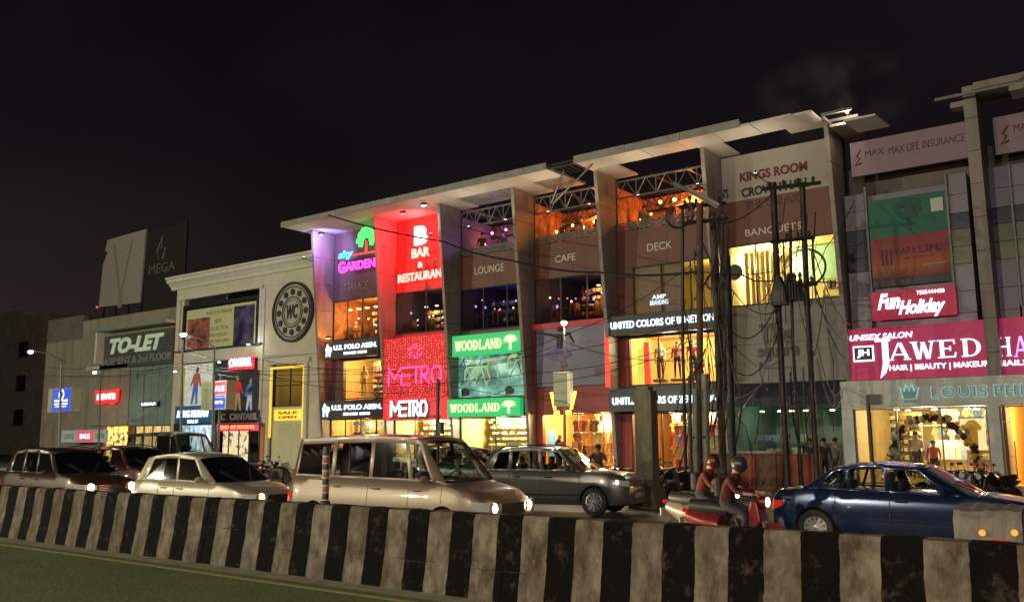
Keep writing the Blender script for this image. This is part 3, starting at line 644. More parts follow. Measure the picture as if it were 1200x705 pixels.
t, x0, x1, z0, z1 = sign('shop_sign', 'red wavy lightbox on the tan building', (112, 140, 457, 475), 36.0, None, [(batwing, 0, 1, 0, 1, redlit)])
text("LEVI'S", (x0+(x1-x0)*.12, x0+(x1-x0)*.88, z0+(z1-z0)*.35, z0+(z1-z0)*.75), 35.915, led, t, .04, .04)
sign('shop_sign', 'small black sign with white letters on the green panels', (164, 185, 470.5, 476.5), 36.1, black, [('LIBAS', .1, .9, .2, .8, led, dict(bold=.05))])
# lit fronts at street level
x0, x1, z0, z1 = R(36.2, 121, 149, 497, 530); print_o = glowtex('orange lit goods', (1, .55, .05), (.10, .02, .01), 1.1, 3.0, (1, 1, 1), (.95, .75, .25), 6)
glow_shop(x0, x1, .2, 2.98, tb, 36.22, 2, orgwall, .35); bx('display_print', print_o, tb, x0+.05, x1-.05, 36.45, 36.5, .3, 2.9)
x0, x1, z0, z1 = R(36.2, 157, 199, 497, 530); bx('display_print', glowtex('amber lit goods', (.95, .70, .30), (.45, .25, .06), .8, 5, (2, 1, .4), (.8, .5, .2), 5), tb, x0, x1, 36.32, 36.36, .3, 2.93)
window(x0, x1, .2, 2.94, tb, y=36.26, n=4, fm=darksteel)
sign('shop_banner', 'low pale and pink banner at the foot of the tan building', (72, 124, 504, 518), 35.0, pm('pale blue', (.35, .42, .42), .2),
     [(lambda t, r, D, m: bx('panel', m, t, r[0], r[1], D-.03, D, r[2], r[3]), .36, .74, .05, .95, glow('pink panel', (.75, .08, .12), .6)), ('SALE', .44, .66, .3, .7, led), ('OFFER', .06, .3, .3, .7, dimled), ('OFFER', .78, .98, .3, .7, dimled)])
# two roof hoardings
D2 = 41
x0, x1, z0, z1 = R(D2, 118, 168, 283, 362); hb = thing('roof_hoarding', 'pale torn roof hoarding showing a necklace print above the to-let board', 'billboard', (x0, D2, z0))
MB().prism([(x0, z0+.2), (x1-.3, z0), (x1, z1+.1), (x0+.8, z1), (x0+.5, z1-1.0), (x0+.9, z1-1.1), (x0+.3, z1-2.2)], D2, D2+.15).build('board', mat('pale vinyl', (.36, .33, .31), .7, var=.10), hb)
nk = mat('necklace print', (.27, .24, .21), .7); xc = (x0+x1)/2
for s in (-1, 1): MB().prism([(xc+s*1.6, z1-.6), (xc+s*1.25, z1-.6), (xc+s*.1, z1-4.6), (xc+s*.35, z1-4.9)], D2-.02, D2-.001).build('picture', nk, hb)
bx('picture', nk, hb, xc-.35, xc+.35, D2-.022, D2-.002, z1-6.3, z1-4.7)
for k in range(4): bx('prop', darksteel, hb, x0+.4+k*(x1-x0-.9)/3, x0+.55+k*(x1-x0-.9)/3, D2+.16, D2+.3, 9.5, z1-.4)
MB().ball((x0-.1, D2-.1, z0+.2), .09).build('warning_lamp', glow('red warning lamp', (1, .05, .03), 2), hb)
x0, x1, z0, z1 = R(D2, 169, 216, 272, 352); hm = thing('roof_hoarding', 'nearly black roof hoarding with a faint flame mark and word beside the pale one', 'billboard', (x0, D2, z0))
bx('board', mat('black vinyl', (.028, .024, .026), .6), hm, x0+.02, x1, D2+.1, D2+.25, 11, z1); faint = mat('faint bronze print', (.16, .13, .12), .6)
bx('prop', darksteel, hm, x1-.06, x1+.04, D2+.05, D2+.09, 9.5, z1+.4)
text('MEGA', (x0+(x1-x0)*.10, x0+(x1-x0)*.75, z0+(z1-z0)*.36, z0+(z1-z0)*.50), D2+.1, faint, hm, .0, .02)
fx_, fz_ = x0+(x1-x0)*.42, z0+(z1-z0)*.56
MB().tube([(fx_-.5, D2+.07, fz_), (fx_-.7, D2+.07, fz_+.7), (fx_, D2+.07, fz_+1.9), (fx_-.15, D2+.07, fz_+.8), (fx_+.5, D2+.07, fz_+.9), (fx_+.1, D2+.07, fz_-.1), (fx_+.6, D2+.07, fz_+.3)], .07, 5).build('logo', faint, hm)
# ------------------------------------------------------------------ dim blocks at the far left
fb = thing('far_block', 'dark unlit block at the far left end of the street', 'building', (-130, 60, 0))
fx0, fx1 = at(-60, 440, 58)[0], at(58, 440, 58)[0]; ft = at(10, 373, 58)[1]
bx('wall', dimwall, fb, fx0, fx1, 58, 70, 0, ft); bx('parapet', dimwall, fb, fx0, at(22, 400, 58)[0], 57.9, 58.4, ft, ft+.9)
for k in range(5):
    for j in range(3):
        x = fx1-9-k*9; z = 4+j*4.6; w_ = bx('window', dimglass, fb, x, x+2.6, 57.93, 57.99, z, z+2); bx('frame', darksteel, w_, x-.15, x+2.75, 57.94, 58.0, z-.2, z-.03)

# ------------------------------------------------------------------ right-hand building
RB = 35.6
rb = thing('grey_panel_building', 'grey panelled building at the right with banners stacked over the shop fascia', 'building', (-2, 40, 0))
RX0, RX1 = FX[6]+FT+.03, 9.5
bx('core', concrete, rb, RX0, RX1, 41, 50, 0, 12.5)
colx = at(1140, 240, 34.6)[0]
fin(colx, 0, 14.3, 34.35, 34.9, 'column', clad, .42, rb, 12, 36.2)
bx('back_wall', dimwall, rb, RX0, RX1, 36.6, 36.9, 4, 12.6)
gp = mat('grey metal panel', (.17, .165, .20), .45, .2, var=.08); bp_ = mat('blue grey glass panel', (.055, .06, .10), .25, .2, var=.2)
def stack(px0, px1, tag_, rows):
    xa_, xb_ = at(px0, 300, RB)[0], at(px1, 300, RB)[0]
    for (za, zb, m) in rows:
        n = 2 if (xb_-xa_) > 1.6 else 1
        for k in range(n): bx('wall_panel', m, rb, xa_+(xb_-xa_)*k/n+.012, xa_+(xb_-xa_)*(k+1)/n-.012, RB, RB+.9, za+.01, zb-.01)
grn2 = mat('green tinted glass', (.10, .12, .07), .3, .1, var=.3)
rows = [(3.9, 5.2, gp), (5.2, 6.3, gp), (6.3, 7.1, gp), (7.1, 8.2, gp), (8.2, 8.75, bp_), (8.75, 9.3, bp_), (9.3, 9.85, bp_), (9.85, 10.6, gp), (10.6, 11.3, gp)]
rowsr = [(3.9, 5.2, gp), (5.2, 6.3, gp), (6.3, 7.1, gp), (7.1, 8.1, gp), (8.1, 8.75, grn2), (8.75, 9.4, grn2), (9.4, 10.0, bp_), (10.0, 10.7, gp), (10.7, 11.5, gp)]
stack(993, 1017, 0, rows); stack(1116, 1140, 0, rowsr); stack(1166, 1190, 0, rowsr)
bx('wall_panel', gp, rb, at(1017, 300, RB)[0], at(1116, 300, RB)[0], RB+.2, RB+.9, 3.9, 11.2)
xg = at(1191, 300, RB)[0]
for (za, zb, m) in rowsr: bx('wall_panel', m, rb, xg+.02, xg+2.6, RB, RB+.9, za+.01, zb-.01); bx('wall_panel', m, rb, xg+2.62, xg+5.2, RB, RB+.9, za+.01, zb-.01)
for px in (1018, 1114, 1190): x = at(px, 280, RB)[0]; bx('mullion', steel, rb, x-.04, x+.04, RB-.12, RB-.001, 6.4, 11.5)
xh, xi = at(975, 165, 35)[0], at(1012, 150, 35)[0]
# roof pieces
bx('roof_panel', clad, rb, at(976, 150, 34)[0], at(1003, 150, 34)[0], 33.6, 35.9, 13.55, 13.65); 
za_ = at(1012, 138, 33)[1]; xa_ = at(988, 138, 33)[0]; xb_ = at(1026, 138, 33)[0]
MB().prism([(xa_, 33.0), (xb_, 33.0), (xb_+.1, 34.6), (xa_+.1, 34.6)], za_, za_+.07, 'z').build('roof_panel', soffit, rb)
for q in (33.0, 33.9, 34.8): bx('roof_beam', steel, rb, at(962, 140, 33)[0], at(998, 140, 33)[0], q, q+.08, 13.86, 13.96)
bx('roof_beam', steel, rb, at(962, 140, 33)[0], at(962, 140, 33)[0]+.1, 33, 35.8, 13.76, 13.85); bx('roof_beam', darksteel, rb, at(985, 140, 33)[0], at(985, 140, 33)[0]+.1, 33, 35.8, 13.97, 14.05)
bx('roof_beam', clad, rb, at(1112, 137, 34)[0], colx, 34.4, 34.9, 13.6, 13.8); bx('roof_beam', clad, rb, colx+.43, RX1, 33.9, 35.5, 13.95, 14.2); bx('roof_beam', steel, rb, colx-.8, colx+3, 33.7, 33.8, 13.75, 13.85)
bx('roof_beam', clad, rb, at(1183, 95, 33)[0], at(1183, 95, 33)[0]+6, 32.6, 33.6, at(1190, 101, 32.6)[1]-.12, at(1190, 101, 32.6)[1]+.1)
MB().tube([(at(1192, 97, 33)[0], 33, at(1192, 97, 33)[1]), (at(1200, 84, 33)[0]+.2, 33, at(1200, 84, 33)[1])], .05).build('strut', steel, rb)
# banners
vin = mat('pale mauve vinyl banner', (.24, .17, .20), .6, var=.05); darkpr = mat('dark banner print', (.10, .03, .05), .7)
def flame(t, r, D, m):
    x0, x1, z0, z1 = r; x = lambda a: x0+(x1-x0)*a; z = lambda a: z0+(z1-z0)*a
    MB().tube([(x(.9), D-.01, z(1)), (x(.3), D-.01, z(.6)), (x(.7), D-.01, z(.45)), (x(.1), D-.01, z(.0)), (x(.9), D-.01, z(.15))], .04, 5).build('logo', m, t)
faintp = mat('dull banner print', (.25, .17, .19), .7)
sign('roof_banner', 'long pale mauve insurance banner at the top of the grey panel building', (997, 1137, 168, 208), 35.2, vin,
     [('MAX', .13, .30, .52, .70, darkpr, dict(bold=.0, depth=.01)), ('LIFE', .13, .28, .34, .46, faintp, dict(bold=0, depth=.01)), ('MAX LIFE INSURANCE', .34, .97, .46, .68, darkpr, dict(bold=0, depth=.01)), (flame, .035, .10, .3, .75, darkpr)])
sign('roof_banner', 'second pale mauve insurance banner, cut by the right edge beyond the tall column', (1165, 1260, 138, 182), 35.2, vin,
     [('MAX', .26, .5, .5, .72, darkpr, dict(bold=0, depth=.01)), ('LIFE', .26, .48, .32, .44, faintp, dict(bold=0, depth=.01)), (flame, .07, .2, .25, .72, darkpr)])
def upgrad(name, stops, es):
    m = mat(name, (.1, .1, .1), .6, var=0); n = m.node_tree; b = n.nodes['Principled BSDF']; t = n.nodes.new('ShaderNodeTexCoord'); s = n.nodes.new('ShaderNodeSeparateXYZ')
    r = n.nodes.new('ShaderNodeValToRGB'); q = r.color_ramp.elements
    for k, (p, c_) in enumerate(stops):
        el = q[k] if k < 2 else q.new(p); el.position = p; el.color = c_+(1,)
    n.links.new(t.outputs['Generated'], s.inputs[0]); n.links.new(s.outputs['Z'], r.inputs[0]); n.links.new(r.outputs[0], b.inputs['Base Color'])
    if es: n.links.new(r.outputs[0], b.inputs['Emission Color']); b.inputs['Emission Strength'].default_value = es; m.cycles.emission_sampling = 'NONE'
    return m
t, x0, x1, z0, z1 = sign('park_billboard', 'tall billboard half green with a tree and half red-orange with dark words', (1020, 1114, 236, 338), RB-.1, None, [])
bx('board', mat('green tree print', (.01, .12, .08), .6, var=.25, scale=.8), t, x0, x1, RB-.1, RB, z0+(z1-z0)*.56, z1)
bx('board', upgrad('red to orange print', [(0, (.17, .03, .04)), (1, (.20, .032, .036)), (.30, (.34, .09, .03)), (.65, (.25, .035, .04))], 0), t, x0, x1, RB-.1, RB, z0+.3, z0+(z1-z0)*.56-.003)
bx('board', black, t, x0, x1, RB-.1, RB, z0, z0+.297)
w = x1-x0; h = z1-z0; bx('label_panel', mat('white panel', (.5, .48, .45), .6), t, x0+w*.8, x0+w*.95, RB-.13, RB-.101, z1-.75, z1-.25)
tr = MB()
for k in range(46): 
    a = rnd()*6.28; r_ = rnd()**.5; cxx, czz = x0+w*.52+math.cos(a)*r_*w*.17, z0+h*.86+math.sin(a)*r_*h*.11
    if czz < z1-.1: tr.lathe([(.07+.07*rnd(), -.008-.0007*k), (.05, -.003)], cxx, RB-.1, czz, 6, 'y')
tr.build('tree_print', mat('dark green print', (.01, .075, .06), .6), t); bx('trunk_print', mat('dark green print', (.01, .075, .06), .6), t, x0+w*.49, x0+w*.54, RB-.112, RB-.101, z0+h*.6, z0+h*.8)
for k in range(3): bx('logo_bar', darkpr, t, x0+w*(.13+k*.055), x0+w*(.16+k*.055), RB-.115, RB-.101, z0+h*.24, z0+h*.42)
text('PARK', (x0+w*.32, x0+w*.60, z0+h*.34, z0+h*.42), RB-.1, darkpr, t, 0, .015); text('LIFE', (x0+w*.61, x0+w*.90, z0+h*.345, z0+h*.425), RB-.1, darkpr, t, .035, .015)
text('LIVE IN NATURE', (x0+w*.42, x0+w*.8, z0+h*.29, z0+h*.315), RB-.1, darkpr, t, 0, .01); text('a premium address', (x0+w*.65, x0+w*.93, z0+h*.19, z0+h*.225), RB-.1, dimled, t, 0, .01)
magenta = mat('magenta sign face', (.20, .008, .05), .45, var=.05, emit=(.45, .006, .075), es=.42, sample=False)
sign('holiday_sign', 'red lightbox with white script letters below the half green billboard', (1021, 1121, 343, 376), RB-.25, mat('crimson sign face', (.22, .008, .03), .45, var=.05, emit=(.42, .006, .05), es=.42, sample=False),
     [('Fun', .08, .36, .36, .92, led, dict(bold=.035, shear=.4)), ('Holiday', .33, .88, .0, .62, led, dict(bold=.03, shear=.4)), ('7505444450', .56, .88, .78, .92, led, dict(bold=.0))], xref=1021)
jl = glow('pale blue lit letter', (.66, .82, 1), 1.1); vl = glow('violet white letter', (.90, .80, 1), 1.9)
t, x0, x1, z0, z1 = sign('salon_sign', 'wide magenta salon lightbox with large pale blue serif letters', (995, 1262, 386, 446), RB-.35, magenta, [('UNISEX SALON', .01, .315, .77, .88, vl, dict(bold=.015, shear=.2))])
def seg(px): return at(px, 410, RB-.35)[0]
q0 = seg(1025)-x0; H_ = z1-z0
serif('AWED', (seg(1042), seg(1152), z0+H_*.35, z0+H_*.68), RB-.35, jl, t, split=True)
serif('H', (seg(1168), seg(1186), z0+H_*.32, z0+H_*.66), RB-.35, jl, t, split=True); serif('A', (seg(1189), seg(1204), z0+H_*.30, z0+H_*.66), RB-.35, glow('violet letter', (.5, .3, 1), 1.6), t, split=True)
serif('BIB', (seg(1206), seg(1250), z0+H_*.3, z0+H_*.64), RB-.35, jl, t, split=True)
jm = MB(); jx = seg(1026); jw = seg(1044)-jx
jm.prism([(jx+jw*.0, z0+H_*.78), (jx+jw, z0+H_*.78), (jx+jw, z0+H_*.72), (jx+jw*.85, z0+H_*.72), (jx+jw*.85, z0+H_*.3), (jx+jw*.6, z0+H_*.12), (jx+jw*.22, z0+H_*.02), (jx+jw*.45, z0+H_*.3), (jx+jw*.45, z0+H_*.72), (jx, z0+H_*.72)], RB-.41, RB-.35)
jm.build('letter', jl, t)
text('HAIR | BEAUTY | MAKEUP', (seg(1041), seg(1157), z0+H_*.13, z0+H_*.26), RB-.35, vl, t, .015, .04); text('NAILS | SKIN', (seg(1168), seg(1245), z0+H_*.12, z0+H_*.25), RB-.35, vl, t, .015, .04)
lx, lw = seg(1000), seg(1024)-seg(1000)
MB().box(lx, lx+lw, RB-.40, RB-.352, z0+H_*.36, z0+H_*.66).build('logo_box', vl, t); MB().box(lx+.05, lx+lw-.05, RB-.43, RB-.402, z0+H_*.39, z0+H_*.63).build('logo_field', black, t)
text('JH', (lx+lw*.2, lx+lw*.8, z0+H_*.43, z0+H_*.59), RB-.43, vl, t, .03, .02)
# fascia and shop front under it
FD = 34.3
fas = mat('pale green grey fascia', (.52, .57, .53), .5, var=.05)
t, x0, x1, z0, z1 = sign('fascia_sign', 'pale grey-green shop fascia with a dark crown and teal outlined capitals', (985, 1285, 447, 478), FD, fas, [], depth=1.25)
tealb = mat('dark teal letter', (.03, .10, .10), .4, emit=(.05, .25, .25), es=.3, sample=False); cyan = glow('cyan halo', (.45, .80, .82), .40)
def seg2(px): return at(px, 460, FD)[0]
h = z1-z0
for s, a, b in (('LOUIS', 1092, 1157), ('PHILIPPE', 1166, 1262)):
    text(s, (seg2(a)-.03, seg2(b)+.03, z0+h*.30-.02, z0+h*.66+.02), FD, cyan, t, .025, .02, spacing=1.25); text(s, (seg2(a), seg2(b), z0+h*.30, z0+h*.66), FD-.025, tealb, t, .0, .03, spacing=1.25)
cxw = seg2(1066); cw = seg2(1076)-cxw; zc = z0+h*.30; zh = h*.45
def crown(k, m, y): MB().prism([(cxw+p[0]*cw*k, zc+p[1]*zh*k) for p in ((-.7, 0), (.7, 0), (1.05, .8), (.55, .5), (.35, 1.0), (0, .55), (-.35, 1.0), (-.55, .5), (-1.05, .8))], y-.03, y).build('crown', m, t)
crown(1.16, cyan, FD-.001); crown(.95, tealb, FD-.04)
bx('crown_base', tealb, t, cxw-cw*.7, cxw+cw*.7, FD-.06, FD-.001, z0+h*.16, z0+h*.24)
sx0, sx1 = at(1003, 520, FD+.1)[0], at(1159, 520, FD+.1)[0]
shop_t = rb
bx('shop_pier', fas, rb, at(987, 500, FD)[0], sx0-.01, FD+.02, 36.5, 0.1, z0-.005)
px0, px1 = at(1160, 520, FD)[0], at(1174, 520, FD)[0]; bx('shop_pier', fas, rb, px0, px1, FD+.02, 36.5, .1, z0-.005)
zt = z0-.01
for (a, b, nn, mm) in ((sx0, px0-.01, 3, mat('boutique wall', (.66, .50, .22), .6)), (px1+.01, 7, 5, mat('amber wall', (.72, .45, .12), .6))):
    MB().add([(a, FD+.2, .15), (b, FD+.2, .15), (b, 40, .15), (a, 40, .15), (a, FD+.2, zt), (b, FD+.2, zt), (b, 40, zt), (a, 40, zt)], [(3, 2, 6, 7), (0, 3, 7, 4), (1, 2, 6, 5), (4, 5, 6, 7), (0, 1, 2, 3)]).build('interior_wall', mm, rb)
    window(a, b, .2, zt-.03, rb, y=FD+.12, n=nn, fm=steel, w=.05)
# ------------------------------------------------------------------ signs on the main building
SD = 35.75
dimband = mat('dark grey sign board', (.06, .065, .07), .5)
def knight(t, r, D, m):
    x0, x1, z0, z1 = r; X = lambda a: x0+(x1-x0)*a; Zf = lambda a: z0+(z1-z0)*a
    MB().prism([(X(.1), Zf(.55)), (X(.35), Zf(1)), (X(.5), Zf(.8)), (X(.95), Zf(.7)), (X(1), Zf(.45)), (X(.8), Zf(.3)), (X(.75), Zf(0)), (X(.6), Zf(.05)), (X(.6), Zf(.35)), (X(.35), Zf(.35)), (X(.3), Zf(.0)), (X(.15), Zf(.05)), (X(.2), Zf(.4))], D-.05, D).build('logo', m, t)
for px, lab in (((380, 443, 401, 421), 'upper dark polo shop sign with white letters, above the first-floor window'), ((376, 449, 470, 491), 'lower dark polo shop sign with white letters, just above the street-level shop')):
    sign('shop_sign', lab, px, 35.1, dimband, [('U.S. POLO ASSN.', .19, .98, .48, .76, led, dict(bold=.015)), ('SINCE 1890', .38, .80, .18, .33, led, dict(bold=.04)), (knight, .02, .15, .12, .88, led)])
# sky garden
a0, b0 = FX[0]+FT, FX[1]
def Rr(px): return R(34.95, *px)
t = thing('neon_sign', 'neon garden sign in blue and magenta letters with a green tree', 'sign', (Rr((397, 440, 278, 318))[0], 35.9, 12))
text('sky', Rr((397, 414, 295, 306)), 34.95, glow('blue neon', (.05, .45, 1), 2.4), t, .04, .06, .15)
mg = glow('magenta neon', (1, .04, .62), 2.2)
text('G', Rr((397, 405, 307, 321)), 34.95, mg, t, .03, .06); text('ARDEN', Rr((405.5, 440, 308, 318)), 34.95, mg, t, .03, .06)
gx = Rr((418, 441, 278, 300)); gm_ = glow('green neon', (.05, 1, .12), 1.7); cxg, czg = (gx[0]+gx[1])/2, gx[2]
tr = MB(); random.seed(4)
for k in range(15):
    an = math.pi*(k+.5)/15; rr = .62+.34*(k % 2); cxx = cxg+math.cos(an)*rr*(gx[1]-gx[0])*.44; czz = czg+.55+math.sin(an)*rr*.95
    tr.prism([(cxx-.15, czz-.11), (cxx+.1, czz-.16), (cxx+.17, czz+.05), (cxx, czz+.2), (cxx-.14, czz+.1)], 34.9-.001*k, 34.96)
tr.build('tree_leaves', gm_, t); rdn = glow('red neon', (1, .05, .03), 1.6)
MB().prism([(cxg-.08, czg+.15), (cxg+.08, czg+.15), (cxg+.03, czg+.8), (cxg-.03, czg+.8)], 34.9, 34.96).build('tree_trunk', rdn, t)
bx('mounting_rail', darksteel, t, gx[0]-1.6, gx[1]+.1, 34.98, 35.03, czg-.2, czg-.13); bx('mounting_rail', darksteel, t, gx[0]-1.4, gx[0]-1.34, 35.031, 35.99, czg-.2, czg-.13); bx('tree_ground', rdn, t, gx[0]-.3, gx[1]+.05, 34.9, 34.96, czg+.04, czg+.12)
dl = mat('dull brushed letter', (.30, .24, .20), .4, .3); dl2 = mat('pale brushed letter', (.50, .44, .38), .4, .2, emit=(.5, .42, .35), es=.08, sample=False)
def wallword(s, px, m=dl2, lab=''):
    r = R(DW, *px); t = thing('wall_lettering', lab, 'lettering', (r[0], DW, r[2])); text(s, r, DW, m, t, 0, .05)
wallword('TERRACE', (404, 432, 333, 341.5), dl, 'faint dull letters on the dark panel under the neon garden sign')
wallword('LOUNGE', (557, 591, 313.5, 322), dl2, 'pale letters on the brown band right of the red bar wall')
wallword('CAFE', (651, 675, 300, 308), dl2, 'small pale letters on the brown band between the words at left and right')
wallword('DECK', (759, 788, 286, 295), dl2, 'pale letters on the brown band beside the cable poles')
wallword('BANQUETS', (874, 940, 269.5, 279), dl2, 'pale letters on the brown panel under the white hall banner, partly behind the cable poles')
# red bar
t = thing('bar_sign', 'white glowing B mark over lit letters on the red wall', 'sign', (R(DW, 466, 518, 262, 332)[0], 35.9, 12))
wl = glow('white glowing mark', (.85, 1, 1), 3); pkl = glow('pale red lit letter', (1, .50, .42), 1.1)
r = R(DW, 486, 501, 266, 288); text('B', r, DW, wl, t, .07, .05); bx('logo_block', charcoal, t, r[0]-.12, r[0]+.16, DW-.04, DW-.001, r[2]-.05, r[3]+.08)
text('BAR', R(35.3, 483, 504, 292, 303), 35.3, pkl, t, .03, .06); text('&', R(35.3, 490, 496, 307, 314), 35.3, pkl, t, .03, .06); text('RESTAURANT', R(35.3, 467, 524, 322, 332), 35.3, pkl, t, .03, .06)
# red LED screen
x0, x1, z0, z1 = R(35.12, 450, 524, 398, 465)
t = thing('led_wall', 'red dotted LED wall with pink outlined letters on the second bay', 'led wall', ((x0+x1)/2, 35.7, z0))
bx('board', mat('red led board', (.3, .01, .015), .5, emit=(.60, .008, .02), es=.5), t, x0, x1, 35.12, 35.24, Z2-.05, z1)
dots = MB(); random.seed(5); nx, nz_ = 27, 25
for i in range(nx):
    for j in range(nz_):
        xx = x0+.06+(x1-x0-.12)*i/(nx-1)+random.uniform(-.05, .05); zz = Z2+.03+(z1-Z2-.08)*j/(nz_-1)+random.uniform(-.04, .04); s_ = random.choice((.016, .024, .034))
        dots.add([(xx-s_, 35.10, zz), (xx, 35.09, zz+s_), (xx+s_, 35.10, zz), (xx, 35.09, zz-s_)], [(0, 1, 2, 3)])
o = dots.build('led_dot', glow('red led dot', (1, .22, .14), 1.4), t); o['kind'] = 'stuff'
pink = glow('hot pink letter', (1, .06, .25), 1.7)
def metro_letters(r, y, m, par, w, dep=.06):
    x0, x1, z0, z1 = r; W_ = x1-x0; H = z1-z0; X = lambda a: x0+W_*a; Zf = lambda a: z0+H*a; mb = MB()
    def ln(pts):
        for k in range(len(pts)-1):
            (a, b), (c_, d) = pts[k], pts[k+1]; p, q = Vector((X(a), Zf(b))), Vector((X(c_), Zf(d))); dd = (q-p).normalized()*w/2; nn = Vector((-dd.y, dd.x))
            mb.prism([tuple(p-dd+nn), tuple(q+dd+nn), tuple(q+dd-nn), tuple(p-dd-nn)], y-dep-.001*k, y)
    ln([(0, 0), (0, 1), (.12, .35), (.24, 1)]); ln([(.24, 1), (.42, 1)]); ln([(.25, .5), (.42, .5)]); ln([(.26, .68), (.24, .0), (.42, 0)]); ln([(.44, 1), (.62, 1)]); ln([(.53, 1), (.53, 0)])
    ln([(.63, 0), (.63, 1), (.72, 1), (.76, .8), (.72, .55), (.66, .5), (.78, 0)]); ln([(.86, .03), (.82, .3), (.82, .7), (.86, .97), (.94, 1), (.99, .7), (.99, .3), (.94, 0), (.86, .03)])
    mb.build('lettering', m, par)
metro_letters(R(35.08, 456, 518, 432, 451), 35.08, pink, t, .09)
rr = R(35.1, 478, 496, 405, 419); cxx, czz = (rr[0]+rr[1])/2, (rr[2]+rr[3])/2; lg = MB()
for k in range(6):
    an = k*math.pi/3; lg.tube([(cxx+.2*math.cos(an), 35.08, czz+.2*math.sin(an)), (cxx+.5*math.cos(an+.4), 35.08, czz+.36*math.sin(an+.4)), (cxx+.5*math.cos(an+.9), 35.08, czz+.36*math.sin(an+.9))], .04, 5)
lg.build('logo', pink, t)
t, x0, x1, z0, z1 = sign('shoe_shop_sign', 'bright red lightbox with white metro letters under the LED wall', (449, 524, 466, 493), 35.08, None, [])
bx('board', glow('red lightbox face', (.80, .015, .03), .75, True), t, x0, x1, 35.08, 35.2, Z1-.15, Z2-.06)
rr = R(35.07, 459, 501, 471, 487); metro_letters(rr, 35.05, led, t, .12, .06); metro_letters((rr[0]+.05, rr[1]+.05, rr[2]-.05, rr[3]-.05), 35.075, charcoal, t, .24, .02)
text('SHOES BAGS ACCESSORIES', (x0+.8, x1-.4, Z1-.08, Z1+.06), 35.08, black, t, .03, .02)
# green lightboxes
def tree_logo(t, r, D, m):
    x0, x1, z0, z1 = r; cx_ = (x0+x1)/2; W_ = (x1-x0); H = z1-z0; mb = MB().prism([(cx_-W_*.09, z0), (cx_+W_*.09, z0), (cx_+W_*.05, z0+H*.55), (cx_-W_*.05, z0+H*.55)], D-.05, D)
    for k in range(9):
        an = math.radians(-10+200*k/8); a = (cx_+W_*.12*math.cos(an), z0+H*.5+H*.08*math.sin(an)); b = (cx_+W_*.5*math.cos(an), z0+H*.55+H*.42*math.sin(an)); mb.prism([(a[0]-.03, a[1]), (a[0]+.03, a[1]), (b[0]+.09, b[1]), (b[0]-.09, b[1])], D-.05-.001*k, D)
    mb.build('logo', m, t)
wdl = glow('yellow white letter', (.95, 1, .50), .9); grl = glow('green lightbox face', (.0, .42, .12), .85, True)
for px, lab, z_ in (((530, 610, 394, 418), 'upper bright green lightbox with a tree mark, slightly larger, at third-bay height', 0), ((524, 609, 468, 488.5), 'lower bright green lightbox with a tree mark, directly over the street shop', 1)):
    x0, x1, z0, z1 = R(35.1, *px)
    t = thing('shop_sign', lab, 'sign', ((x0+x1)/2, 35.1, z0)); bx('board', grl, t, x0, x1, 35.1, 35.4, z0, z1)
    H = z1-z0; W_ = x1-x0; serif('WOODLAND', (x0+W_*.05, x0+W_*.74, z0+H*.26, z0+H*.72), 35.1, wdl, t); tree_logo(t, (x0+W_*.77, x0+W_*.95, z0+H*.15, z0+H*.85), 35.1, wdl)
# backlit window poster between them
x0, x1, z0, z1 = R(35.85, 529, 610, 417, 466); x1 = FX[3]-.02
t = thing('backlit_poster', 'pale teal backlit poster of tangled climbers between the two green lightboxes', 'poster', ((x0+x1)/2, 35.85, z0))
def teal_mat():
    m = glowtex('teal backlit print', (.02, .10, .09), (.40, .80, .70), .6, .9, (1, 1, 1.3), (.10, .26, .22), 6)
    n = m.node_tree; b = n.nodes['Principled BSDF']; t_ = n.nodes.new('ShaderNodeTexCoord'); s = n.nodes.new('ShaderNodeSeparateXYZ'); r = n.nodes.new('ShaderNodeMapRange')
    r.inputs['From Min'].default_value = .55; r.inputs['From Max'].default_value = .0; r.inputs['To Min'].default_value = .38; r.inputs['To Max'].default_value = 1.35
    n.links.new(t_.outputs['Generated'], s.inputs[0]); n.links.new(s.outputs['Z'], r.inputs['Value']); n.links.new(r.outputs[0], b.inputs['Emission Strength']); return m
bx('board', teal_mat(), t, x0, x1, 35.85, 35.95, z0, z1)
pg = pm('pale green body', (.42, .55, .36), .35); random.seed(8)
for cxx, zz, sc, fl in ((x0+1.3, z0+.55, 1.5, 1), (x0+2.7, z0+.6, 1.6, -1), (x0+4.0, z0+1.1, 1.2, 1)):
    pts = [[(0, .9), (.3, .6), (.1, .2), (.4, 0)], [(.3, .6), (.7, .7), (.9, .2), (1.1, -.05)], [(.1, .9), (-.3, .6), (-.35, .2)], [(.3, .75), (.2, 1.0)]]
    f = MB()
    for ln in pts: f.tube([(cxx+fl*p[0]*sc*.7, 35.84, zz+p[1]*sc*.9) for p in ln], [.10, .07, .05, .04][:len(ln)], 6)
    f.build('figure_print', pg, t)
br = MB()
for k in range(16):
    x = x0+rnd()*(x1-x0-.6)+.2; z = z0+.9+rnd()*1.1; br.tube([(x, 35.84, z), (x+rnd()*.7-.3, 35.84, z+.3*rnd()), (x+rnd()*1.0-.5, 35.84, z-.5*rnd())], .025, 4)
br.build('branch_print', pm('dark branch', (.02, .07, .06), .2), t)
for xx in (x0+.75, x0+3.6): MB().prism([(xx, z0+.05), (xx+.45, z0+.1), (xx+.5, z0+.3), (xx+.2, z0+.5), (xx-.05, z0+.4)], 35.80, 35.85).build('boot_print', black, t)
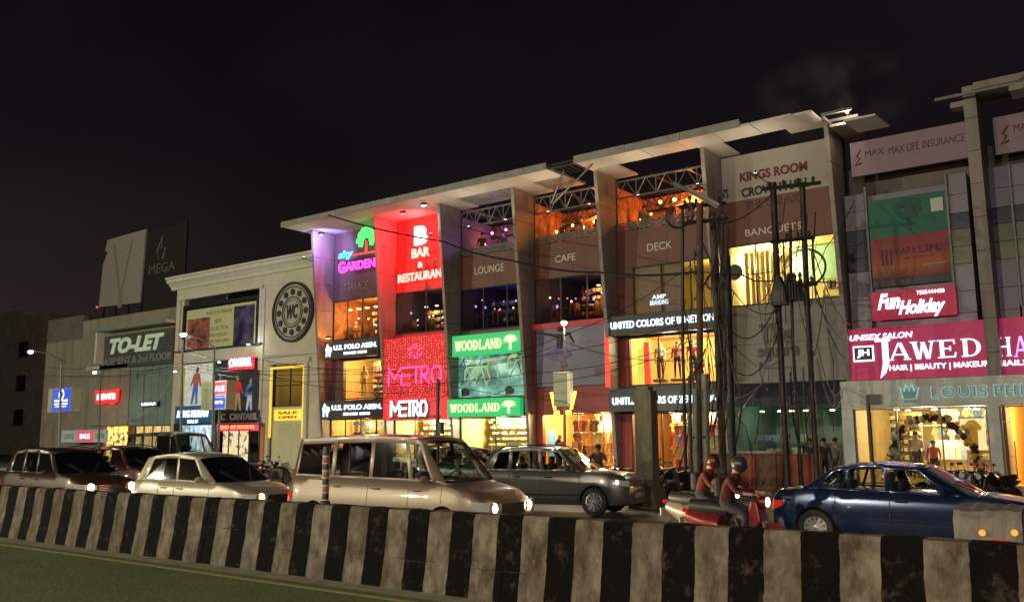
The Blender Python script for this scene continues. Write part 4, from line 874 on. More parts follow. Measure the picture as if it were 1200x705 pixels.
# dark billboard with a dancer, red frame
x0, x1, z0, z1 = R(35.85, 618, 712, 390, 455); x0 = FX[3]+FT+.02; x1 = FX[4]-.02; z0 = Z2+.25; z1 = 7.15
t = thing('dancer_billboard', 'dim grey violet billboard of a leaping dancer in a red frame behind the street lamp', 'billboard', ((x0+x1)/2, 35.85, z0))
bx('board', glowtex('grey violet print', (.045, .04, .055), (.13, .12, .115), .35, .45, (1, 1, 1), (.07, .055, .10), 5), t, x0, x1, 35.88, 35.97, z0, z1)
rf = mat('red billboard frame', (.45, .03, .03), .5, emit=(.5, .02, .02), es=.15, sample=False)
bx('frame', rf, t, x0, x1, 35.75, 35.98, z1, z1+.25); bx('frame', redpan, t, x0, x0+.12, 35.78, 35.878, z0, z1-.002)
dk = pm('dusky', (.05, .03, .04), .3); vi = pm('violet skirt', (.09, .07, .15), .35); lg_ = pm('dusty leg', (.20, .09, .08), .4)
cx_ = x0+1.55; dz = z0+.3
MB().tube([(cx_-1.3, 35.85, dz+2.35), (cx_-.6, 35.85, dz+2.2), (cx_, 35.85, dz+2.05), (cx_+.5, 35.85, dz+2.2), (cx_+.75, 35.85, dz+1.75)], [.05, .07, .1, .07, .05], 6).ball((cx_, 35.85, dz+2.45), .16).tube([(cx_, 35.85, dz+2.2), (cx_-.05, 35.85, dz+1.5)], [.17, .15], 8).build('figure_print', dk, t)
MB().prism([(cx_-.1, dz+1.65), (cx_+.1, dz+1.65), (cx_+.65, dz+1.15), (cx_+.2, dz+.95), (cx_-.4, dz+.9), (cx_-1.0, dz+1.2)], 35.83, 35.87).build('skirt_print', vi, t)
MB().tube([(cx_, 35.85, dz+1.1), (cx_+.05, 35.85, dz+.5), (cx_-.1, 35.85, dz)], [.11, .08, .05], 6).tube([(cx_+.1, 35.85, dz+1.1), (cx_+.3, 35.85, dz+.6)], [.1, .06], 6).build('leg_print', lg_, t)
text('PORTICO', (x1-2.4, x1-.9, z0+1.85, z0+2.1), 35.88, pm('dull violet', (.16, .15, .17), .2), t, 0, .01)
bx('print_panel', pm('grey patch', (.10, .09, .08), .2), t, x1-1.1, x1-.3, 35.86, 35.88, z0+.35, z0+.8)
# colour brand bands
for px, lab, zz in (((713, 840, 378, 397), 'upper dark band with white colours-brand lettering, above the mannequin window', (Z3+.02, Z4-.05)), ((712, 840, 457, 487), 'lower dark band with white colours-brand lettering, above the street-level shop', (Z1+.0, Z2-.05))):
    D = 35.1; x0, x1 = at(712, 400, D)[0], FX[5]-.01; t = thing('shop_sign', lab, 'sign', ((x0+x1)/2, D, zz[0])); bx('board', charcoal, t, x0, x1, D, D+.35, zz[0], zz[1])
    text('UNITED COLORS OF BENETTON.', (at(716, 385, D)[0], at(840, 385, D)[0], zz[0]+.30, zz[0]+.62), D, led, t, .012, .05)
t = thing('light_strip', 'vertical red light strip left of the mannequin window', 'light strip', (FX[4]+.2, 35.5, 4.2)); bx('tube', glow('red strip light', (1, .02, .02), 1.6, True), t, at(709, 420, 35)[0], at(713.5, 420, 35)[0], 35.0, 35.095, 4.15, 7.25)
r = R(DW-.1, 762, 783, 346, 358); t = thing('window_sign', 'small white two-line lit sign in the blinded window above the colours band', 'sign', (r[0], 35.9, r[2]))
text('AMP', (r[0]+.1, r[1]-.1, r[2]+.27, r[3]), DW-.1, glow('cool dim letter', (.75, .85, 1), .9), t, .01, .03); text('BRANDING', (r[0], r[1], r[2], r[2]+.22), DW-.1, glow('cool dim letter', (.75, .85, 1), .9), t, 0, .03)
# hall banner words
t = thing('hall_banner_lettering', 'maroon and black hall names on the white banner at the mall end', 'lettering', (-13, DW, 12))
text('KINGS ROOM', R(DW, 867, 947, 203, 214), DW, mat('maroon print', (.12, .015, .02), .6), t, .04, .02); text('CROWN HALL', R(DW, 869, 950, 221, 232), DW, mat('black print', (.015, .02, .018), .6), t, .04, .02)
text("FLAMIN'S", R(DW, 826, 854, 226, 237), DW, black, t, .03, .02)
text('THE GALAXY', R(DW, 873, 945, 236.5, 247), DW, mat('maroon on brown', (.075, .035, .035), .6), t, .03, .02)
t = thing('square_sign', 'dark unlit lettering with a bracket line on the grey boards behind the twin poles', 'sign', (-13.5, DW, 5)); dkl = mat('dark board letter', (.10, .09, .085), .6)
text('The', R(DW, 890, 930, 380, 405), DW, dkl, t, .03, .05); text('square', R(DW, 888, 937, 408, 424), DW, dkl, t, .03, .05)
r = R(DW, 891, 932, 424, 433); MB().box(r[0], r[1], DW-.05, DW-.001, r[2], r[2]+.06).box(r[0], r[0]+.06, DW-.05, DW-.001, r[2]+.062, r[3]).box(r[1]-.06, r[1], DW-.05, DW-.001, r[2]+.062, r[3]).build('bracket', dkl, t)
# dark awning over the recess
t = thing('shop_awning', 'dark navy awning sagging over the dim green shop between mall and grey building', 'awning', (-13, 35, 3.3))
aw = mat('navy awning cloth', (.03, .035, .06), .8, var=.3)
a, b = bayx(5); n = 7
for k in range(n):
    xa_, xb_ = a+(b-a+.3)*k/n, a+(b-a+.3)*(k+1)/n; MB().add([(xa_, 35.9, 4.08), (xb_-.02, 35.9, 4.08), (xb_-.02, 34.6, 3.45+.03*(k % 2)), (xa_, 34.6, 3.45), (xa_, 34.58, 3.1), (xb_-.02, 34.58, 3.05+.05*(k % 3))], [(0, 1, 2, 3), (3, 2, 5, 4)]).build('awning_panel', aw, t)

# ------------------------------------------------------------------ interiors: lamps and goods
SH = {}
def shirt_mesh():
    pts = [(-.12, .36), (-.06, .40), (.06, .40), (.12, .36), (.24, .22), (.17, .14), (.12, .20), (.12, -.18), (-.12, -.18), (-.12, .20), (-.17, .14), (-.24, .22)]
    return MB().prism([(p[0], p[1]) for p in pts], -.03, .03).mesh('garment', None)
def slot(me, m): me.materials.append(m); return me
GCOL = [(.55, .05, .04), (.6, .45, .12), (.75, .7, .6), (.10, .14, .22), (.62, .24, .05), (.08, .07, .06), (.30, .36, .18), (.5, .1, .18), (.72, .55, .35), (.2, .3, .38)]
gmats = [mat('garment cloth %d' % k, c_, .85, var=.2, scale=6) for k, c_ in enumerate(GCOL)]
shirtm = slot(shirt_mesh(), gmats[0]); boxm = slot(MB().box(-.11, .11, -.1, .1, -.07, .07).mesh('shoe_box', None), gmats[0])
bagm = slot(MB().prism([(-.13, -.12), (.13, -.12), (.10, .1), (-.10, .1)], -.05, .05).tube([(-.06, 0, .1), (0, 0, .2), (.06, 0, .1)], .012, 4).mesh('bag', None), gmats[0])
ORD = ['first', 'second', 'third', 'fourth', 'fifth', 'sixth', 'seventh', 'eighth', 'ninth', 'tenth', 'eleventh', 'twelfth']
def rack(name, label, x0, x1, y, z0, z1, rows, cols, me, item, palette, group=None, tilt=0, sc=1, back=None, miss=.08):
    t = thing(name, label, 'display shelf' if item != 'garment' else 'clothes rail', ((x0+x1)/2, y, z0), group)
    fr = MB()
    for x in (x0, x1-.04): fr.box(x, x+.04, y-.02, y+.04, z0, z1)
    for j in range(rows):
        z = z0+(z1-z0)*(j+ (1 if item == 'garment' else 0))/rows
        fr.box(x0+.041, x1-.041, y-.16, y+.04, z-.015, z+.015)
    fr.build('frame', wood if item != 'garment' else steel, t)
    if back: bx('back_panel', back, t, x0, x1, y+.05, y+.08, z0, z1)
    cols_ = cols
    for j in range(rows):
        for k in range(cols_):
            if rnd() < miss: continue
            x = x0+(x1-x0)*(k+.5)/cols_; z = z0+(z1-z0)*(j+(.45 if item == 'garment' else .33))/rows
            s = ((x1-x0)/cols_/.26*.95*sc, 1, min(1.25, (z1-z0)/rows/.62)) if item == 'garment' else ((x1-x0)/cols_/.26*(.8+.2*rnd()), 1, (z1-z0)/rows/.24*(.5+.45*rnd()))
            clone(item, me, t, (x, y-.05-.08*rnd(), z), rnd()*.5-.25, gmats[palette[int(rnd()*len(palette))]], s)
    return t
random.seed(21)
WP = (1, .72, .34)
a, b = bayx(0)
ceiling_lamps([a+.8+k*.72 for k in range(6)], [36.6], 9.5, 'row of hanging globe lamps in the window under the dull terrace letters', 26, (1, .55, .18), m=glow('warm globe', (1, .8, .5), 5), r=.13)
rack('bottle_shelf', 'back bar shelf in the window under the dull terrace letters', a+1.2, a+3.6, 38.2, 7.8, 9.6, 5, 10, boxm, 'bottle', [1, 4, 8, 2, 5])
ceiling_lamps([a+1.3, a+2.6, a+3.9], [37.3], 6.6, 'downlights in the first-floor polo shop window', 45, WP, r=.1)
rack('clothes_rail', 'dark shelf of folded clothes in the first-floor polo window', a+1.6, b-.5, 37.9, 4.2, 6.5, 7, 9, boxm, 'garment_stack', [0, 5, 4, 8, 3, 5], back=wood)
ceiling_lamps([a+.8, a+2.4, a+4], [37.5], 3.2, 'downlights in the street-level polo shop', 75, WP, r=.1)
rack('clothes_rail', 'rail of shirts in the street-level polo shop', a+.4, b-.4, 37.6, 1.0, 2.9, 3, 14, shirtm, 'garment', [5, 3, 8, 2, 1])
a, b = bayx(1)
ceiling_lamps([a+.9, a+1.7, a+2.7, a+3.6], [37.5], 9.3, 'small warm lamps inside the dark window under the red bar wall', 9, (1, .6, .25), m=glow('warm globe', (1, .8, .5), 5), r=.1)
rack('bottle_shelf', 'lit bottle shelf inside the dark window under the red bar wall', a+.9, a+3.8, 37.8, 8.0, 9.2, 3, 12, boxm, 'bottle', [1, 1, 8, 2])
light('POINT', (a+2.4, 38.2, 9.0), 22, (.45, .25, 1), mb_, .2)
ceiling_lamps([a+.9, a+2.4, a+3.6], [37.5], 3.2, 'downlights in the shoe shop under the red lightbox', 85, (1, .88, .55), r=.1)
rack('shoe_shelf', 'wall of shoe boxes in the shop under the red lightbox', a+.4, b-.2, 37.8, .6, 2.95, 8, 16, boxm, 'shoe_box', [1, 2, 6, 8, 5, 9], back=warmwall)
a, b = bayx(2)
ceiling_lamps([a+.9, a+2.4, a+3.6], [37.5], 3.2, 'downlights in the shop under the lower green lightbox', 100, (1, .92, .6), r=.1)
rack('shoe_shelf', 'wall of shoes and boots in the shop under the lower green lightbox', a+.5, b-.2, 37.9, .6, 2.95, 8, 17, boxm, 'shoe_box', [6, 5, 1, 8, 2, 6, 5], back=yelwall)
rack('shoe_shelf', 'low front stand of shoes under the lower green lightbox', a+1.2, b-.5, 37.0, .3, 1.5, 3, 12, boxm, 'shoe_box', [0, 5, 1, 2, 6])
light('POINT', (a+1.8, 38, 9.0), 30, (.25, .2, 1), mb_, .2); light('POINT', (a+4.0, 37.5, 8.9), 14, (1, .5, .15), mb_, .2)
ceiling_lamps([a+.7, a+3.2, a+4.1], [37], 9.2, 'red and amber bar lamps in the dark window below the first pale band word', 0, WP, m=glow('red bar lamp', (1, .15, .08), 3), r=.08, lights=False)
rack('bottle_shelf', 'blue lit shelf in the dark window below the first pale band word', a+.8, a+3.8, 37.8, 8.0, 9.3, 3, 12, boxm, 'bottle', [9, 3, 2, 9])
a, b = bayx(3)
ceiling_lamps([a+2.9, a+3.6, a+4.2], [37.3], 9.3, 'amber lamps in the dark window below the middle pale band word', 18, (1, .55, .2), m=glow('warm globe', (1, .8, .5), 5), r=.09)
light('POINT', (a+1.9, 38, 8.9), 16, (.3, .25, 1), mb_, .2)
rack('bottle_shelf', 'amber lit shelf in the dark window below the middle pale band word', a+1.6, a+4.3, 37.9, 7.9, 9.4, 4, 12, boxm, 'bottle', [1, 4, 8, 0, 2])
ceiling_lamps([a+.9, a+2.4, a+3.8], [37.3], 3.2, 'downlights in the orange shop behind the street lamp', 120, (1, .72, .34), r=.1)
rack('clothes_rail', 'rail of red and orange garments at the right of the orange shop', a+2.5, b-.25, 37.6, .6, 3.1, 5, 10, shirtm, 'garment', [0, 0, 4, 7, 1, 2])
rack('clothes_rail', 'rail of tan garments in the middle of the orange shop', a+1.6, a+3.2, 37.0, .3, 2.7, 4, 7, shirtm, 'garment', [1, 4, 5, 8])
rack('bag_shelf', 'shelf of bags high in the orange shop', a+2.6, b-.3, 38.4, 1.9, 3.0, 3, 9, bagm, 'bag', [5, 0, 3, 1])
x0, x1, z0, z1 = R(37.0, 640, 651, 505, 529); t = thing('stand_poster', 'small upright blue and teal lit poster inside the orange shop', 'poster', (x0, 37, z0)); bx('board', glowtex('blue lit poster', (.25, .6, .95), (.03, .45, .35), 1.0, 1.8, (1, 1, .5), None, 2), t, x0, x1, 37, 37.05, 1.0, z1); bx('leg', steel, t, x0+.1, x1-.1, 37.06, 37.1, .21, 1.0)
a, b = bayx(4)
ceiling_lamps([a+1.2, a+2.6, a+4.2], [37.2], 6.65, 'downlights over the mannequins on the first floor', 80, (1, .82, .45), r=.1)
ceiling_lamps([a+1.2, a+2.7, a+4.3], [37.5], 3.25, 'downlights in the street-level shop under the lower colours band', 110, (1, .72, .34), r=.1)
rack('clothes_rail', 'two-tier rail of bright garments behind the parked motorcycles', a+1.7, b-.3, 37.7, .5, 3.05, 5, 14, shirtm, 'garment', [0, 2, 4, 9, 7, 8, 5, 2])
rack('clothes_rail', 'front rail of mixed garments under the lower colours band', a+2.2, b-.8, 37.0, .4, 2.4, 4, 10, shirtm, 'garment', [0, 2, 4, 1, 7, 6])
for q, (px, m, z_) in enumerate(((750, glow('yellow green panel', (.75, .85, .1), .8), (4.2, 6.0)), (757.5, glow('red panel lit', (.9, .06, .04), .8), (4.2, 6.25)))):
    x = at(px, 430, 36.8)[0]; bx('display_column', m, mb_, x-.12, x+.16, 36.8, 36.95, *z_)
for q, (px, m, z_) in enumerate(((733.5, glow('pale yellow panel', (1, .9, .45), .9), (.3, 2.3)), (738, glow('red panel lit', (.9, .06, .04), .8), (.3, 2.2)), (743, glow('yellow panel lit', (1, .85, .08), .9), (.3, 1.8)))):
    x = at(px, 520, 36.6)[0]; bx('display_column', m, mb_, x-.14, x+.15, 36.6, 36.75, *z_)
light('POINT', (b-1.4, 38.2, 9.0), 85, (1, .80, .30), mb_, .3)
a, b = bayx(5)
ceiling_lamps([a+.8, a+1.9], [37.6], 9.75, 'downlights in the banquet window at its yellow left half', 80, (1, .82, .38), r=.1)
light('POINT', (b-1.2, 39.5, 9.2), 22, (.4, 1, .6), mb_, .3)
bx('partition', mat('green partition', (.22, .40, .28), .6), mb_, a+2.0, b-.1, 38.6, 38.7, 8.6, 10.1)
for k in range(9): bx('curtain', mat('amber curtain', (.72, .5, .2), .8, var=.15), mb_, a+.35+k*.24, a+.52+k*.24, 37.3+.08*(k % 2), 37.36+.08*(k % 2), 7.5, 9.9 if k < 5 else 9.0-.12*k)
rack('display_shelf', 'shelf with small things in the banquet window', a+3.4, b-.3, 38.4, 7.5, 8.7, 2, 7, boxm, 'bottle', [1, 5, 2, 4])
light('POINT', (a+1.4, 38, 2.6), 14, (.55, 1, .65), mb_, .2); light('POINT', (b-1.0, 38.5, 2.6), 5, (1, .7, .5), mb_, .2)
t = ceiling_lamps([a+.7, a+1.5, a+2.0, a+2.6, a+3.7, a+4.3], [37.6], 3.0, 'row of small lamps under the navy awning', 0, WP, r=.1, lights=False)
rack('crate_shelf', 'green lit counter shelf with crates under the navy awning', a+.3, a+2.9, 38, .6, 2.2, 3, 7, boxm, 'crate', [6, 9, 5, 6, 2])
# terrace: coloured light, tables, plants
for i, (c1, p) in ((2, ((.6, .25, 1), 60)), (3, ((1, .30, .06), 250)), (4, ((1, .30, .06), 280))):
    a, b = bayx(i); light('POINT', (a+2.8, 37.9, 12.9), p, c1, mb_, .3)
    if i == 2: light('POINT', (a+.8, 37.6, 12.5), 25, (1, .4, .1), mb_, .2)
random.seed(12)
leafm = mat('potted shrub leaf', (.05, .07, .03), .8, var=.4)
def shrub_mesh(seed, n=90, r=.42):
    random.seed(seed); m = MB()
    m.tube([(0, 0, 0), (.02, 0, .35)], [.03, .015], 5)
    for k in range(n):
        d = Vector((random.gauss(0, 1), random.gauss(0, 1), random.gauss(0, 1))).normalized()*r*random.uniform(.35, 1); p = Vector((d.x, d.y, .45+d.z*.8))
        u = Vector((random.gauss(0, 1), random.gauss(0, 1), random.gauss(0, 1))).normalized()*.09; v = u.cross(Vector((.3, .5, .8))).normalized()*.04
        m.add([p-u, p+v, p+u, p-v], [(0, 1, 2, 3)])
    return m.mesh('foliage', leafm)
shr = [shrub_mesh(40+k) for k in range(3)]; potm = MB().lathe([(.13, 0), (.17, .22), (.17, .24)], n=10).mesh('pot', mat('clay pot', (.3, .12, .06), .8))
W3 = {2: 'purple lit', 3: 'left orange lit', 4: 'right orange lit'}
for i in (2, 3, 4):
    a, b = bayx(i)
    for k in range(6):
        x = a+.45+k*(b-a-.9)/5+random.uniform(-.1, .1); t = thing('potted_shrub', f'{ORD[k]} small potted shrub from the left along the rail of the {W3[i]} terrace', 'plant', (x, 36.7, Z6), 'shrubs along the terrace rails')
        clone('pot', potm, t, (0, 0, 0)).matrix_parent_inverse = Matrix(); clone('foliage', shr[k % 3], t, (0, 0, .2), k, scale=(1.0, .9, .95+.35*rnd())).matrix_parent_inverse = Matrix()
    for k in range(8):
        x = a+.5+k*(b-a-.9)/7+random.uniform(-.15, .15); t = thing('pendant_lamp', f'{ORD[k]} hanging lamp from the left in the {W3[i]} terrace', 'lamp', (x, 37.4, 12.95), 'terrace pendant lamps')
        z = 12.75+random.uniform(-.5, .3); MB().tube([(x, 37.4, 13.9), (x, 37.4, z)], .012, 4).build('cord', black, t); MB().ball((x, 37.4, z-.1), .05+.05*rnd(), 8, 5).build('shade', glow('purple bulb', (.8, .35, 1), 3) if i == 2 else glow('orange bulb', (1, .5, .15), 4), t)
    umb = thing('terrace_canopy', f'small peaked tent roof on the {W3[i]} terrace', 'canopy', (a+3, 38.3, Z6))
    if i == 2: bpy.data.objects.remove(umb)
    else:
        MB().add([(a+1.6, 37.9, 12.75), (a+4.3, 37.9, 12.75), (a+4.3, 38.8, 12.75), (a+1.6, 38.8, 12.75), (a+2.95, 38.3, 13.25)], [(0, 1, 4), (1, 2, 4), (2, 3, 4), (3, 0, 4)]).build('cloth', mat('orange tent cloth', (.7, .4, .2), .8), umb)
        for q in (a+1.65, a+4.25): bx('post', wood, umb, q, q+.06, 37.95, 38.01, Z6, 12.75)
# boutique under the fascia
random.seed(33)
zc_ = at(1080, 482, 36)[1]
ceiling_lamps([-8.6, -7.3, -6.2, -5.4], [35.6, 37.3], zt-.03, 'white ceiling downlights in the boutique at the right', 45, (1, .86, .55), m=glow('white down light', (1, 1, .9), 8), r=.1)
ceiling_lamps([-3.5, -1.5], [36.5], zt-.03, 'downlights in the amber shop cut by the right edge', 70, (1, .72, .3), r=.1)
arch = thing('flower_arch', 'arch of dark and gold flowers in the boutique window', 'flower arch', (-7.4, 34.9, .2)); flm = [mat('dark flower', (.03, .015, .03), .8), mat('gold flower', (.8, .5, .12), .8), mat('grey leaf', (.20, .24, .20), .8)]
flow = MB().ball((0, 0, 0), .085, 6, 4).mesh('flower', flm[0]); axx, azz = at(1078, 560, 34.9)
for k in range(120):
    tt = math.pi*(k+.5)/120; jr = random.uniform(-.13, .13); p = (-7.30+(1.45+jr)*math.cos(tt), 34.9+random.uniform(-.1, .1), .7+(1.9+jr)*math.sin(tt))
    clone('flower', flow, arch, p, 0, flm[0 if rnd() < .62 else (1 if rnd() < .6 else 2)], (1, 1, 1)).scale = (.7+.8*rnd(),)*3
rack('clothes_rail', 'rail of pale shirts behind the flower arch', -8.4, -6.6, 37.2, .4, 2.3, 1, 9, shirtm, 'garment', [2, 8, 2, 5, 9])
rack('display_shelf', 'white shelf with small goods behind the flower arch', -6.4, -5.2, 38.6, .5, 2.6, 5, 6, boxm, 'folded_shirt', [2, 3, 8, 0], back=yelwall)
rack('clothes_rail', 'rail of dark and pale shirts in the amber shop at the right edge', -4.2, -3.2, 35.6, 1.2, 2.7, 2, 5, shirtm, 'garment', [5, 2, 9, 2])
t = thing('framed_print', 'tall golden lit picture of a shirt right of the flower arch', 'picture', (-5.4, 35.8, .8)); x0, x1, z0, z1 = R(35.6, 1126, 1155, 490, 527)
bx('board', glow('golden picture', (1, .82, .42), .7), t, x0, x1, 35.6, 35.65, z0, z1); o = clone('shirt_print', shirtm, t, ((x0+x1)/2, 35.56, (z0+z1)/2-.1), 0, gmats[1], (1.3, .6, 1.5)); bx('frame', black, t, x0, x1, 35.55, 35.66, z1, z1+.04)
# more stock and small lamps so the windows read as busy rooms
random.seed(55)
rack('display_shelf', 'tall shelf of folded shirts at the left side of the boutique', -9.1, -8.0, 36.6, .4, 2.8, 8, 5, boxm, 'folded_shirt', [2, 8, 9, 5, 1], back=yelwall)
rack('clothes_rail', 'upper rail of shirts high behind the flower arch', -8.0, -5.9, 38.6, 1.4, 2.9, 2, 11, shirtm, 'garment', [2, 8, 5, 9, 1, 3])
rack('display_shelf', 'shelf of shoes and bags at the right side of the boutique', -6.3, -4.9, 36.4, .4, 1.7, 4, 8, boxm, 'shoe', [7, 0, 2, 5, 8])
rack('display_shelf', 'shelf with patterned stock in the amber shop at the right edge', -3.2, -1.4, 37.2, .5, 2.6, 5, 8, boxm, 'folded_shirt', [1, 5, 8, 2])
gl_w = glow('tiny warm bulb', (1, .62, .25), 4); gl_r = glow('tiny red bulb', (1, .12, .1), 3); gl_b = glow('tiny violet bulb', (.35, .3, 1), 3)
for i, z_, n_, ms_, lab in ((1, 9.0, 16, (gl_w, gl_w, gl_b), 'string of small warm and violet bulbs inside the window under the red bar wall'), (2, 9.0, 15, (gl_b, gl_w, gl_r), 'string of small violet and red bulbs in the window below the first pale band word'), (3, 9.1, 18, (gl_w, gl_w, gl_b, gl_r), 'string of small mixed bulbs in the window below the middle pale band word'), (0, 9.3, 12, (gl_w,), 'string of small warm bulbs in the window under the neon garden sign')):
    a, b = bayx(i); t = thing('string_lights', lab, 'string lights', (a+1, 36.8, z_)); cd = [(a+.3+(b-a-.6)*k/(n_-1), 36.9+.3*math.sin(k*1.7), z_-.35*abs(math.sin(k*.9))-.5*rnd()) for k in range(n_)]
    MB().tube(cd, .008, 4).build('cord', black, t)
    for p in cd: MB().ball(p, .035+.03*rnd(), 6, 4).build('bulb', random.choice(ms_), t)
tabm = MB().lathe([(.32, .70), (.32, .74)], n=12).lathe([(.04, 0), (.04, .7)], n=6).lathe([(.2, 0), (.2, .03)], n=10).mesh('table', wood)
for i in (0, 1, 2, 3):
    a, b = bayx(i)
    for k in range(3):
        t = thing('cafe_table', f'{ORD[k]} round table from the left inside the dark window of bay {["one", "two", "three", "four"][i]}', 'table', (a+1+k*1.4, 37.0, 7.52)); clone('table', tabm, t, (0, 0, 0)).matrix_parent_inverse = Matrix()
        for s in (-1, 1): o = bx('chair_back', wood, t, s*.55-.03, s*.55+.03, -.2, .2, .3, .95); o.matrix_parent_inverse = Matrix()
# ------------------------------------------------------------------ street furniture
def street_lamp(label, D, base_px, top_py, lamp_px, lamp_py, power, col, group='street lamps', r=.07, spot=140, m=lampw, arm2=None, z0=.14, headr=.28):
    X = at(base_px, 500, D)[0]; xt, zt_ = at(base_px, top_py, D); lx, lz = at(lamp_px, lamp_py, D)
    t = thing('street_lamp', label, 'street lamp', (X, D, z0), group)
    MB().tube([(X, D, z0), (xt if abs(xt-X) < .5 else X, D, zt_)], [r*1.2, r*.75], 8).build('pole', steel, t, True); MB().lathe([(.16, 0), (.16, .03), (.1, .06)], X, D, z0, 8).build('base', steel, t)
    if abs(lx-X) > .3: MB().tube([(X, D, zt_), ((X+lx)/2, D, (zt_*.4+lz*.6)+.12), (lx, D, lz+.1)], .035, 6).build('arm', steel, t)
    hd = MB().ball((lx, D, lz+.08), (headr, .13, .07), 10, 5).build('lamp_head', steel, t); MB().ball((lx, D, lz+.0), (headr*.8, .13, .11), 10, 6).build('lens', m, hd)
    if power: light('SPOT', (lx, D, lz-.06), power, col, t, .12, spot, (0, 0, 0))
    return t, X
t, X = street_lamp('street lamp with round bright bulb above the pale double-sided display box', 29, 661, 383, 661, 378, 2600, (1, .92, .68), r=.055, spot=165, m=lampm, headr=.14)
# display box with V lights on that pole
x0, x1, z0, z1 = R(28.8, 650, 671, 436, 476); db = thing('display_box', 'pale green unlit display box on the lamp pole with a yellow V light below', 'sign box', (X, 28.8, z0))
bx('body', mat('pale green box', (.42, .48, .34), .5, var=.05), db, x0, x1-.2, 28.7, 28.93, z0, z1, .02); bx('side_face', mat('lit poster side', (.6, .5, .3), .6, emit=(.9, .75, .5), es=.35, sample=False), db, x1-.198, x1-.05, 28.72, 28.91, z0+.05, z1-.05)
vl_ = glow('amber tube', (1, .55, .06), 3)
MB().tube([(x0-.16, 28.8, z0+.55), (x0-.0, 28.8, z0-.12)], .06, 8).build('light_tube', vl_, db); MB().tube([(x1+.12, 28.8, z0+.55), (x1-.08, 28.8, z0-.12)], .06, 8).build('light_tube', vl_, db)
for q in (x0+.08, x1-.2): MB().lathe([(.12, 0), (.1, .16)], q, 28.8, z0-.32, 8).build('light_cup', vl_, db)
street_lamp('street lamp reaching left over the far end of the street', 25, 72, 425, 36, 412, 300, (.8, 1, .9), spot=120)
street_lamp('street lamp in front of the portrait billboard of the cream building', 26, 214, 398, 215, 392, 1500, (.85, 1, .82), spot=165)
street_lamp('short lamp pole with a left-reaching arm beside the black poster', 26.5, 251, 410, 222, 396, 0, (1, 1, .9), m=steel)
street_lamp('lamp at the canopy corner of the tan building', 33, 118, 436, 111, 436, 350, (.9, 1, .85), spot=150, headr=.2)
# small bracket lamps under the frame
for k, (px, py) in enumerate(((291, 403.5), (205, 435), (257, 424))):
    x, z = at(px, py, 35.3); t = thing('bracket_lamp', ['small white bracket lamp at the right end of the billboard sill', 'small white bracket lamp at the left corner over the white poster', 'small white bracket lamp left of the red lightbox'][k], 'lamp', (x, 35.3, z), 'bracket lamps')
    MB().ball((x, 35.3, z), (.16, .08, .05), 8, 5).build('lens', tspot, t); MB().tube([(x, 35.3, z+.04), (x, 35.85, z+.1)], .02, 5).build('arm', black, t)
light('POINT', (at(291, 410, 35.2)[0], 35.1, 8.0), 25, (1, 1, .8), wb, .1)
# flood lamps; the coloured ones are added to tint bar wall and first fin
def flood(label, loc, power, col, size, aim, m):
    t = thing('flood_lamp', label, 'flood lamp', loc); x, y, z = loc
    bx('housing', black, t, x-.14, x+.14, y-.08, y+.08, z-.05, z+.08); bx('lens', m, t, x-.12, x+.12, y-.07, y+.07, z-.07, z-.052)
    d = Vector(aim)-Vector(loc); q = d.to_track_quat('-Z', 'Y').to_euler(); light('SPOT', (x, y, z-.1), power, col, t, .15, size, q)
flood('violet flood lamp under the left end of the roof slab', (FX[0]+1.2, 34.0, 13.6), 900, (.35, .3, 1), 130, (FX[0]+.2, 35.2, 13.2), glow('violet lens', (.5, .5, 1), 4))
flood('red flood lamp aimed at the bar wall from the roof edge', (FX[1]+2.9, 33.6, 13.7), 4000, (1, .02, .03), 150, (FX[1]+1.6, 36, 11.4), glow('red lens', (1, .1, .1), 4))
flood('orange flood lamp at the foot of the first fin', (FX[0]+.9, 35.0, 7.7), 160, (1, .4, .05), 120, (FX[0]+.2, 35.5, 9.2), glow('orange lens', (1, .5, .1), 4))
flood('small white lamp on the roof edge over the bar', (at(495, 243, 33.5)[0], 33.6, 13.9), 60, (.7, .9, 1), 150, (at(495, 243, 33.5)[0], 34.2, 10), glow('white lens', (.9, 1, 1), 8))
# metal sign lightboxes on poles
def lightbox(label, px, D, polepx, face, items, side=.25):
    x0, x1, z0, z1 = R(D, *px); t = thing('pole_sign', label, 'sign box', (x0, D, .14)); X = at(polepx, (px[2]+px[3])/2, D)[0]
    MB().tube([(X, D+.3, .14), (X, D+.3, z1+.3)], .06, 8).build('pole', steel, t); bx('box', mat('sign box side', (.38, .40, .26), .6), t, x0-side, x1, D+.02, D+.55, z0, z1); bx('face', face, t, x0+.02, x1-.02, D-.01, D+.015, z0+.03, z1-.03)
    for s, a, b, c0, c1, m in items: text(s, (x0+(x1-x0)*a, x0+(x1-x0)*b, z0+(z1-z0)*c0, z0+(z1-z0)*c1), D-.01, m, t, .03, .01)
    return t, x0, x1, z0, z1
blueface = glow('blue sign face', (.03, .08, .60), .75)
t, x0, x1, z0, z1 = lightbox('blue pole sign with a white round mark at the left of the street', (61, 83, 455, 483), 25.4, 66, blueface, [('PHONE', .15, .85, .42, .52, led), ('SERVICE CENTRE', .15, .85, .30, .37, led), ('mobile repair', .2, .8, .2, .26, led)], .5)
MB().add([((x0+x1)/2+r*math.cos(k*math.pi/10), 25.38, z0+(z1-z0)*.72+r*math.sin(k*math.pi/10)) for r in (.30, .20) for k in range(20)], [(k, (k+1) % 20, 20+(k+1) % 20, 20+k) for k in range(20)]).build('logo', led, t)
t, x0, x1, z0, z1 = lightbox('small pole sign, pink over blue, in front of the black poster', (248, 265, 446, 480), 27.5, 252, glow('pale sign face', (.75, .70, .72), .5), [], .9)
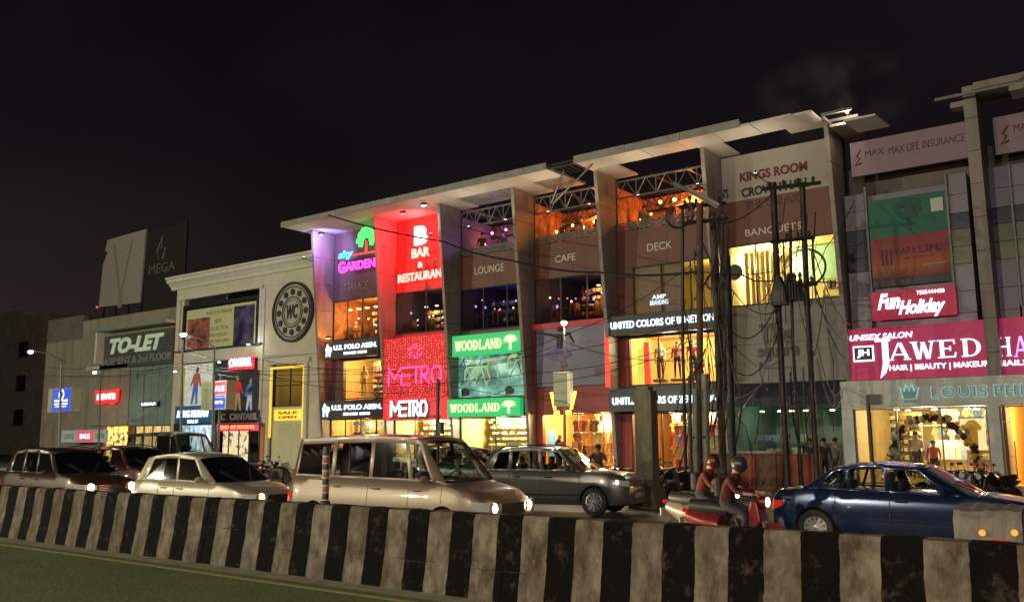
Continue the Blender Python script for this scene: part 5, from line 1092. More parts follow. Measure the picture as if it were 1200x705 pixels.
bx('panel', glow('pink panel2', (.85, .08, .16), .7), t, x0+.05, x1-.05, 27.475, 27.488, z0+(z1-z0)*.52, z1-.08); bx('panel', blueface, t, x0+.05, x1-.05, 27.475, 27.488, z0+.06, z0+(z1-z0)*.40); text('SALE', (x0+.12, x1-.12, z0+(z1-z0)*.62, z0+(z1-z0)*.82), 27.47, led, t, .03, .01); text('Samsung', (x0+.1, x1-.1, z0+(z1-z0)*.42, z0+(z1-z0)*.5), 27.47, blueface, t, .03, .01); text('care', (x0+.2, x1-.2, z0+(z1-z0)*.2, z0+(z1-z0)*.3), 27.47, led, t, .03, .01)
# square concrete pillar by the grey SUV
x0, x1 = at(744, 520, 22.6)[0], at(764, 520, 22.6)[0]; zt2 = at(755, 452, 22.6)[1]
t = thing('concrete_pillar', 'square weathered concrete pillar with broken top standing right of the grey car', 'pillar', ((x0+x1)/2, 22.8, 0))
pc = mat('aged olive concrete', (.16, .145, .09), .9, var=.25, scale=2, bump=.5, dirt=((.06, .055, .04), 1.5, .5))
MB().box(x0, x1, 22.6, 23.0, 0, zt2-.12).box(x0+.05, x1-.1, 22.64, 22.96, zt2-.119, zt2).build('shaft', pc, t, bevel=.015); MB().prism([(x0-.18, 0), (x1+.18, 0), (x1+.06, .55), (x0-.06, .55)], 22.45, 23.15).build('footing', pc, t); bx('cap', pc, t, x0-.12, x1+.02, 22.58, 23.02, zt2-.42, zt2-.30)
# thin posts
def post(name, label, px, py0, py1, D, r, box=None, m=black, cat='post'):
    X, Zb = at(px, py1, D); zt_ = at(px, py0, D)[1]; t = thing(name, label, cat, (X, D, 0)); MB().tube([(X, D, 0), (X, D, zt_)], r, 8).build('shaft', m, t); MB().lathe([(r*2, 0), (r*2, .04), (r*1.2, .08)], X, D, 0, 8).build('base', m, t)
    if box: zz = at(px, box[1], D)[1]; w_ = box[0]; bx('box', m, t, X+r, X+r+w_, D-.08, D+.08, zz, zz+box[2])
    return t
post('signal_post', 'black post with a small box in front of the red shoe shop', 513, 444, 560, 21, .055, (.12, 508, .35)); post('camera_post', 'thin black post topped by a small box camera in front of the boutique', 1023, 462, 560, 22, .05, (.28, 474, .24), cat='camera post')
post('utility_post', 'thin dark post before the cantilever posters of the cream building', 303, 488, 540, 27, .05, (.1, 500, .2))
# clustered cable poles
def big_pole(label, pts, r, D, m=steel, bands=0, cat='utility pole', name='utility_pole', grp=None):
    P = [at(px, py, D) for px, py in pts]; X0 = P[-1][0]; t = thing(name, label, cat, (X0, D, 0), grp)
    q = [(x, D, z) for x, z in P]; q[-1] = (q[-1][0], D, 0); MB().tube(q, r, 10).build('shaft', m, t, True)
    for k in range(bands): z = q[-1][2]+.8+k*1.1; MB().lathe([(r*1.15, 0), (r*1.15, .06)], X0, D, z, 10).build('band', darksteel, t)
    return t, X0, q
rust = mat('rusty steel pole', (.10, .065, .045), .8, .2, var=.35, scale=4, bump=.3); grst = mat('grey green steel pole', (.17, .18, .15), .6, .3, var=.3, scale=3)
tp, XA, qa = big_pole('tall dark utility pole carrying the white lamp arm, leftmost thick one of the left cluster', [(820, 238), (820, 400), (819, 560)], .10, 25.0, rust, 4)
big_pole('thin dark conduit pole at the left of the left pole cluster', [(800, 243), (800, 400), (804, 570)], .05, 25.3, darksteel)
big_pole('thick leaning brown utility pole behind the lamp arm', [(835, 250), (841, 380), (848, 570)], .12, 26.3, rust, 4)
big_pole('second brown utility pole just right of the leaning one', [(852, 300), (855, 400), (860, 565)], .11, 27.0, darksteel, 2)
big_pole('pale green short steel pole at the foot of the left cluster', [(826, 438), (827, 500), (829, 590)], .11, 23.8, grst, 3)
big_pole('rusty red footed steel pole at the foot of the left cluster', [(815, 455), (815, 500), (817, 590)], .09, 23.6, grst, 2)
big_pole('slim short steel pole beside the rusty footed one', [(808, 440), (809, 500), (811, 588)], .05, 24.3, darksteel, 1)
t, XH1, qh1 = big_pole('left tall dark pole of the twin poles before the banquet window', [(906, 214), (912, 360), (922, 545)], .10, 27.6, darksteel, 3)
t, XH2, qh2 = big_pole('right tall dark pole of the twin poles before the banquet window', [(940, 214), (946, 360), (957, 545)], .09, 27.6, darksteel, 3)
big_pole('thin middle conduit between the twin poles', [(926, 268), (929, 400), (938, 545)], .05, 27.9, darksteel)
# cross arms, insulators, lamp arm, transformer
def P3(px, py, D): x, z = at(px, py, D); return (x, D, z)
t = thing('lamp_arm', 'white tube lamp on a slanting arm on top of the left pole cluster', 'lamp', P3(825, 232, 24.9)); MB().tube([P3(807, 221, 24.7), P3(843, 240, 24.7)], .05, 6).build('tube', mat('dim tube lamp', (.16, .16, .17), .5, emit=(.8, .85, 1), es=.03, sample=False), t); MB().tube([P3(790, 214, 24.8), P3(842, 243, 24.8)], .06, 6).build('arm', steel, t)
for lab, a_, b_, D in (('upper cross arm of the left pole cluster', (796, 243), (850, 238), 25.2), ('lower cross arm of the left pole cluster', (800, 262), (852, 256), 25.2), ('top cross arm joining the twin poles', (893, 222), (962, 214), 27.5), ('second cross arm of the twin poles', (903, 284), (955, 278), 27.5), ('lowest cross arm of the twin poles', (908, 338), (958, 332), 27.5)):
    A_, B_ = P3(*a_, D), P3(*b_, D); t = thing('cross_arm', lab, 'cross arm', A_); MB().tube([A_, B_], .06, 4).build('bar', darksteel, t)
    for k in range(4):
        p = Vector(A_).lerp(Vector(B_), (k+.5)/4); MB().lathe([(.03, 0), (.06, .04), (.04, .08), (.06, .12), (.03, .18)], p.x, p.y, p.z+.05, 8).build('insulator', mat('brown insulator', (.08, .03, .02), .3), t)
for lab, c_, D, r in (('loop of spare cable hanging left of the lamp arm', (797, 252), 24.9, .42), ('loop of spare cable on the twin poles in front of the banquet window', (943, 314), 27.4, .62), ('small loop of spare cable on the thick leaning pole', (838, 330), 26.0, .25)):
    x, y, z = P3(*c_, D); t = thing('cable_loop', lab, 'cable', (x, y, z)); mb = MB()
    for q in range(3): mb.tube([(x+(r+q*.03)*math.cos(k*math.pi/12), y-.02*q, z+(r+q*.03)*math.sin(k*math.pi/12)*.9) for k in range(25)], .014, 5, cap=False)
    mb.build('cable', black, t)
x, y, z = P3(931, 330, 27.6); t = thing('transformer', 'dark pole transformer with finned sides between the twin poles', 'transformer', (x, y, z))
# tall clutter of switch gear between the poles, from y 330 to 500
bx('tank', darksteel, t, x-.2, x+.2, 27.4, 27.8, z-.6, z, .03)
for k in range(4): bx('fin', darksteel, t, x-.17+k*.09, x-.14+k*.09, 27.28, 27.398, z-.55, z-.05)
for k in range(3): MB().lathe([(.05, 0), (.07, .06), (.04, .1), (.07, .16), (.03, .3)], x-.18+k*.18, 27.6, z, 8).build('bushing', mat('brown insulator', (.08, .03, .02), .3), t)
x, y, z = P3(912, 335, 27.2); t = thing('switch_box', 'dark peaked switch box fixed on the left twin pole', 'switch box', (x, y, z)); MB().prism([(x-.25, z-.6), (x+.25, z-.6), (x+.2, z-.1), (x+.02, z+.35), (x-.2, z-.1)], 27.15, 27.45).build('box', darksteel, t); bx('door', black, t, x-.17, x+.17, 27.13, 27.149, z-.5, z-.15)
x, y, z = P3(862, 319, 30); t = thing('satellite_dish', 'dark round dish seen against the yellow banquet window', 'dish', (x, y, z)); MB().lathe([(.02, .06), (.2, .03), (.28, -.04), (.29, -.05)], x, y, z, 16, 'y').build('dish', darksteel, t, True); MB().tube([(x, y+.02, z), (x+.5, 30.5, z-.3), (x+2, 35.9, z+.2)], .03, 5).build('arm', darksteel, t)
# wires
random.seed(77)
def wire(pts, sag=.0, r=.018, n=14, m=black):
    out = []
    for k in range(len(pts)-1):
        a, b = Vector(pts[k]), Vector(pts[k+1])
        for j in range(n):
            u = j/n; p = a.lerp(b, u); p.z -= sag*4*u*(1-u); out.append(p)
    out.append(Vector(pts[-1])); return MB().tube(out, r, 5)
def cable(label, pts, sag=0, r=.018, m=black, name='overhead_cable'):
    t = thing(name, label, 'cable', pts[0]); wire(pts, sag, r, 14, m).build('cable', m, t); return t
cable('thick cable swooping from the bar wall past the brown bands to the left pole cluster', [P3(385, 252, 30), P3(520, 283, 29.5), P3(600, 305, 29), P3(700, 319, 28), P3(822, 318, 25.1)], .12, .04)
cable('thin cable continuing right from the left cluster across the banquet window', [P3(822, 318, 25.1), P3(905, 318, 27.4)], .1)
for k, (p, s) in enumerate([(((0, 428), (100, 440), (215, 424), (380, 432), (530, 424)), .25), (((0, 420), (110, 432), (215, 428), (385, 438), (600, 420), (822, 372)), .2), (((60, 440), (215, 431), (400, 446), (620, 437), (822, 395)), .25),
                          (((215, 412), (300, 420), (450, 432), (660, 470), (745, 486)), .2), (((215, 405), (340, 445), (480, 460)), .2), (((524, 420), (661, 392), (822, 300)), .3), (((524, 428), (661, 400), (822, 420)), .3), (((450, 470), (524, 462), (600, 452), (822, 400)), .3)]):
    D_ = [26+.4*q for q in range(len(p))]; cable(['lowest of the long thin cables crossing the left shops', 'long thin cable crossing from the tan building to the left pole cluster', 'third long thin cable below the cream building billboard', 'thin cable sloping down from the cream building to the concrete pillar', 'short slack cable near the yellow doorway', 'thin cable rising from the green lightbox past the lamp bulb', 'thin cable dipping beside the dancer billboard', 'thin cable crossing the red LED wall bottom'][k], [P3(a[0], a[1], d) for a, d in zip(p, D_)], s, .013)
cable('pale cable hanging in a curve in front of the green panels', [P3(131, 485, 35.4), P3(150, 491, 35.5), P3(172, 482, 35.6), P3(192, 460, 35.7), P3(201, 440, 35.8)], .1, .03, mat('pale cable', (.4, .4, .33), .6))
cable('cable running from the twin poles up to the lamp at the grey building', [P3(946, 330, 27.5), P3(968, 290, 30), P3(1002, 235, 34.5)], .1, .016)
# tangled drop wires round the poles
n_ = 0
for grp_, D_, xs, ys, ye, lab in (('left cluster', 24.9, (800, 855), (240, 470), (330, 590), 'left pole cluster'), ('twin', 27.4, (900, 968), (225, 470), (300, 545), 'twin poles')):
    t = thing('wire_tangle', f'tangle of black drop wires hanging around the {lab}', 'wires', P3((xs[0]+xs[1])/2, 400, D_))
    for k in range(40 if grp_ != 'twin' else 24):
        x_, y_ = random.uniform(*xs), random.uniform(*ys); x2 = x_+random.gauss(0, 22 if grp_ != 'twin' else 18); y2 = y_+random.uniform(40, 170); y2 = min(y2, 590)
        wire([P3(x_, y_, D_+random.uniform(-.3, .6)), P3((x_+x2)/2+random.gauss(0, 8), (y_+y2)/2, D_), P3(x2, y2, D_+random.uniform(-.3, .8))], random.uniform(.0, .5), random.choice((.012, .015, .025)), 8).build('wire', black, t)
for k, (a_, b_, D1, D2_, s) in enumerate([((835, 262), (906, 225), 26, 27.5, .3), ((850, 380), (912, 350), 26.6, 27.5, .8), ((850, 420), (915, 380), 26.6, 27.5, 1.0), ((855, 335), (915, 360), 26.8, 27.5, .5), ((957, 340), (992, 420), 27.6, 34, .5), ((957, 400), (986, 452), 27.6, 34.2, .9), ((957, 420), (988, 455), 27.6, 34.2, 1.1), ((957, 350), (998, 400), 27.6, 35, .4), ((955, 300), (1000, 380), 27.6, 35, .6), ((860, 466), (895, 446), 27, 35.5, .15), ((862, 492), (893, 450), 27, 35.5, -.1)]):
    cable(['high slack wire from the left cluster to the twin poles', 'upper sagging wire over the grey boards', 'lower sagging wire over the grey boards', 'wire crossing the yellow banquet window', 'upper wire from the twin poles to the salon sign', 'white drooping cable at the fascia corner', 'lower drooping cable at the fascia corner', 'wire from the twin poles to the grey panels', 'steep wire from the twin poles to the magenta sign', 'short pale cable under the grey boards', 'pale cable slanting down under the grey boards'][k], [P3(*a_, D1), P3(*b_, D2_)], s, .018, mat('grey cable', (.35, .35, .36), .6) if k in (5, 6, 9, 10) else black)
# low wall and red panels under the navy awning
t = thing('low_wall', 'low stained wall with rusty red panels and a dark ledge, between the pole clusters', 'wall', (-11.5, 28.5, .1)); x0, x1 = at(838, 550, 28.6)[0], at(962, 550, 28.6)[0]; zl = at(880, 529, 28.6)[1]
for k in range(5):
    xa_ = x0+(x1-x0)*k/5; bx('panel', [mat('olive dirty panel', (.10, .085, .05), .8, var=.3), mat('rust red panel', (.28, .075, .04), .8, var=.3, dirt=((.10, .04, .03), 2, .5)), mat('dark brown panel', (.12, .06, .04), .8, var=.3), mat('rust red panel', (.28, .075, .04)), mat('rust red panel', (.28, .075, .04))][k], t, xa_+.01, xa_+(x1-x0)/5-.01, 28.6, 28.8, .12, zl-.06)
bx('ledge', concrete, t, x0-.1, x0+(x1-x0)*.72, 28.45, 28.95, zl-.057, zl+.03)
# unseen globe lamps added behind the viewer to light the facade and barrier
for k, (x, pw, c_) in enumerate(((4, 8500, (.86, .86, 1)), (-14, 11000, (1, .84, .56)), (-36, 14500, (1, .92, .62)), (-60, 22000, (.98, .93, .66)))):
    y = -18; t = thing('street_lamp', ['globe street lamp at the right behind the viewer', 'globe street lamp straight behind the viewer', 'globe street lamp at the left behind the viewer', 'globe street lamp far left behind the viewer'][k], 'street lamp', (x, y, .0), 'globe lamps on the near footpath')
    MB().tube([(x, y, 0), (x, y, 8.6)], [.12, .07], 10).build('pole', steel, t, True); MB().lathe([(.2, 0), (.2, .1), (.12, .2)], x, y, 0, 10).build('base', steel, t)
    MB().lathe([(.08, 0), (.2, .06), (.1, .1)], x, y, 8.55, 12).build('lamp_head', steel, t)
    MB().ball((x, y, 8.88), .26, 16, 10).build('globe', lampm, t, True); l_ = light('POINT', (x, y, 9.35), pw, c_, t, .25)
t = thing('added_sodium_lamp', 'low orange sodium lamp on a short post behind the viewer', 'street lamp', (3.5, -5, 0)); MB().tube([(3.5, -5, 0), (3.5, -5, 4.6)], [.08, .05], 8).build('pole', steel, t, True); MB().ball((3.5, -5, 4.75), (.2, .2, .14), 12, 8).build('globe', glow('sodium globe', (1, .5, .15), 9), t, True); light('POINT', (3.5, -5, 5.0), 3600, (1, .50, .20), t, .2)  # unseen lamp added to warm the right end of the barrier
# up-lights added just below the roof slab to brighten the soffit
for k, x in enumerate(FX[:6]):
    for dx, pw in ((.10, 30), (2.6, 70)):
        if k == 1 or (k == 0 and dx > 1): continue
        xx = x+dx; t = thing('added_up_light', f'small up-light {"on" if dx < 1 else "right of"} the {ORD[k]} fin from the left', 'flood lamp', (xx, 33.9, 12.3), 'up-lights under the roof slab')
        yy = 33.7; bx('housing', black, t, xx-.07, xx+.07, yy-.05, yy+.05, 12.2, 12.32); MB().tube([(xx, yy+.05, 12.24), (xx, 34.4 if dx < 1 else 35.97, 12.2)], .02, 5).build('arm', black, t)
        bx('lens', lampm, t, xx-.055, xx+.055, yy-.04, yy+.04, 12.321, 12.33); light('SPOT', (xx, yy, 12.36), pw, (1, .84, .58), t, .08, 165, (math.pi, 0, 0), blend=.6)
# ------------------------------------------------------------------ vehicles
tyre_m = mat('tyre rubber', (.02, .02, .02), .85, var=.2); rim_m = mat('alloy rim', (.45, .45, .46), .3, .8, var=.05); arch_m = mat('wheel well', (.008, .008, .008), .9)
carglass = glass('car glass', (.72, .75, .72), .12); chrome = mat('chrome trim', (.6, .6, .6), .15, 1, var=.02); seatm = mat('car seat', (.04, .038, .035), .8)
platem = mat('number plate', (.55, .53, .45), .5); hlamp = mat('clear lamp lens', (.5, .5, .5), .1, .3, coat=1); rlamp = mat('red lamp lens', (.35, .015, .015), .15, emit=(1, .02, .01), es=.25, sample=False)
hl_on = glow('headlight on', (1, .80, .48), 16, True); hl_soft = glow('headlight warm', (1, .55, .22), 3); amb = glow('amber indicator', (1, .33, .03), .85)
def lerp_pts(pts, x):
    if x <= pts[0][0]: return pts[0][1]
    for (a, b), (c_, d) in zip(pts, pts[1:]):
        if x <= c_:
            u = (x-a)/(c_-a); return b+(d-b)*u
    return pts[-1][1]
def smooth_pts(pts, x):
    e_ = .05; return (lerp_pts(pts, x-e_)+lerp_pts(pts, x)*2+lerp_pts(pts, x+e_))/4
def wheel(par, x, y, r, side, spokes=5, m=None):
    w = thing_part = bpy.data.objects.new('wheel', MB().lathe([(r*.62, -.09), (r*.93, -.105), (r, -.07), (r, .07), (r*.93, .105), (r*.62, .09)], n=28, axis='y').mesh('tyre', tyre_m, True)); put(w, par); w.location = (x, y, r)
    rm = MB(); yo = .1*side
    rm.lathe([(r*.64, -.05*side), (r*.64, yo*.9), (r*.58, yo), (r*.56, yo*.5), (r*.1, yo*.3)], n=28, axis='y')
    for k in range(spokes):
        a = 2*math.pi*k/spokes; ca, sa = math.cos(a), math.sin(a); wd = r*.085
        q = [(-wd*.8, r*.08), (wd*.8, r*.08), (wd*1.2, r*.6), (-wd*1.2, r*.6)]; rm.prism([(p[0]*ca-p[1]*sa, p[0]*sa+p[1]*ca) for p in q], yo*.55, yo*1.0)
    rm.lathe([(r*.16, yo*.4), (r*.15, yo*1.08), (r*.08, yo*1.12)], n=12, axis='y')
    o = rm.build('rim', m or rim_m, w, True); o2 = MB().lathe([(r*.6, 0), (r*.59, yo*.25)], n=20, axis='y').build('brake_disc', arch_m, w); return w
def car(label, L, Wd, top, gh, roof, xr, xf, rw, paint, cat='car', name='parked_car', sill=.24, seams=(), spokes=5, lamps='off', rails=False, clad_=False, front_low=.26, glassm=None, trim=chrome, rimm=None, hz=(.62, .80), hasb=True):
    t = thing(name, label, cat)
    ra = rw*1.13; hw = Wd/2
    zt = lambda x: smooth_pts(top, x)
    def plan(x):
        u = 0
        if x > L-.75: u = (x-(L-.75))/.75
        if x < .5: u = (.5-x)/.5*.85
        return hw*(1-.20*min(1, u)**2.6)
    def zb(x):
        z = sill
        if x > L-.35: z = max(z, sill+(x-L+.35)*.12)
        for w in (xr, xf):
            d = abs(x-w)
            if d < ra: z = max(z, rw+math.sqrt(ra*ra-d*d))
        return z
    PR = [(.0, .93), (.24, .955), (.40, .99), (.62, 1.0), (.80, .985), (.95, .955), (1.1, .92)]
    def yb(x, z): return plan(x)*lerp_pts(PR, z)
    xs = set([0, .04, .12, .25, .45, L-.75, L-.5, L-.3, L-.15, L-.05, L])
    for w in (xr, xf):
        for k in range(15): xs.add(w+ra*math.cos(math.pi*k/14)*1.0001)
    for k in range(1, int(L/.22)): xs.add(k*.22)
    for p in top: xs.add(min(L, max(0, p[0])))
    xs = sorted(x for x in xs if 0 <= x <= L); keep = [xs[0]]
    for x in xs[1:]:
        if x-keep[-1] > .015: keep.append(x)
    xs = keep; rows = [0, .14, .3, .48, .66, .82, .94, 1.0]; vs = []; fs = []; ncross = 0
    for x in xs:
        b_, t_ = zb(x), zt(x); endf = 0
        if x > L-.06: endf = (x-L+.06)/.06
        if x < .05: endf = (.05-x)/.05
        t2 = t_-.06*endf; b2 = b_+.04*endf; ring_ = []
        for q in rows:
            z = b2+(t2-b2)*q; y = yb(x, z)*(1-.015*endf)
            if q == 1.0: y -= .05
            if q > .9 and q < 1: y -= .008
            ring_.append((x, y, z))
        ring_.append((x, (ring_[-1][1])*.6, t2+.022)); ring_.append((x, 0, t2+.032))
        ring_ += [(p[0], -p[1], p[2]) for p in reversed(ring_[:-1])]; vs += ring_; ncross = len(ring_)
    for i in range(len(xs)-1):
        for j in range(ncross-1): fs.append((i*ncross+j, (i+1)*ncross+j, (i+1)*ncross+j+1, i*ncross+j+1))
        if zb((xs[i]+xs[i+1])/2) <= sill+.05: fs.append((i*ncross+ncross-1, (i+1)*ncross+ncross-1, (i+1)*ncross, i*ncross))
    fs.append(tuple(range(ncross))); k0 = (len(xs)-1)*ncross; fs.append(tuple(range(k0+ncross-1, k0-1, -1)))
    MB().add(vs, fs).build('body', paint, t, True)
    MB().box(.15, L-.15, -hw+.22, hw-.22, sill-.02, .7).build('underbody', arch_m, t)
    # greenhouse
    NB = len(gh); half = []
    def gy(xb_, xr_, v): return (yb(xb_, zt(xb_))-.055)*(1-v)+(hw*.74 if xr_ > gh[0][1]+.02 and xr_ < gh[-1][1]-.02 else hw*.70)*v+.02*math.sin(v*3.14)
    V = [0, .10, .86, 1.0]; body = MB(); gl = MB(); wind = MB()
    def pt(i, v, s):
        xb_, xr_ = gh[i][0], gh[i][1]; zb_, zr = zt(xb_)-.01, lerp_pts(roof, xr_); return (xb_+(xr_-xb_)*v, s*gy(xb_, xr_, v), zb_+(zr-zb_)*v)
    for s in (-1, 1):
        for i in range(NB-1):
            for k in range(3):
                q = [pt(i, V[k], s), pt(i+1, V[k], s), pt(i+1, V[k+1], s), pt(i, V[k+1], s)]
                if gh[i][2] == 'g' and k == 1:
                    MB().add(q, [(0, 1, 2, 3)]).build('side_window', glassm or carglass, t); 
                    if trim is not None and s == -1: pass
                else: body.add(q, [(0, 1, 2, 3)])
    # roof
    n6 = [-1, -.75, -.4, 0, .4, .75, 1]
    for i in range(NB-1):
        for k in range(6):
            def rp(ii, f_): p = pt(ii, 1, 1); return (p[0], p[1]*f_, p[2]+.045*(1-f_*f_))
            body.add([rp(i, n6[k]), rp(i+1, n6[k]), rp(i+1, n6[k+1]), rp(i, n6[k+1])], [(0, 1, 2, 3)])
    # front and rear screens
    for idx, sg in ((NB-1, 1), (0, -1)):
        vv = [0, .06, .94, 1]
        scr = MB()
        for k in range(3):
            for j in range(6):
                def wp(v, f_):
                    p = pt(idx, v, 1); bulge = .10*(1-f_*f_)*sg*(1-v*.6); return (p[0]+bulge, p[1]*f_, p[2]+.045*v*(1-f_*f_)+.0*f_)
                q = [wp(vv[k], n6[j]), wp(vv[k+1], n6[j]), wp(vv[k+1], n6[j+1]), wp(vv[k], n6[j+1])]
                (scr if k == 1 and 0 < j < 5 or (k == 1) else body).add(q, [(0, 1, 2, 3)])
        scr.build('windscreen' if sg == 1 else 'rear_window', glassm or carglass, t, True)
    # join roof rim to wind screens is shared; weld
    me = body.mesh('roof', paint); bm = bmesh.new(); bm.from_mesh(me); bmesh.ops.remove_doubles(bm, verts=bm.verts, dist=.002); bmesh.ops.recalc_face_normals(bm, faces=bm.faces); bm.to_mesh(me); bm.free()
    me.polygons.foreach_set('use_smooth', [True]*len(me.polygons)); me.set_sharp_from_angle(angle=math.radians(30))
    o = bpy.data.objects.new('roof', me); put(o, t); so = o.modifiers.new('thick', 'SOLIDIFY'); so.thickness = .035; so.offset = -1
    # wheels
    for x in (xr, xf):
        for s in (-1, 1): wheel(t, x, s*(hw-.115), rw, s, spokes, rimm)
    if clad_:
        for s in (-1, 1):
            for w in (xr, xf):
                mb = MB(); n = 16
                for k in range(n):
                    a0_, a1_ = math.pi*k/n, math.pi*(k+1)/n
                    def ap(a, r): x = w+r*math.cos(a); z = rw+r*math.sin(a); return (x, s*(yb(min(L-.01, max(.01, x)), z)+.012), z)
                    mb.add([ap(a0_, ra), ap(a1_, ra), ap(a1_, ra+.07), ap(a0_, ra+.07)], [(0, 1, 2, 3)])
                mb.build('arch_cladding', black, t)
            q = []; 
            for k in range(12): x = xr+ra+(xf-xr-2*ra)*k/11; q.append((x, s*(yb(x, sill+.02)+.012), sill)); q.append((x, s*(yb(x, sill+.12)+.015), sill+.14))
            MB().add(q, [(2*k, 2*k+2, 2*k+3, 2*k+1) for k in range(11)]).build('sill_cladding', black, t)
    # seams, handles, mirrors
    sm = MB()
    for s in (-1, 1):
        for x in seams:
            zs = [max(zb(x), sill)+.06+(zt(x)-max(zb(x), sill)-.1)*k/8 for k in range(9)]
            sm.tube([(x, s*(yb(x, z)-.001 if z < zt(x)-.07 else yb(x, z)-.02), z) for z in zs], .007, 4)
        if len(seams) > 1:
            x0_, x1_ = seams[0], seams[-1]; pts = [(x0_+(x1_-x0_)*k/8, 0, sill+.1) for k in range(9)]; sm.tube([(p[0], s*(yb(p[0], p[2])+.0), p[2]) for p in pts], .006, 4)
    if seams: sm.build('door_seam', black, t)
    for s in (-1, 1):
        for x in seams[:-1] if len(seams) > 1 else ():
            z = zt(x)-.14; xx = x+.10; MB().tube([(xx, s*(yb(xx, z)+.01), z), (xx+.05, s*(yb(xx, z)+.035), z), (xx+.17, s*(yb(xx, z)+.035), z), (xx+.21, s*(yb(xx, z)+.01), z)], .013, 6).build('door_handle', trim if trim else paint, t, True)
        if hasb:
            mxp = gh[-1][0]-.42; zz = zt(mxp)+.09; yy = yb(mxp, zt(mxp)); mi = MB().ball((mxp, s*(yy+.12), zz), (.09, .11, .075), 10, 6).tube([(mxp+.02, s*(yy-.08), zz-.06), (mxp, s*(yy+.05), zz-.03)], .025, 5).build('mirror', paint, t, True)
    # lamps and nose
    def corner(x0_, xsgn, z0_, z1_, side_len, face_len, m, nm):
        for s in (-1, 1):
            P = []; 
            for k in range(6):
                x = (L-side_len*(1-k/5)) if xsgn > 0 else side_len*(1-k/5); 
                P.append((x, s))
            lo = []; hi = []
            for k, (x, _) in enumerate(P):
                zz0 = z0_+(z1_-z0_)*.55*(1-k/5); lo.append((x+xsgn*.004, s*(yb(x, zz0)+.008), zz0)); hi.append((x+xsgn*.004, s*(yb(x, z1_)+.008), z1_+.02*(1-k/5)))
            ye_ = yb(L if xsgn > 0 else 0, z0_)-.01; xe = (L if xsgn > 0 else 0)+xsgn*.012
            for k in range(1, 4): lo.append((xe, s*(ye_-face_len*k/3), z0_+.01*k)); hi.append((xe, s*(ye_-face_len*k/3), z1_-.01*k))
            n = len(lo); MB().add(lo+hi, [(k, k+1, n+k+1, n+k) for k in range(n-1)]).build(nm, m, t, True)
    corner(L, 1, hz[0], hz[1], .32, .30, hlamp, 'headlight'); corner(0, -1, hz[0]+.03, hz[1]+.08, .22, .24, rlamp, 'tail_light')
    if lamps != 'off':
        for s in (-1, 1):
            MB().lathe([(.10, -.02), (.10, .015), (.06, .03)], L-.01, s*(yb(L-.02, .7)-.17), (hz[0]+hz[1])/2, 14, 'x').build('headlamp_bulb', hl_on if lamps == 'on' else hl_soft, t)
            if lamps == 'on': l_ = light('SPOT', (L+.06, s*(hw-.3), (hz[0]+hz[1])/2), 420, (1, .74, .42), t, .05, 120, (0, math.radians(-84), 0))
    MB().box(L-.01, L+.018, -hw*.42, hw*.42, hz[0]-.02, hz[1]-.03).build('grille', black, t)
    for k in range(4): MB().box(L+.02, L+.028, -hw*.40, hw*.40, hz[0]+k*.042, hz[0]+.012+k*.042).build('grille_bar', trim or black, t)
    MB().box(L-.03, L+.02, -hw*.60, hw*.60, front_low+.02, front_low+.15).build('lower_grille', black, t); MB().box(L+.019, L+.03, -.25, .25, front_low+.17, front_low+.28).build('number_plate', platem, t); MB().box(-.03, -.012, -.25, .25, .62, .74).build('number_plate', platem, t)
    MB().box(-.02, .03, -hw*.6, hw*.6, sill+.02, sill+.16).build('rear_bumper_insert', black, t)
    for s in (-1, 1):
        q = [pt(NB-1, .04, s), pt(NB-1, .5, s)]; MB().tube([(q[0][0]+.10, s*.12, q[0][2]+.03), (q[1][0]+.09, s*.42, q[1][2]+.02)], .010, 4).build('wiper', black, t)
        zz = .50; n9 = [(xr+ra+.05+(xf-xr-2*ra-.1)*k/10, zz) for k in range(11)]; MB().tube([(x, s*(yb(x, z)+.006), z) for x, z in n9], .016, 5).build('side_moulding', black, t)
    MB().tube([(.3, hw*.3, lerp_pts(roof, .5)+.03), (.05, hw*.3, lerp_pts(roof, .5)+.35)], .006, 4).build('aerial', black, t)
    # seats and dash
    xa_ = gh[0][0]; xb_ = gh[-1][0]; zs = zt((xa_+xb_)/2)
    for xx in ([xb_-1.45, xb_-2.35] if xb_-xa_ > 2.6 else [xb_-1.35]):
        for s in (-1, 1): MB().box(xx, xx+.14, s*.36-.22, s*.36+.22, .5, zs+.16).box(xx+.03, xx+.12, s*.36-.11, s*.36+.11, zs+.17, zs+.34).build('seat', seatm, t, bevel=.03)
    MB().box(xb_-.55, xb_-.05, -hw+.25, hw-.25, .6, zs-.0).build('dashboard', seatm, t)
    MB().tube([(xb_-.75+.08*math.sin(k*.5236), .36+.17*math.cos(k*.5236), zs+.02+.16*math.sin(k*.5236)) for k in range(13)], .014, 5).build('steering_wheel', black, t)
    if rails:
        for s in (-1, 1):
            x0_, x1_ = gh[0][1]+.15, gh[-1][1]-.15; MB().tube([(x0_, s*hw*.66, lerp_pts(roof, x0_)+.01), (x0_+.1, s*hw*.66, lerp_pts(roof, x0_)+.06), ((x0_+x1_)/2, s*hw*.66, lerp_pts(roof, (x0_+x1_)/2)+.07), (x1_-.1, s*hw*.66, lerp_pts(roof, x1_)+.06), (x1_, s*hw*.66, lerp_pts(roof, x1_)+.01)], .016, 6).build('roof_rail', trim or black, t)
    return t
def carpaint(n, c_, rough=.28, metal=.4): return mat('car paint '+n, c_, rough, metal, var=.05, scale=.5, coat=.6)
def place(t, front_px, py, Dnear, L, Wd, rz=0):
    X = at(front_px, py, Dnear)[0]; t.location = (X-L, Dnear+Wd/2, .004); t.rotation_euler = (0, 0, rz)
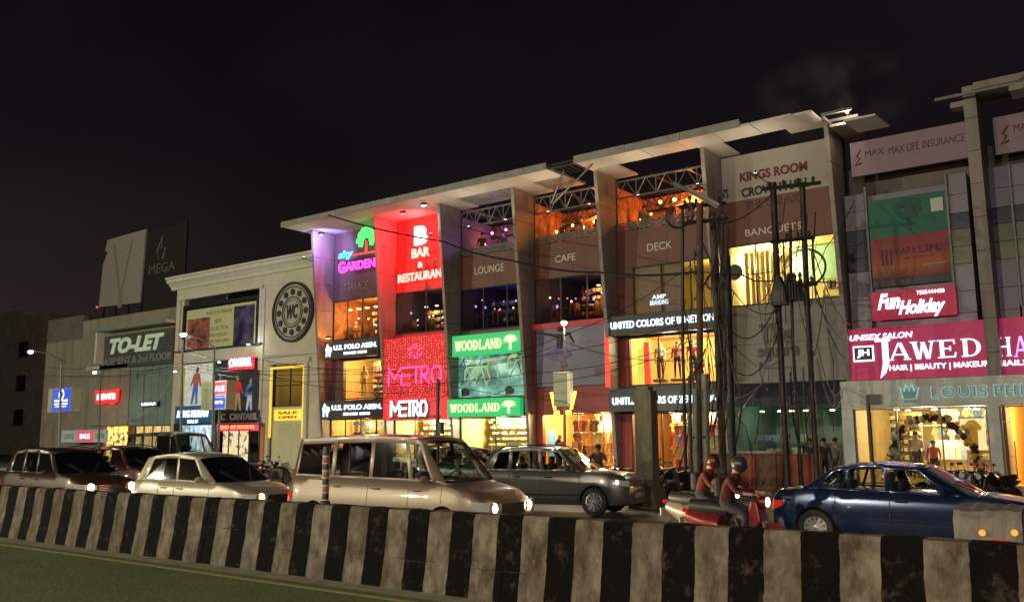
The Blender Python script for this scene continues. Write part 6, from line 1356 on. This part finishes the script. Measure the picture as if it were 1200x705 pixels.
def place2(t, px, py, D, lx, ly, deg):      # put the local point (lx, ly) of a car on the plane y = D
    a = math.radians(deg); X = at(px, py, D)[0]; t.rotation_euler = (0, 0, a); t.location = (X-(lx*math.cos(a)-ly*math.sin(a)), D-(lx*math.sin(a)+ly*math.cos(a)), .004)
# grey compact SUV
L = 4.35
suv = car('grey compact SUV facing right beside the square concrete pillar', L, 1.80, [(0, .95), (.15, 1.06), (3.1, 1.04), (3.3, 1.06), (3.9, 1.0), (4.2, .92), (4.32, .80), (4.35, .74)],
  [(.12, .52, 'p'), (.52, .74, 'g'), (1.0, 1.02, 'p'), (1.10, 1.10, 'g'), (1.95, 1.80, 'p'), (2.05, 1.88, 'g'), (2.92, 2.34, 'p'), (3.20, 2.48, 'p')],
  [(.4, 1.53), (1.0, 1.60), (1.7, 1.62), (2.2, 1.60), (2.5, 1.555)], .80, 3.45, .345, carpaint('grey', (.085, .085, .08)), seams=(1.08, 2.0, 3.05), clad_=True, rails=True, spokes=10, hz=(.70, .84), sill=.27)
place2(suv, 702, 592, 19.6, 3.45, -.785, 13); suv.scale = (.97, 1, 1.05)
# blue sedan
L = 4.55
sed = car('dark metallic blue sedan facing right at the right end of the barrier', L, 1.76, [(0, .86), (.12, .98), (.7, 1.02), (3.2, .94), (3.55, .95), (4.1, .86), (4.42, .74), (4.53, .62), (4.55, .58)],
  [(.55, 1.10, 'p'), (.80, 1.22, 'g'), (1.22, 1.40, 'p'), (1.27, 1.45, 'g'), (1.55, 1.6, 'g'), (2.06, 1.95, 'p'), (2.16, 2.0, 'g'), (3.08, 2.48, 'p'), (3.42, 2.62, 'p')],
  [(1.1, 1.37), (1.5, 1.44), (1.95, 1.46), (2.3, 1.445), (2.62, 1.39)], .80, 3.60, .325, carpaint('blue', (.012, .026, .075), .2, .5), seams=(1.18, 2.1, 3.2), spokes=12, hz=(.58, .70), sill=.2)
place2(sed, 957, 612, 16.7, .80, -.765, 1)
# pale estate hatchback
L = 4.4
hat = car('pale beige hatchback near the barrier left of the long van', L, 1.72, [(0, .92), (.1, 1.02), (2.9, .98), (3.3, .98), (3.9, .88), (4.25, .76), (4.37, .66), (4.4, .6)],
  [(.06, .42, 'p'), (.55, .75, 'g'), (1.2, 1.20, 'g'), (1.7, 1.60, 'p'), (1.8, 1.67, 'g'), (2.75, 2.15, 'p'), (3.20, 2.30, 'p')],
  [(.3, 1.52), (.8, 1.60), (1.4, 1.64), (1.95, 1.62), (2.3, 1.56)], .78, 3.50, .31, carpaint('beige', (.34, .30, .22), .35, .2), seams=(1.15, 1.75, 3.0), spokes=7, lamps='soft', trim=None, hz=(.62, .78), sill=.2)
place2(hat, 150, 565, 12.2, 0, -.86, 3)
# long van
L = 5.2
van = car('long beige-brown passenger van with headlights on, nearest the barrier at the middle', L, 1.85, [(0, 1.10), (.1, 1.18), (3.6, 1.12), (4.30, 1.10), (4.8, .98), (5.08, .82), (5.17, .68), (5.2, .62)],
  [(.04, .22, 'p'), (.25, .35, 'g'), (1.25, 1.25, 'p'), (1.35, 1.35, 'g'), (2.3, 2.3, 'p'), (2.4, 2.4, 'g'), (3.35, 3.15, 'p'), (3.45, 3.22, 'g'), (3.95, 3.45, 'p'), (4.28, 3.58, 'p')],
  [(0, 1.90), (.4, 1.98), (2.2, 2.02), (3.2, 1.99), (3.6, 1.93)], .9, 4.25, .34, carpaint('brown beige', (.20, .15, .11), .36, .3), cat='van', name='passenger_van', seams=(1.30, 2.35, 3.40, 4.2), spokes=6, lamps='on', trim=None, hz=(.58, .80), sill=.25)
place2(van, 332, 565, 12.6, 0, -.925, 3)
# dark SUV at the left edge
L = 4.5
dks = car('dark brown SUV with bright headlight at the left end of the barrier', L, 1.80, [(0, 1.0), (.12, 1.10), (3.1, 1.06), (3.4, 1.08), (4.0, 1.02), (4.35, .90), (4.47, .78), (4.5, .72)],
  [(.1, .4, 'p'), (.55, .7, 'g'), (1.2, 1.2, 'p'), (1.3, 1.3, 'g'), (2.0, 1.9, 'p'), (2.1, 1.98, 'g'), (3.0, 2.45, 'p'), (3.3, 2.6, 'p')],
  [(.3, 1.62), (1.0, 1.72), (1.8, 1.74), (2.3, 1.70), (2.6, 1.65)], .85, 3.6, .36, carpaint('dark brown', (.05, .028, .02), .35, .3), seams=(1.25, 2.05, 3.1), spokes=6, lamps='on', rails=True, hz=(.68, .84), sill=.27)
place(dks, 92, 560, 12.0, L, 1.8)
def cpy(src, label, front_px, py, D, L, Wd, paint=None, sc=None, nolamp=True):
    r = copy_thing(src, (0, 0, 0), 0, label); s = sc or 1; X = at(front_px, py, D)[0]; r.location = (X-L*s, D+Wd*s/2, .004); r.scale = (s, s, s)
    for ch in list(r.children):
        if paint and ch.type == 'MESH' and ch.name.split('.')[0] in ('body', 'roof', 'mirror'): ch.material_slots[0].link = 'OBJECT'; ch.material_slots[0].material = paint
        if nolamp and (ch.type == 'LIGHT'): bpy.data.objects.remove(ch)
    return r
r = cpy(dks, 'dark maroon SUV in the second lane behind the pale hatchback', 172, 550, 16.4, 4.5, 1.8, carpaint('maroon', (.07, .02, .015)), 1.0)
cpy(van, 'dark olive van whose roof shows above the pale hatchback', 228, 530, 22.5, 5.2, 1.85, carpaint('olive', (.05, .055, .04)), 1.12)
cpy(sed, 'dark green sedan behind the nose of the long van', 598, 540, 23.2, 4.55, 1.76, carpaint('green', (.03, .05, .035)), 1.12)
cpy(hat, 'brown hatchback in the far lane behind the long van', 470, 540, 22.0, 4.4, 1.72, carpaint('brown', (.08, .05, .035)), 1.0)
# tarpaulin covered cart in front of the sedan
x0, x1 = at(1116, 600, 12.6)[0], at(1196, 600, 12.6)[0]; ztc = at(1150, 598, 12.6)[1]
ct = thing('cargo_cart', 'low cart under wrinkled grey-tan tarpaulin with two amber lamps in front of the blue sedan', 'cart', ((x0+x1)/2, 13, 0))
random.seed(3); tarp = mat('grey tan tarpaulin', (.17, .165, .135), .7, var=.25, scale=6, bump=.6); nn = 10; vs = []; fs = []
prof = [(12.62, .35), (12.60, .6), (12.64, ztc-.10), (12.72, ztc), (13.1, ztc+.06), (13.5, ztc), (13.56, ztc-.1), (13.6, .6), (13.58, .35)]
for i in range(nn+1):
    for y, z in prof: vs.append((x0+(x1-x0)*i/nn+random.uniform(-.012, .012), y+random.uniform(-.02, .02), z+random.uniform(-.025, .015)))
for i in range(nn):
    for j in range(8): fs.append((i*9+j, (i+1)*9+j, (i+1)*9+j+1, i*9+j+1))
fs += [tuple(range(9)), tuple(range(nn*9+8, nn*9-1, -1))]; MB().add(vs, fs).build('tarpaulin', tarp, ct)
bx('frame', darksteel, ct, x0+.03, x1-.03, 12.66, 13.54, .24, .34)
for s in (0, 1): MB().lathe([(.24, -.04), (.25, 0), (.24, .04)], (x0+x1)/2, 12.72+s*.8, .255, 16, 'y').build('wheel', tyre_m, ct)
for px in (1151, 1189):
    xx = at(px, 626, 12.55)[0]; MB().lathe([(.04, 0), (.04, -.02), (.02, -.03)], xx, 12.575, at(px, 624, 12.55)[1], 12, 'y').build('amber_lamp', amb, ct)
bx('number_plate', platem, ct, x0+.42, x0+.62, 12.56, 12.585, .58, .66); bx('tail_lamp', rlamp, ct, x0+.43, x0+.61, 12.555, 12.584, .67, .71)

# ------------------------------------------------------------------ people
def person(label, joints, clothes, name='person', loc=(0, 0, 0), rz=0, hair=(.012, .01, .008), helmet=None, face=1, cat='person', skin_c=(.32, .19, .12), scale=1):
    J, E_ = {}, []
    v = []; idx = {}; rad = []
    R_ = dict(pel=.135, abd=.125, chest=.15, neck=.05, head0=.085, head=.088, top=.06, shL=.062, shR=.062, elL=.043, elR=.043, wrL=.03, wrR=.03, hdL=.034, hdR=.034, hipL=.095, hipR=.095, knL=.062, knR=.062, anL=.04, anR=.04, toL=.035, toR=.035)
    for k, p in joints.items(): idx[k] = len(v); v.append(p); rad.append(R_[k])
    ed = [('pel', 'abd'), ('abd', 'chest'), ('chest', 'neck'), ('neck', 'head0'), ('head0', 'head'), ('head', 'top'), ('chest', 'shL'), ('shL', 'elL'), ('elL', 'wrL'), ('wrL', 'hdL'), ('chest', 'shR'), ('shR', 'elR'), ('elR', 'wrR'), ('wrR', 'hdR'),
          ('pel', 'hipL'), ('hipL', 'knL'), ('knL', 'anL'), ('anL', 'toL'), ('pel', 'hipR'), ('hipR', 'knR'), ('knR', 'anR'), ('anR', 'toR')]
    ed = [(idx[a], idx[b]) for a, b in ed if a in idx and b in idx]
    me = bpy.data.meshes.new('body'); me.from_pydata(v, ed, []); o = bpy.data.objects.new('body', me); COL.objects.link(o)
    sk = o.modifiers.new('skin', 'SKIN'); sk.use_smooth_shade = True; o.modifiers.new('sub', 'SUBSURF').levels = 1
    for q, r in zip(me.skin_vertices[0].data, rad): q.radius = (r, r)
    me.skin_vertices[0].data[idx['pel']].use_root = True
    dg = bpy.context.evaluated_depsgraph_get(); m2 = bpy.data.meshes.new_from_object(o.evaluated_get(dg)); bpy.data.objects.remove(o)
    top, leg, shoe = clothes; ms = [mat('skin', skin_c, .6, var=.05), mat('cloth top %s' % str(top), top, .85, var=.3, scale=5, bump=.9), mat('cloth leg %s' % str(leg), leg, .85, var=.3, scale=5, bump=.9), mat('shoe', (.02, .018, .015), .6)]
    m2.materials.clear()
    for q in ms: m2.materials.append(q)
    zone = dict(pel=2, abd=1, chest=1, neck=0, head0=0, head=0, top=0, shL=1, shR=1, elL=1, elR=1, wrL=0, wrR=0, hdL=0, hdR=0, hipL=2, hipR=2, knL=2, knR=2, anL=2, anR=2, toL=3, toR=3)
    for p in m2.polygons:
        c_ = p.center; best = min(joints, key=lambda k: (Vector(joints[k])-c_).length-R_[k]*.5); p.material_index = zone[best]; p.use_smooth = True
    t = thing(name, label, cat, (0, 0, 0)); o = bpy.data.objects.new('body', m2); put(o, t)
    hd = Vector(joints['head']); up = (Vector(joints['top'])-Vector(joints['head0'])).normalized(); fw = Vector((face, 0, 0)); sd = up.cross(fw).normalized()
    if helmet: MB().ball(hd+up*.03, (.138, .125, .142), 16, 10).build('helmet', helmet, t, True); MB().ball(hd+fw*.085+up*.0, (.07, .088, .055), 10, 6).build('visor', black, t, True)
    else:
        MB().ball(hd+up*.035-fw*.018, (.10, .095, .10), 12, 8).build('hair', mat('hair', hair, .6), t, True)
    MB().ball(hd+fw*.092-up*.02, (.022, .014, .022), 6, 4).build('nose', ms[0], t, True)
    for s in (-1, 1): MB().ball(hd+fw*.082+sd*.032*s+up*.01, .011, 6, 4).build('eye', black, t); MB().ball(hd+sd*.09*s-up*.01, (.02, .012, .03), 6, 4).build('ear', ms[0], t)
    MB().ball(hd+fw*.082-up*.055, (.01, .026, .007), 6, 4).build('mouth', mat('lip', (.25, .08, .06), .5), t)
    for sdn in ('L', 'R'):
        if 'hd'+sdn in joints:
            h = Vector(joints['hd'+sdn]); d = (h-Vector(joints['wr'+sdn])).normalized(); s_ = d.cross(Vector((0, 0, 1))).normalized() if abs(d.z) < .9 else Vector((0, 1, 0)); f = MB()
            for k in range(4): b_ = h+d*.03+s_*(-.024+.016*k); f.tube([b_, b_+d*(.035+.006*(1.5-abs(k-1.5)))-Vector((0, 0, .006)), b_+d*.055-Vector((0, 0, .03))], [.009, .008, .006], 5)
            f.tube([h-s_*.03, h-s_*.05+d*.02, h-s_*.045+d*.045], [.010, .009, .007], 5); f.build('fingers', ms[0], t, True)
    if helmet:      # jacket collar, hem and a small back pack
        MB().lathe([(.085, -.03), (.095, .0), (.075, .035)], joints['neck'][0], joints['neck'][1], joints['neck'][2]-.01, 12).build('collar', ms[1], t, True)
        MB().box(-.26, -.13, -.13, .13, .98, 1.30).build('backpack', mat('dark bag', (.03, .028, .03), .8), t, bevel=.05)
    t.location = loc; t.rotation_euler = (0, 0, rz); t.scale = (scale,)*3; return t
def standing(lean=0, arm=.1):
    return dict(pel=(0, 0, .95), abd=(0, 0, 1.12), chest=(.0, 0, 1.32), neck=(0, 0, 1.47), head0=(.01, 0, 1.54), head=(.015, 0, 1.62), top=(.01, 0, 1.69), shL=(0, .19, 1.40), elL=(-.02, .24, 1.13), wrL=(.05+arm, .22, .90), hdL=(.07+arm, .21, .82),
                shR=(0, -.19, 1.40), elR=(-.02, -.25, 1.13), wrR=(.06, -.23, .90), hdR=(.07, -.22, .82), hipL=(0, .10, .90), knL=(.03, .11, .50), anL=(-.02, .12, .09), toL=(.12, .13, .045), hipR=(0, -.10, .90), knR=(.02, -.11, .50), anR=(-.03, -.12, .09), toR=(.11, -.13, .045))
def riding():
    return dict(pel=(-.12, 0, .86), abd=(-.07, 0, 1.0), chest=(.03, 0, 1.20), neck=(.08, 0, 1.35), head0=(.11, 0, 1.41), head=(.15, .01, 1.49), top=(.17, .01, 1.56), shL=(.04, .19, 1.28), elL=(.20, .27, 1.08), wrL=(.42, .27, 1.05), hdL=(.50, .27, 1.05),
                shR=(.04, -.19, 1.28), elR=(.20, -.27, 1.08), wrR=(.42, -.27, 1.05), hdR=(.50, -.27, 1.05), hipL=(-.08, .12, .84), knL=(.32, .20, .74), anL=(.26, .18, .36), toL=(.40, .18, .32), hipR=(-.08, -.12, .84), knR=(.32, -.20, .74), anR=(.26, -.18, .36), toR=(.40, -.18, .32))
# ------------------------------------------------------------------ scooters and motorcycles (origin mid wheelbase, facing +x)
def two_wheel(r): return MB().lathe([(r*.80, -.04), (r*.92, -.055), (r, -.02), (r, .02), (r*.92, .055), (r*.80, .04)], n=20, axis='y')
def bike(label, paint, scooter=False, lamp=None, name=None, group=None):
    t = thing(name or ('scooter' if scooter else 'motorcycle'), label, 'scooter' if scooter else 'motorcycle', group=group); r = .25 if scooter else .31; wbx = .62 if scooter else .66
    for x in (-wbx, wbx):
        w = bpy.data.objects.new('wheel', two_wheel(r).mesh('tyre', tyre_m, True)); put(w, t); w.location = (x, 0, r); m = MB().lathe([(r*.8, -.02), (r*.78, .02)], n=16, axis='y').lathe([(.05, -.06), (.05, .06)], n=8, axis='y')
        for k in range(5): a = k*1.2566; m.tube([(.04*math.cos(a), 0, .04*math.sin(a)), (r*.8*math.cos(a), 0, r*.8*math.sin(a))], .014, 4)
        m = MB().lathe([(r*.82, -.03), (r*.74, -.03), (r*.74, .03), (r*.82, .03)], n=18, axis='y').lathe([(.05, -.06), (.05, .06)], n=8, axis='y')
        for k in range(5): a = k*1.2566; m.tube([(.04*math.cos(a), 0, .04*math.sin(a)), (r*.76*math.cos(a), 0, r*.76*math.sin(a))], .016, 4)
        m.build('rim', rim_m, w)
    MB().tube([(wbx, .06, r), (wbx-.22, .06, .85)], .022, 6).tube([(wbx, -.06, r), (wbx-.22, -.06, .85)], .022, 6).build('fork', steel, t)
    hx = wbx-.26; MB().tube([(hx-.12, .34, 1.03), (hx, .2, 1.0), (hx, -.2, 1.0), (hx-.12, -.34, 1.03)], .016, 6).tube([(hx+.0, 0, .84), (hx, 0, 1.0)], .03, 6).build('handlebar', black, t)
    for s in (-1, 1): MB().tube([(hx-.05, s*.24, 1.02), (hx+.02, s*.30, 1.18)], .007, 4).ball((hx+.02, s*.32, 1.2), (.015, .06, .04), 8, 5).build('mirror', black, t)
    MB().ball((hx+.13, 0, .90 if not scooter else .92), (.10, .11, .10), 12, 8).build('headlamp_shell', paint, t, True); MB().lathe([(.075, 0), (.07, .02), (.03, .03)], hx+.20, 0, .90 if not scooter else .92, 12, 'x').build('headlamp', lamp or hlamp, t)
    MB().tube([(wbx-.26*math.cos(q), 0, r+.03+(r+.03)*math.sin(q)*1.02) if False else (wbx+(r+.04)*math.cos(q), 0, r+(r+.04)*math.sin(q)) for q in (.3, .7, 1.2, 1.7, 2.3)], [.05, .07, .075, .07, .05], 6).build('front_mudguard', paint, t, True)
    if scooter:
        MB().prism([(hx+.08, .95), (hx-.02, .95), (.18, .36), (-.22, .34), (-.25, .26), (.24, .26), (hx+.14, .62)], -.17, .17).build('front_shield', paint, t, bevel=.03)
        MB().add([], []).tube([(-.25, 0, .50), (-.5, 0, .55), (-.85, 0, .66)], [.20, .21, .10], 12).build('rear_body', paint, t, True)
        MB().tube([(-.12, 0, .76), (-.4, 0, .79), (-.78, 0, .82)], [.11, .15, .11], 10).build('seat', black, t, True)
    else:
        MB().tube([(.30, 0, .80), (.12, 0, .84), (-.08, 0, .80)], [.08, .15, .10], 12).build('tank', paint, t, True); MB().tube([(-.05, 0, .79), (-.35, 0, .79), (-.78, 0, .86)], [.10, .13, .08], 10).build('seat', black, t, True)
        MB().box(-.15, .22, -.14, .14, .30, .62).lathe([(.12, -.17), (.12, .17)], .05, 0, .42, 12, 'y').build('engine', darksteel, t, bevel=.03); MB().tube([(.34, 0, .8), (.25, 0, .35), (-.2, 0, .3), (-.3, 0, .75)], .03, 6).build('frame', darksteel, t)
        MB().tube([(.1, -.16, .35), (-.3, -.18, .28), (-.85, -.18, .38)], [.025, .04, .05], 8).build('exhaust', chrome, t, True); MB().tube([(-.35, 0, .70), (-.6, 0, .70), (-.85, 0, .72)], [.10, .11, .06], 8).build('side_panel', paint, t, True)
    for s in (-1, 1): MB().tube([(-wbx, s*.09, r), (-wbx+.15, s*.13, .70)], .025, 6).build('shock_absorber', darksteel, t)
    MB().ball((-.90, 0, .74), (.04, .08, .04), 8, 5).build('tail_light', rlamp, t); MB().box(-.97, -.955, -.09, .09, .48, .62).build('number_plate', platem, t)
    MB().tube([(-.05, .12, .28), (-.1, .24, .02)], .014, 5).build('side_stand', darksteel, t)
    return t
def bp(n, c_): return mat('bike paint '+n, c_, .3, .2, coat=.5)
hs = glow('scooter headlamp on', (1, .9, .7), 9, True)
for k, (px, D, lab, pc_, top, hm_) in enumerate(((899, 14.3, 'red scooter ridden by a person in a red jacket, just left of the blue sedan', bp('red', (.16, .012, .01)), (.075, .008, .007), mat('dark helmet', (.03, .03, .03), .3)), (864, 15.9, 'pale scooter with lit headlamp left of the red one', bp('pale', (.20, .17, .14)), (.09, .016, .011), mat('maroon helmet', (.06, .012, .01), .3)))):
    sc = bike(lab, pc_, True, hs); X = at(px, 586, D)[0]-.56; sc.location = (X, D, .004)
    person(['rider in a dark red jacket and black helmet on the red scooter', 'rider in a rust red top and maroon helmet on the pale scooter'][k], riding(), (top, (.025, .025, .035), None), loc=(X-.05, D, .0), helmet=hm_)
protos = [bike('', bp('black', (.02, .02, .022))), bike('', bp('wine', (.10, .015, .02))), bike('', bp('grey', (.12, .12, .13)), True)]
used = [0, 0, 0]
def park(k, px, D, deg, label, group):
    X = at(px, 540, D)[0]
    if not used[k]: used[k] = 1; t = protos[k]; t['label'] = label; t.location = (X, D, .004 if D < 28 else .144); t.rotation_euler = (math.radians(3), 0, math.radians(deg))
    else: t = copy_thing(protos[k], (X, D, .004 if D < 28 else .144), math.radians(deg), label)
    t['group'] = group; return t
G1 = 'motorcycles parked in front of the shops'
for k, (b_, px, D, dg_, lab) in enumerate([(0, 788, 24.6, -105, 'black motorcycle nearest the square pillar, nose towards the road'), (2, 800, 25.0, -110, 'grey scooter between two motorcycles by the left pole cluster'), (1, 775, 27.2, -98, 'wine motorcycle under the bright garments, half behind the black one'), (0, 812, 26.8, -80, 'black motorcycle directly behind the left pole cluster'),
    (0, 1098, 27.0, -115, 'black motorcycle at the left end of the row in front of the flower arch'), (1, 1112, 26.2, -110, 'wine motorcycle, second in the row before the boutique'), (0, 1124, 27.0, -120, 'black motorcycle in the middle of the boutique row'), (2, 1138, 26.4, -105, 'grey scooter in the boutique row'), (1, 1150, 26.8, -112, 'wine motorcycle before the golden picture'), (0, 1164, 26.2, -118, 'black motorcycle at the right end of the boutique row by the pier'),
    (0, 262, 25.2, -60, 'black motorcycle at the left end of the far row by the cream building'), (1, 278, 25.6, -70, 'wine motorcycle in the far row by the cream building'), (2, 294, 25.0, -65, 'grey scooter in the far row by the cream building'), (1, 310, 25.8, -60, 'wine motorcycle near the yellow doorway'), (0, 326, 25.2, -72, 'black motorcycle at the right end of the far row'),
    (0, 706, 25.6, -120, 'black motorcycle behind the bonnet of the grey car'), (1, 722, 26.0, -100, 'wine motorcycle left of the square pillar')]):
    park(b_, px, D, dg_, lab, G1)
sit = dict(riding()); X = at(697, 535, 25.2)[0]; person('person in dark clothes leaning over a motorcycle behind the bonnet of the grey car', sit, ((.10, .04, .045), (.05, .05, .06), None), loc=(X, 25.4, .12), rz=math.radians(-60))
for k, (px, D, top, lg, rz, lab) in enumerate([(655, 30.5, (.10, .05, .04), (.08, .04, .03), 70, 'person in dark red-brown clothes walking past the orange shop, next to the lamp pole'), (966, 30.5, (.05, .05, .07), (.02, .02, .025), -60, 'person in dark clothes under the navy awning at the left of a pair'), (980, 31.5, (.12, .11, .10), (.03, .03, .035), -110, 'person in grey shirt under the navy awning beside the fascia pier'), (950, 31.8, (.03, .03, .04), (.03, .03, .03), -80, 'person in black half behind the right twin pole')]):
    person(lab, standing(), (top, lg, None), loc=(at(px, 540, D)[0], D, .14), rz=math.radians(rz))
# mannequins
mk = [((.55, .5, .42), (.06, .05, .05)), ((.5, .12, .1), (.04, .04, .05)), ((.6, .05, .06), (.03, .03, .03)), ((.62, .45, .15), (.4, .3, .12))]
for k, (px, c_) in enumerate(((774, 0), (794, 1), (812, 2))):
    t = person(['mannequin in a pale top, left of the three in the first-floor window', 'mannequin in a red-brown top, middle one in the first-floor window', 'mannequin in a bright red jacket, right one in the first-floor window'][k], standing(), (mk[c_][0], mk[c_][1], None), name='mannequin', cat='mannequin', loc=(at(px, 430, 36.9)[0], 36.9, 4.5), rz=math.radians(-75), hair=(.5, .35, .2), skin_c=(.7, .5, .32), scale=.98)
    tb_ = bx('stand', wood, t, -.3, .3, -.3, .3, -.12, 0); tb_.parent = t; tb_.matrix_parent_inverse = Matrix()
for lab, px, D, z, c_, s_ in (('yellow mannequin in the first-floor polo window', 426, 36.8, 4.35, 3, 1.0), ('mannequin in a bright red dress beside the blue poster in the orange shop', 656, 36.7, .3, 2, 1.0), ('mannequin in tan clothes in the orange shop window', 676, 36.7, .3, 3, 1.0), ('mannequin in a pale top in the boutique window', 1072, 35.4, .35, 0, 1.0), ('mannequin in a dark red coat in the boutique window', 1092, 35.5, .2, 1, .9)):
    t = person(lab, standing(), (mk[c_][0], mk[c_][1] if c_ != 2 or D > 36.75 else (.6, .05, .06), None), name='mannequin', cat='mannequin', loc=(at(px, 500, D)[0], D, z), rz=math.radians(-80), hair=(.3, .2, .1), skin_c=(.6, .42, .28), scale=s_)
# small litter on the near road
lit = mat('paper scrap', (.5, .48, .4), .8)
for k, (px, py) in enumerate(((400, 695), (415, 683), (345, 690), (210, 664))):
    d = (px-600)*_r-(py-352.5)*_u2+FPX*_w; q = (.0-CH)/d.z; X, Y = d.x*q, d.y*q
    t = tag(MB().add([(X, Y, .006), (X+.05, Y+.01, .02), (X+.06, Y+.05, .008), (X+.01, Y+.045, .014)], [(0, 1, 2, 3)]).build('paper_scrap', lit), ['pale paper scrap on the near road, rightmost near the barrier bottom', 'small pale scrap by the yellow edge line', 'small scrap left of the brightest one on the near road', 'tiny scrap at the foot of the barrier on the left'][k], 'litter')

# people standing behind the terrace rails
tp_ = [person('', standing(arm=.25), ((.05, .04, .04), (.03, .03, .03), None), name='person'), person('', standing(), ((.16, .12, .10), (.03, .03, .04), None), name='person'), person('', standing(arm=.2), ((.10, .02, .02), (.03, .03, .04), None), name='person')]
first = [True]*3; random.seed(91)
for i in (2, 3, 4):
    a, b = bayx(i)
    for k in range(4):
        q = (k+i) % 3; x = a+.8+k*(b-a-1.4)/3+random.uniform(-.2, .2); lab = f"{ORD[k]} person from the left on the {W3[i]} terrace, in {['black', 'grey-brown', 'dark red'][q]}"; loc = (x, 37.15+random.uniform(-.2, .3), Z6+.02); rz = random.uniform(-2.6, -.4)
        if first[q]: first[q] = False; t = tp_[q]; t.location = loc; t.rotation_euler = (0, 0, rz); t['label'] = lab
        else: t = copy_thing(tp_[q], loc, rz, lab)
        t['group'] = 'people behind the terrace rails'

# thin smoke drifting over the loose roof panels
sm_ = bpy.data.materials.new('thin smoke'); sm_.use_nodes = True; n = sm_.node_tree; n.nodes.clear(); o_ = n.nodes.new('ShaderNodeOutputMaterial'); pv = n.nodes.new('ShaderNodeVolumePrincipled')
tc_ = n.nodes.new('ShaderNodeTexCoord'); no_ = n.nodes.new('ShaderNodeTexNoise'); no_.inputs['Scale'].default_value = .55; no_.inputs['Detail'].default_value = 5; mr = n.nodes.new('ShaderNodeMapRange'); mr.inputs['From Min'].default_value = .48; mr.inputs['From Max'].default_value = .8; mr.inputs['To Max'].default_value = .16
gr_ = n.nodes.new('ShaderNodeTexGradient'); gr_.gradient_type = 'SPHERICAL'; mp_ = n.nodes.new('ShaderNodeMapping'); mp_.inputs['Location'].default_value = (-1, -1, -1); mp_.inputs['Scale'].default_value = (2, 2, 2)
mu = n.nodes.new('ShaderNodeMath'); mu.operation = 'MULTIPLY'; n.links.new(tc_.outputs['Generated'], mp_.inputs[0]); n.links.new(mp_.outputs[0], gr_.inputs[0]); n.links.new(tc_.outputs['Object'], no_.inputs['Vector']); n.links.new(no_.outputs['Fac'], mr.inputs['Value']); n.links.new(mr.outputs[0], mu.inputs[0]); n.links.new(gr_.outputs['Fac'], mu.inputs[1]); n.links.new(mu.outputs[0], pv.inputs['Density'])
pv.inputs['Color'].default_value = (.9, .85, .8, 1); n.links.new(pv.outputs[0], o_.inputs['Volume'])
x_, z_ = at(995, 108, 34); tag(bx('smoke', sm_, None, x_-4.5, x_+3.0, 31.5, 37.5, z_-1.7, z_+2.0), kind='stuff'); S.cycles.volume_step_rate = 2.0; S.cycles.volume_max_steps = 64
light('POINT', (at(990, 130, 33)[0], 33.3, at(990, 128, 33)[1]-.35), 110, (1, .78, .6), thing('roof_lamp', 'small lamp among the loose roof panels at the end of the finned mall', 'lamp', (at(990, 130, 33)[0], 33.3, 14)), .1)
rl_ = [o for o in COL.objects if o.name.startswith('roof_lamp')][0]; MB().ball((at(990, 130, 33)[0], 33.3, at(990, 128, 33)[1]), .06, 8, 5).build('bulb', lampm, rl_)
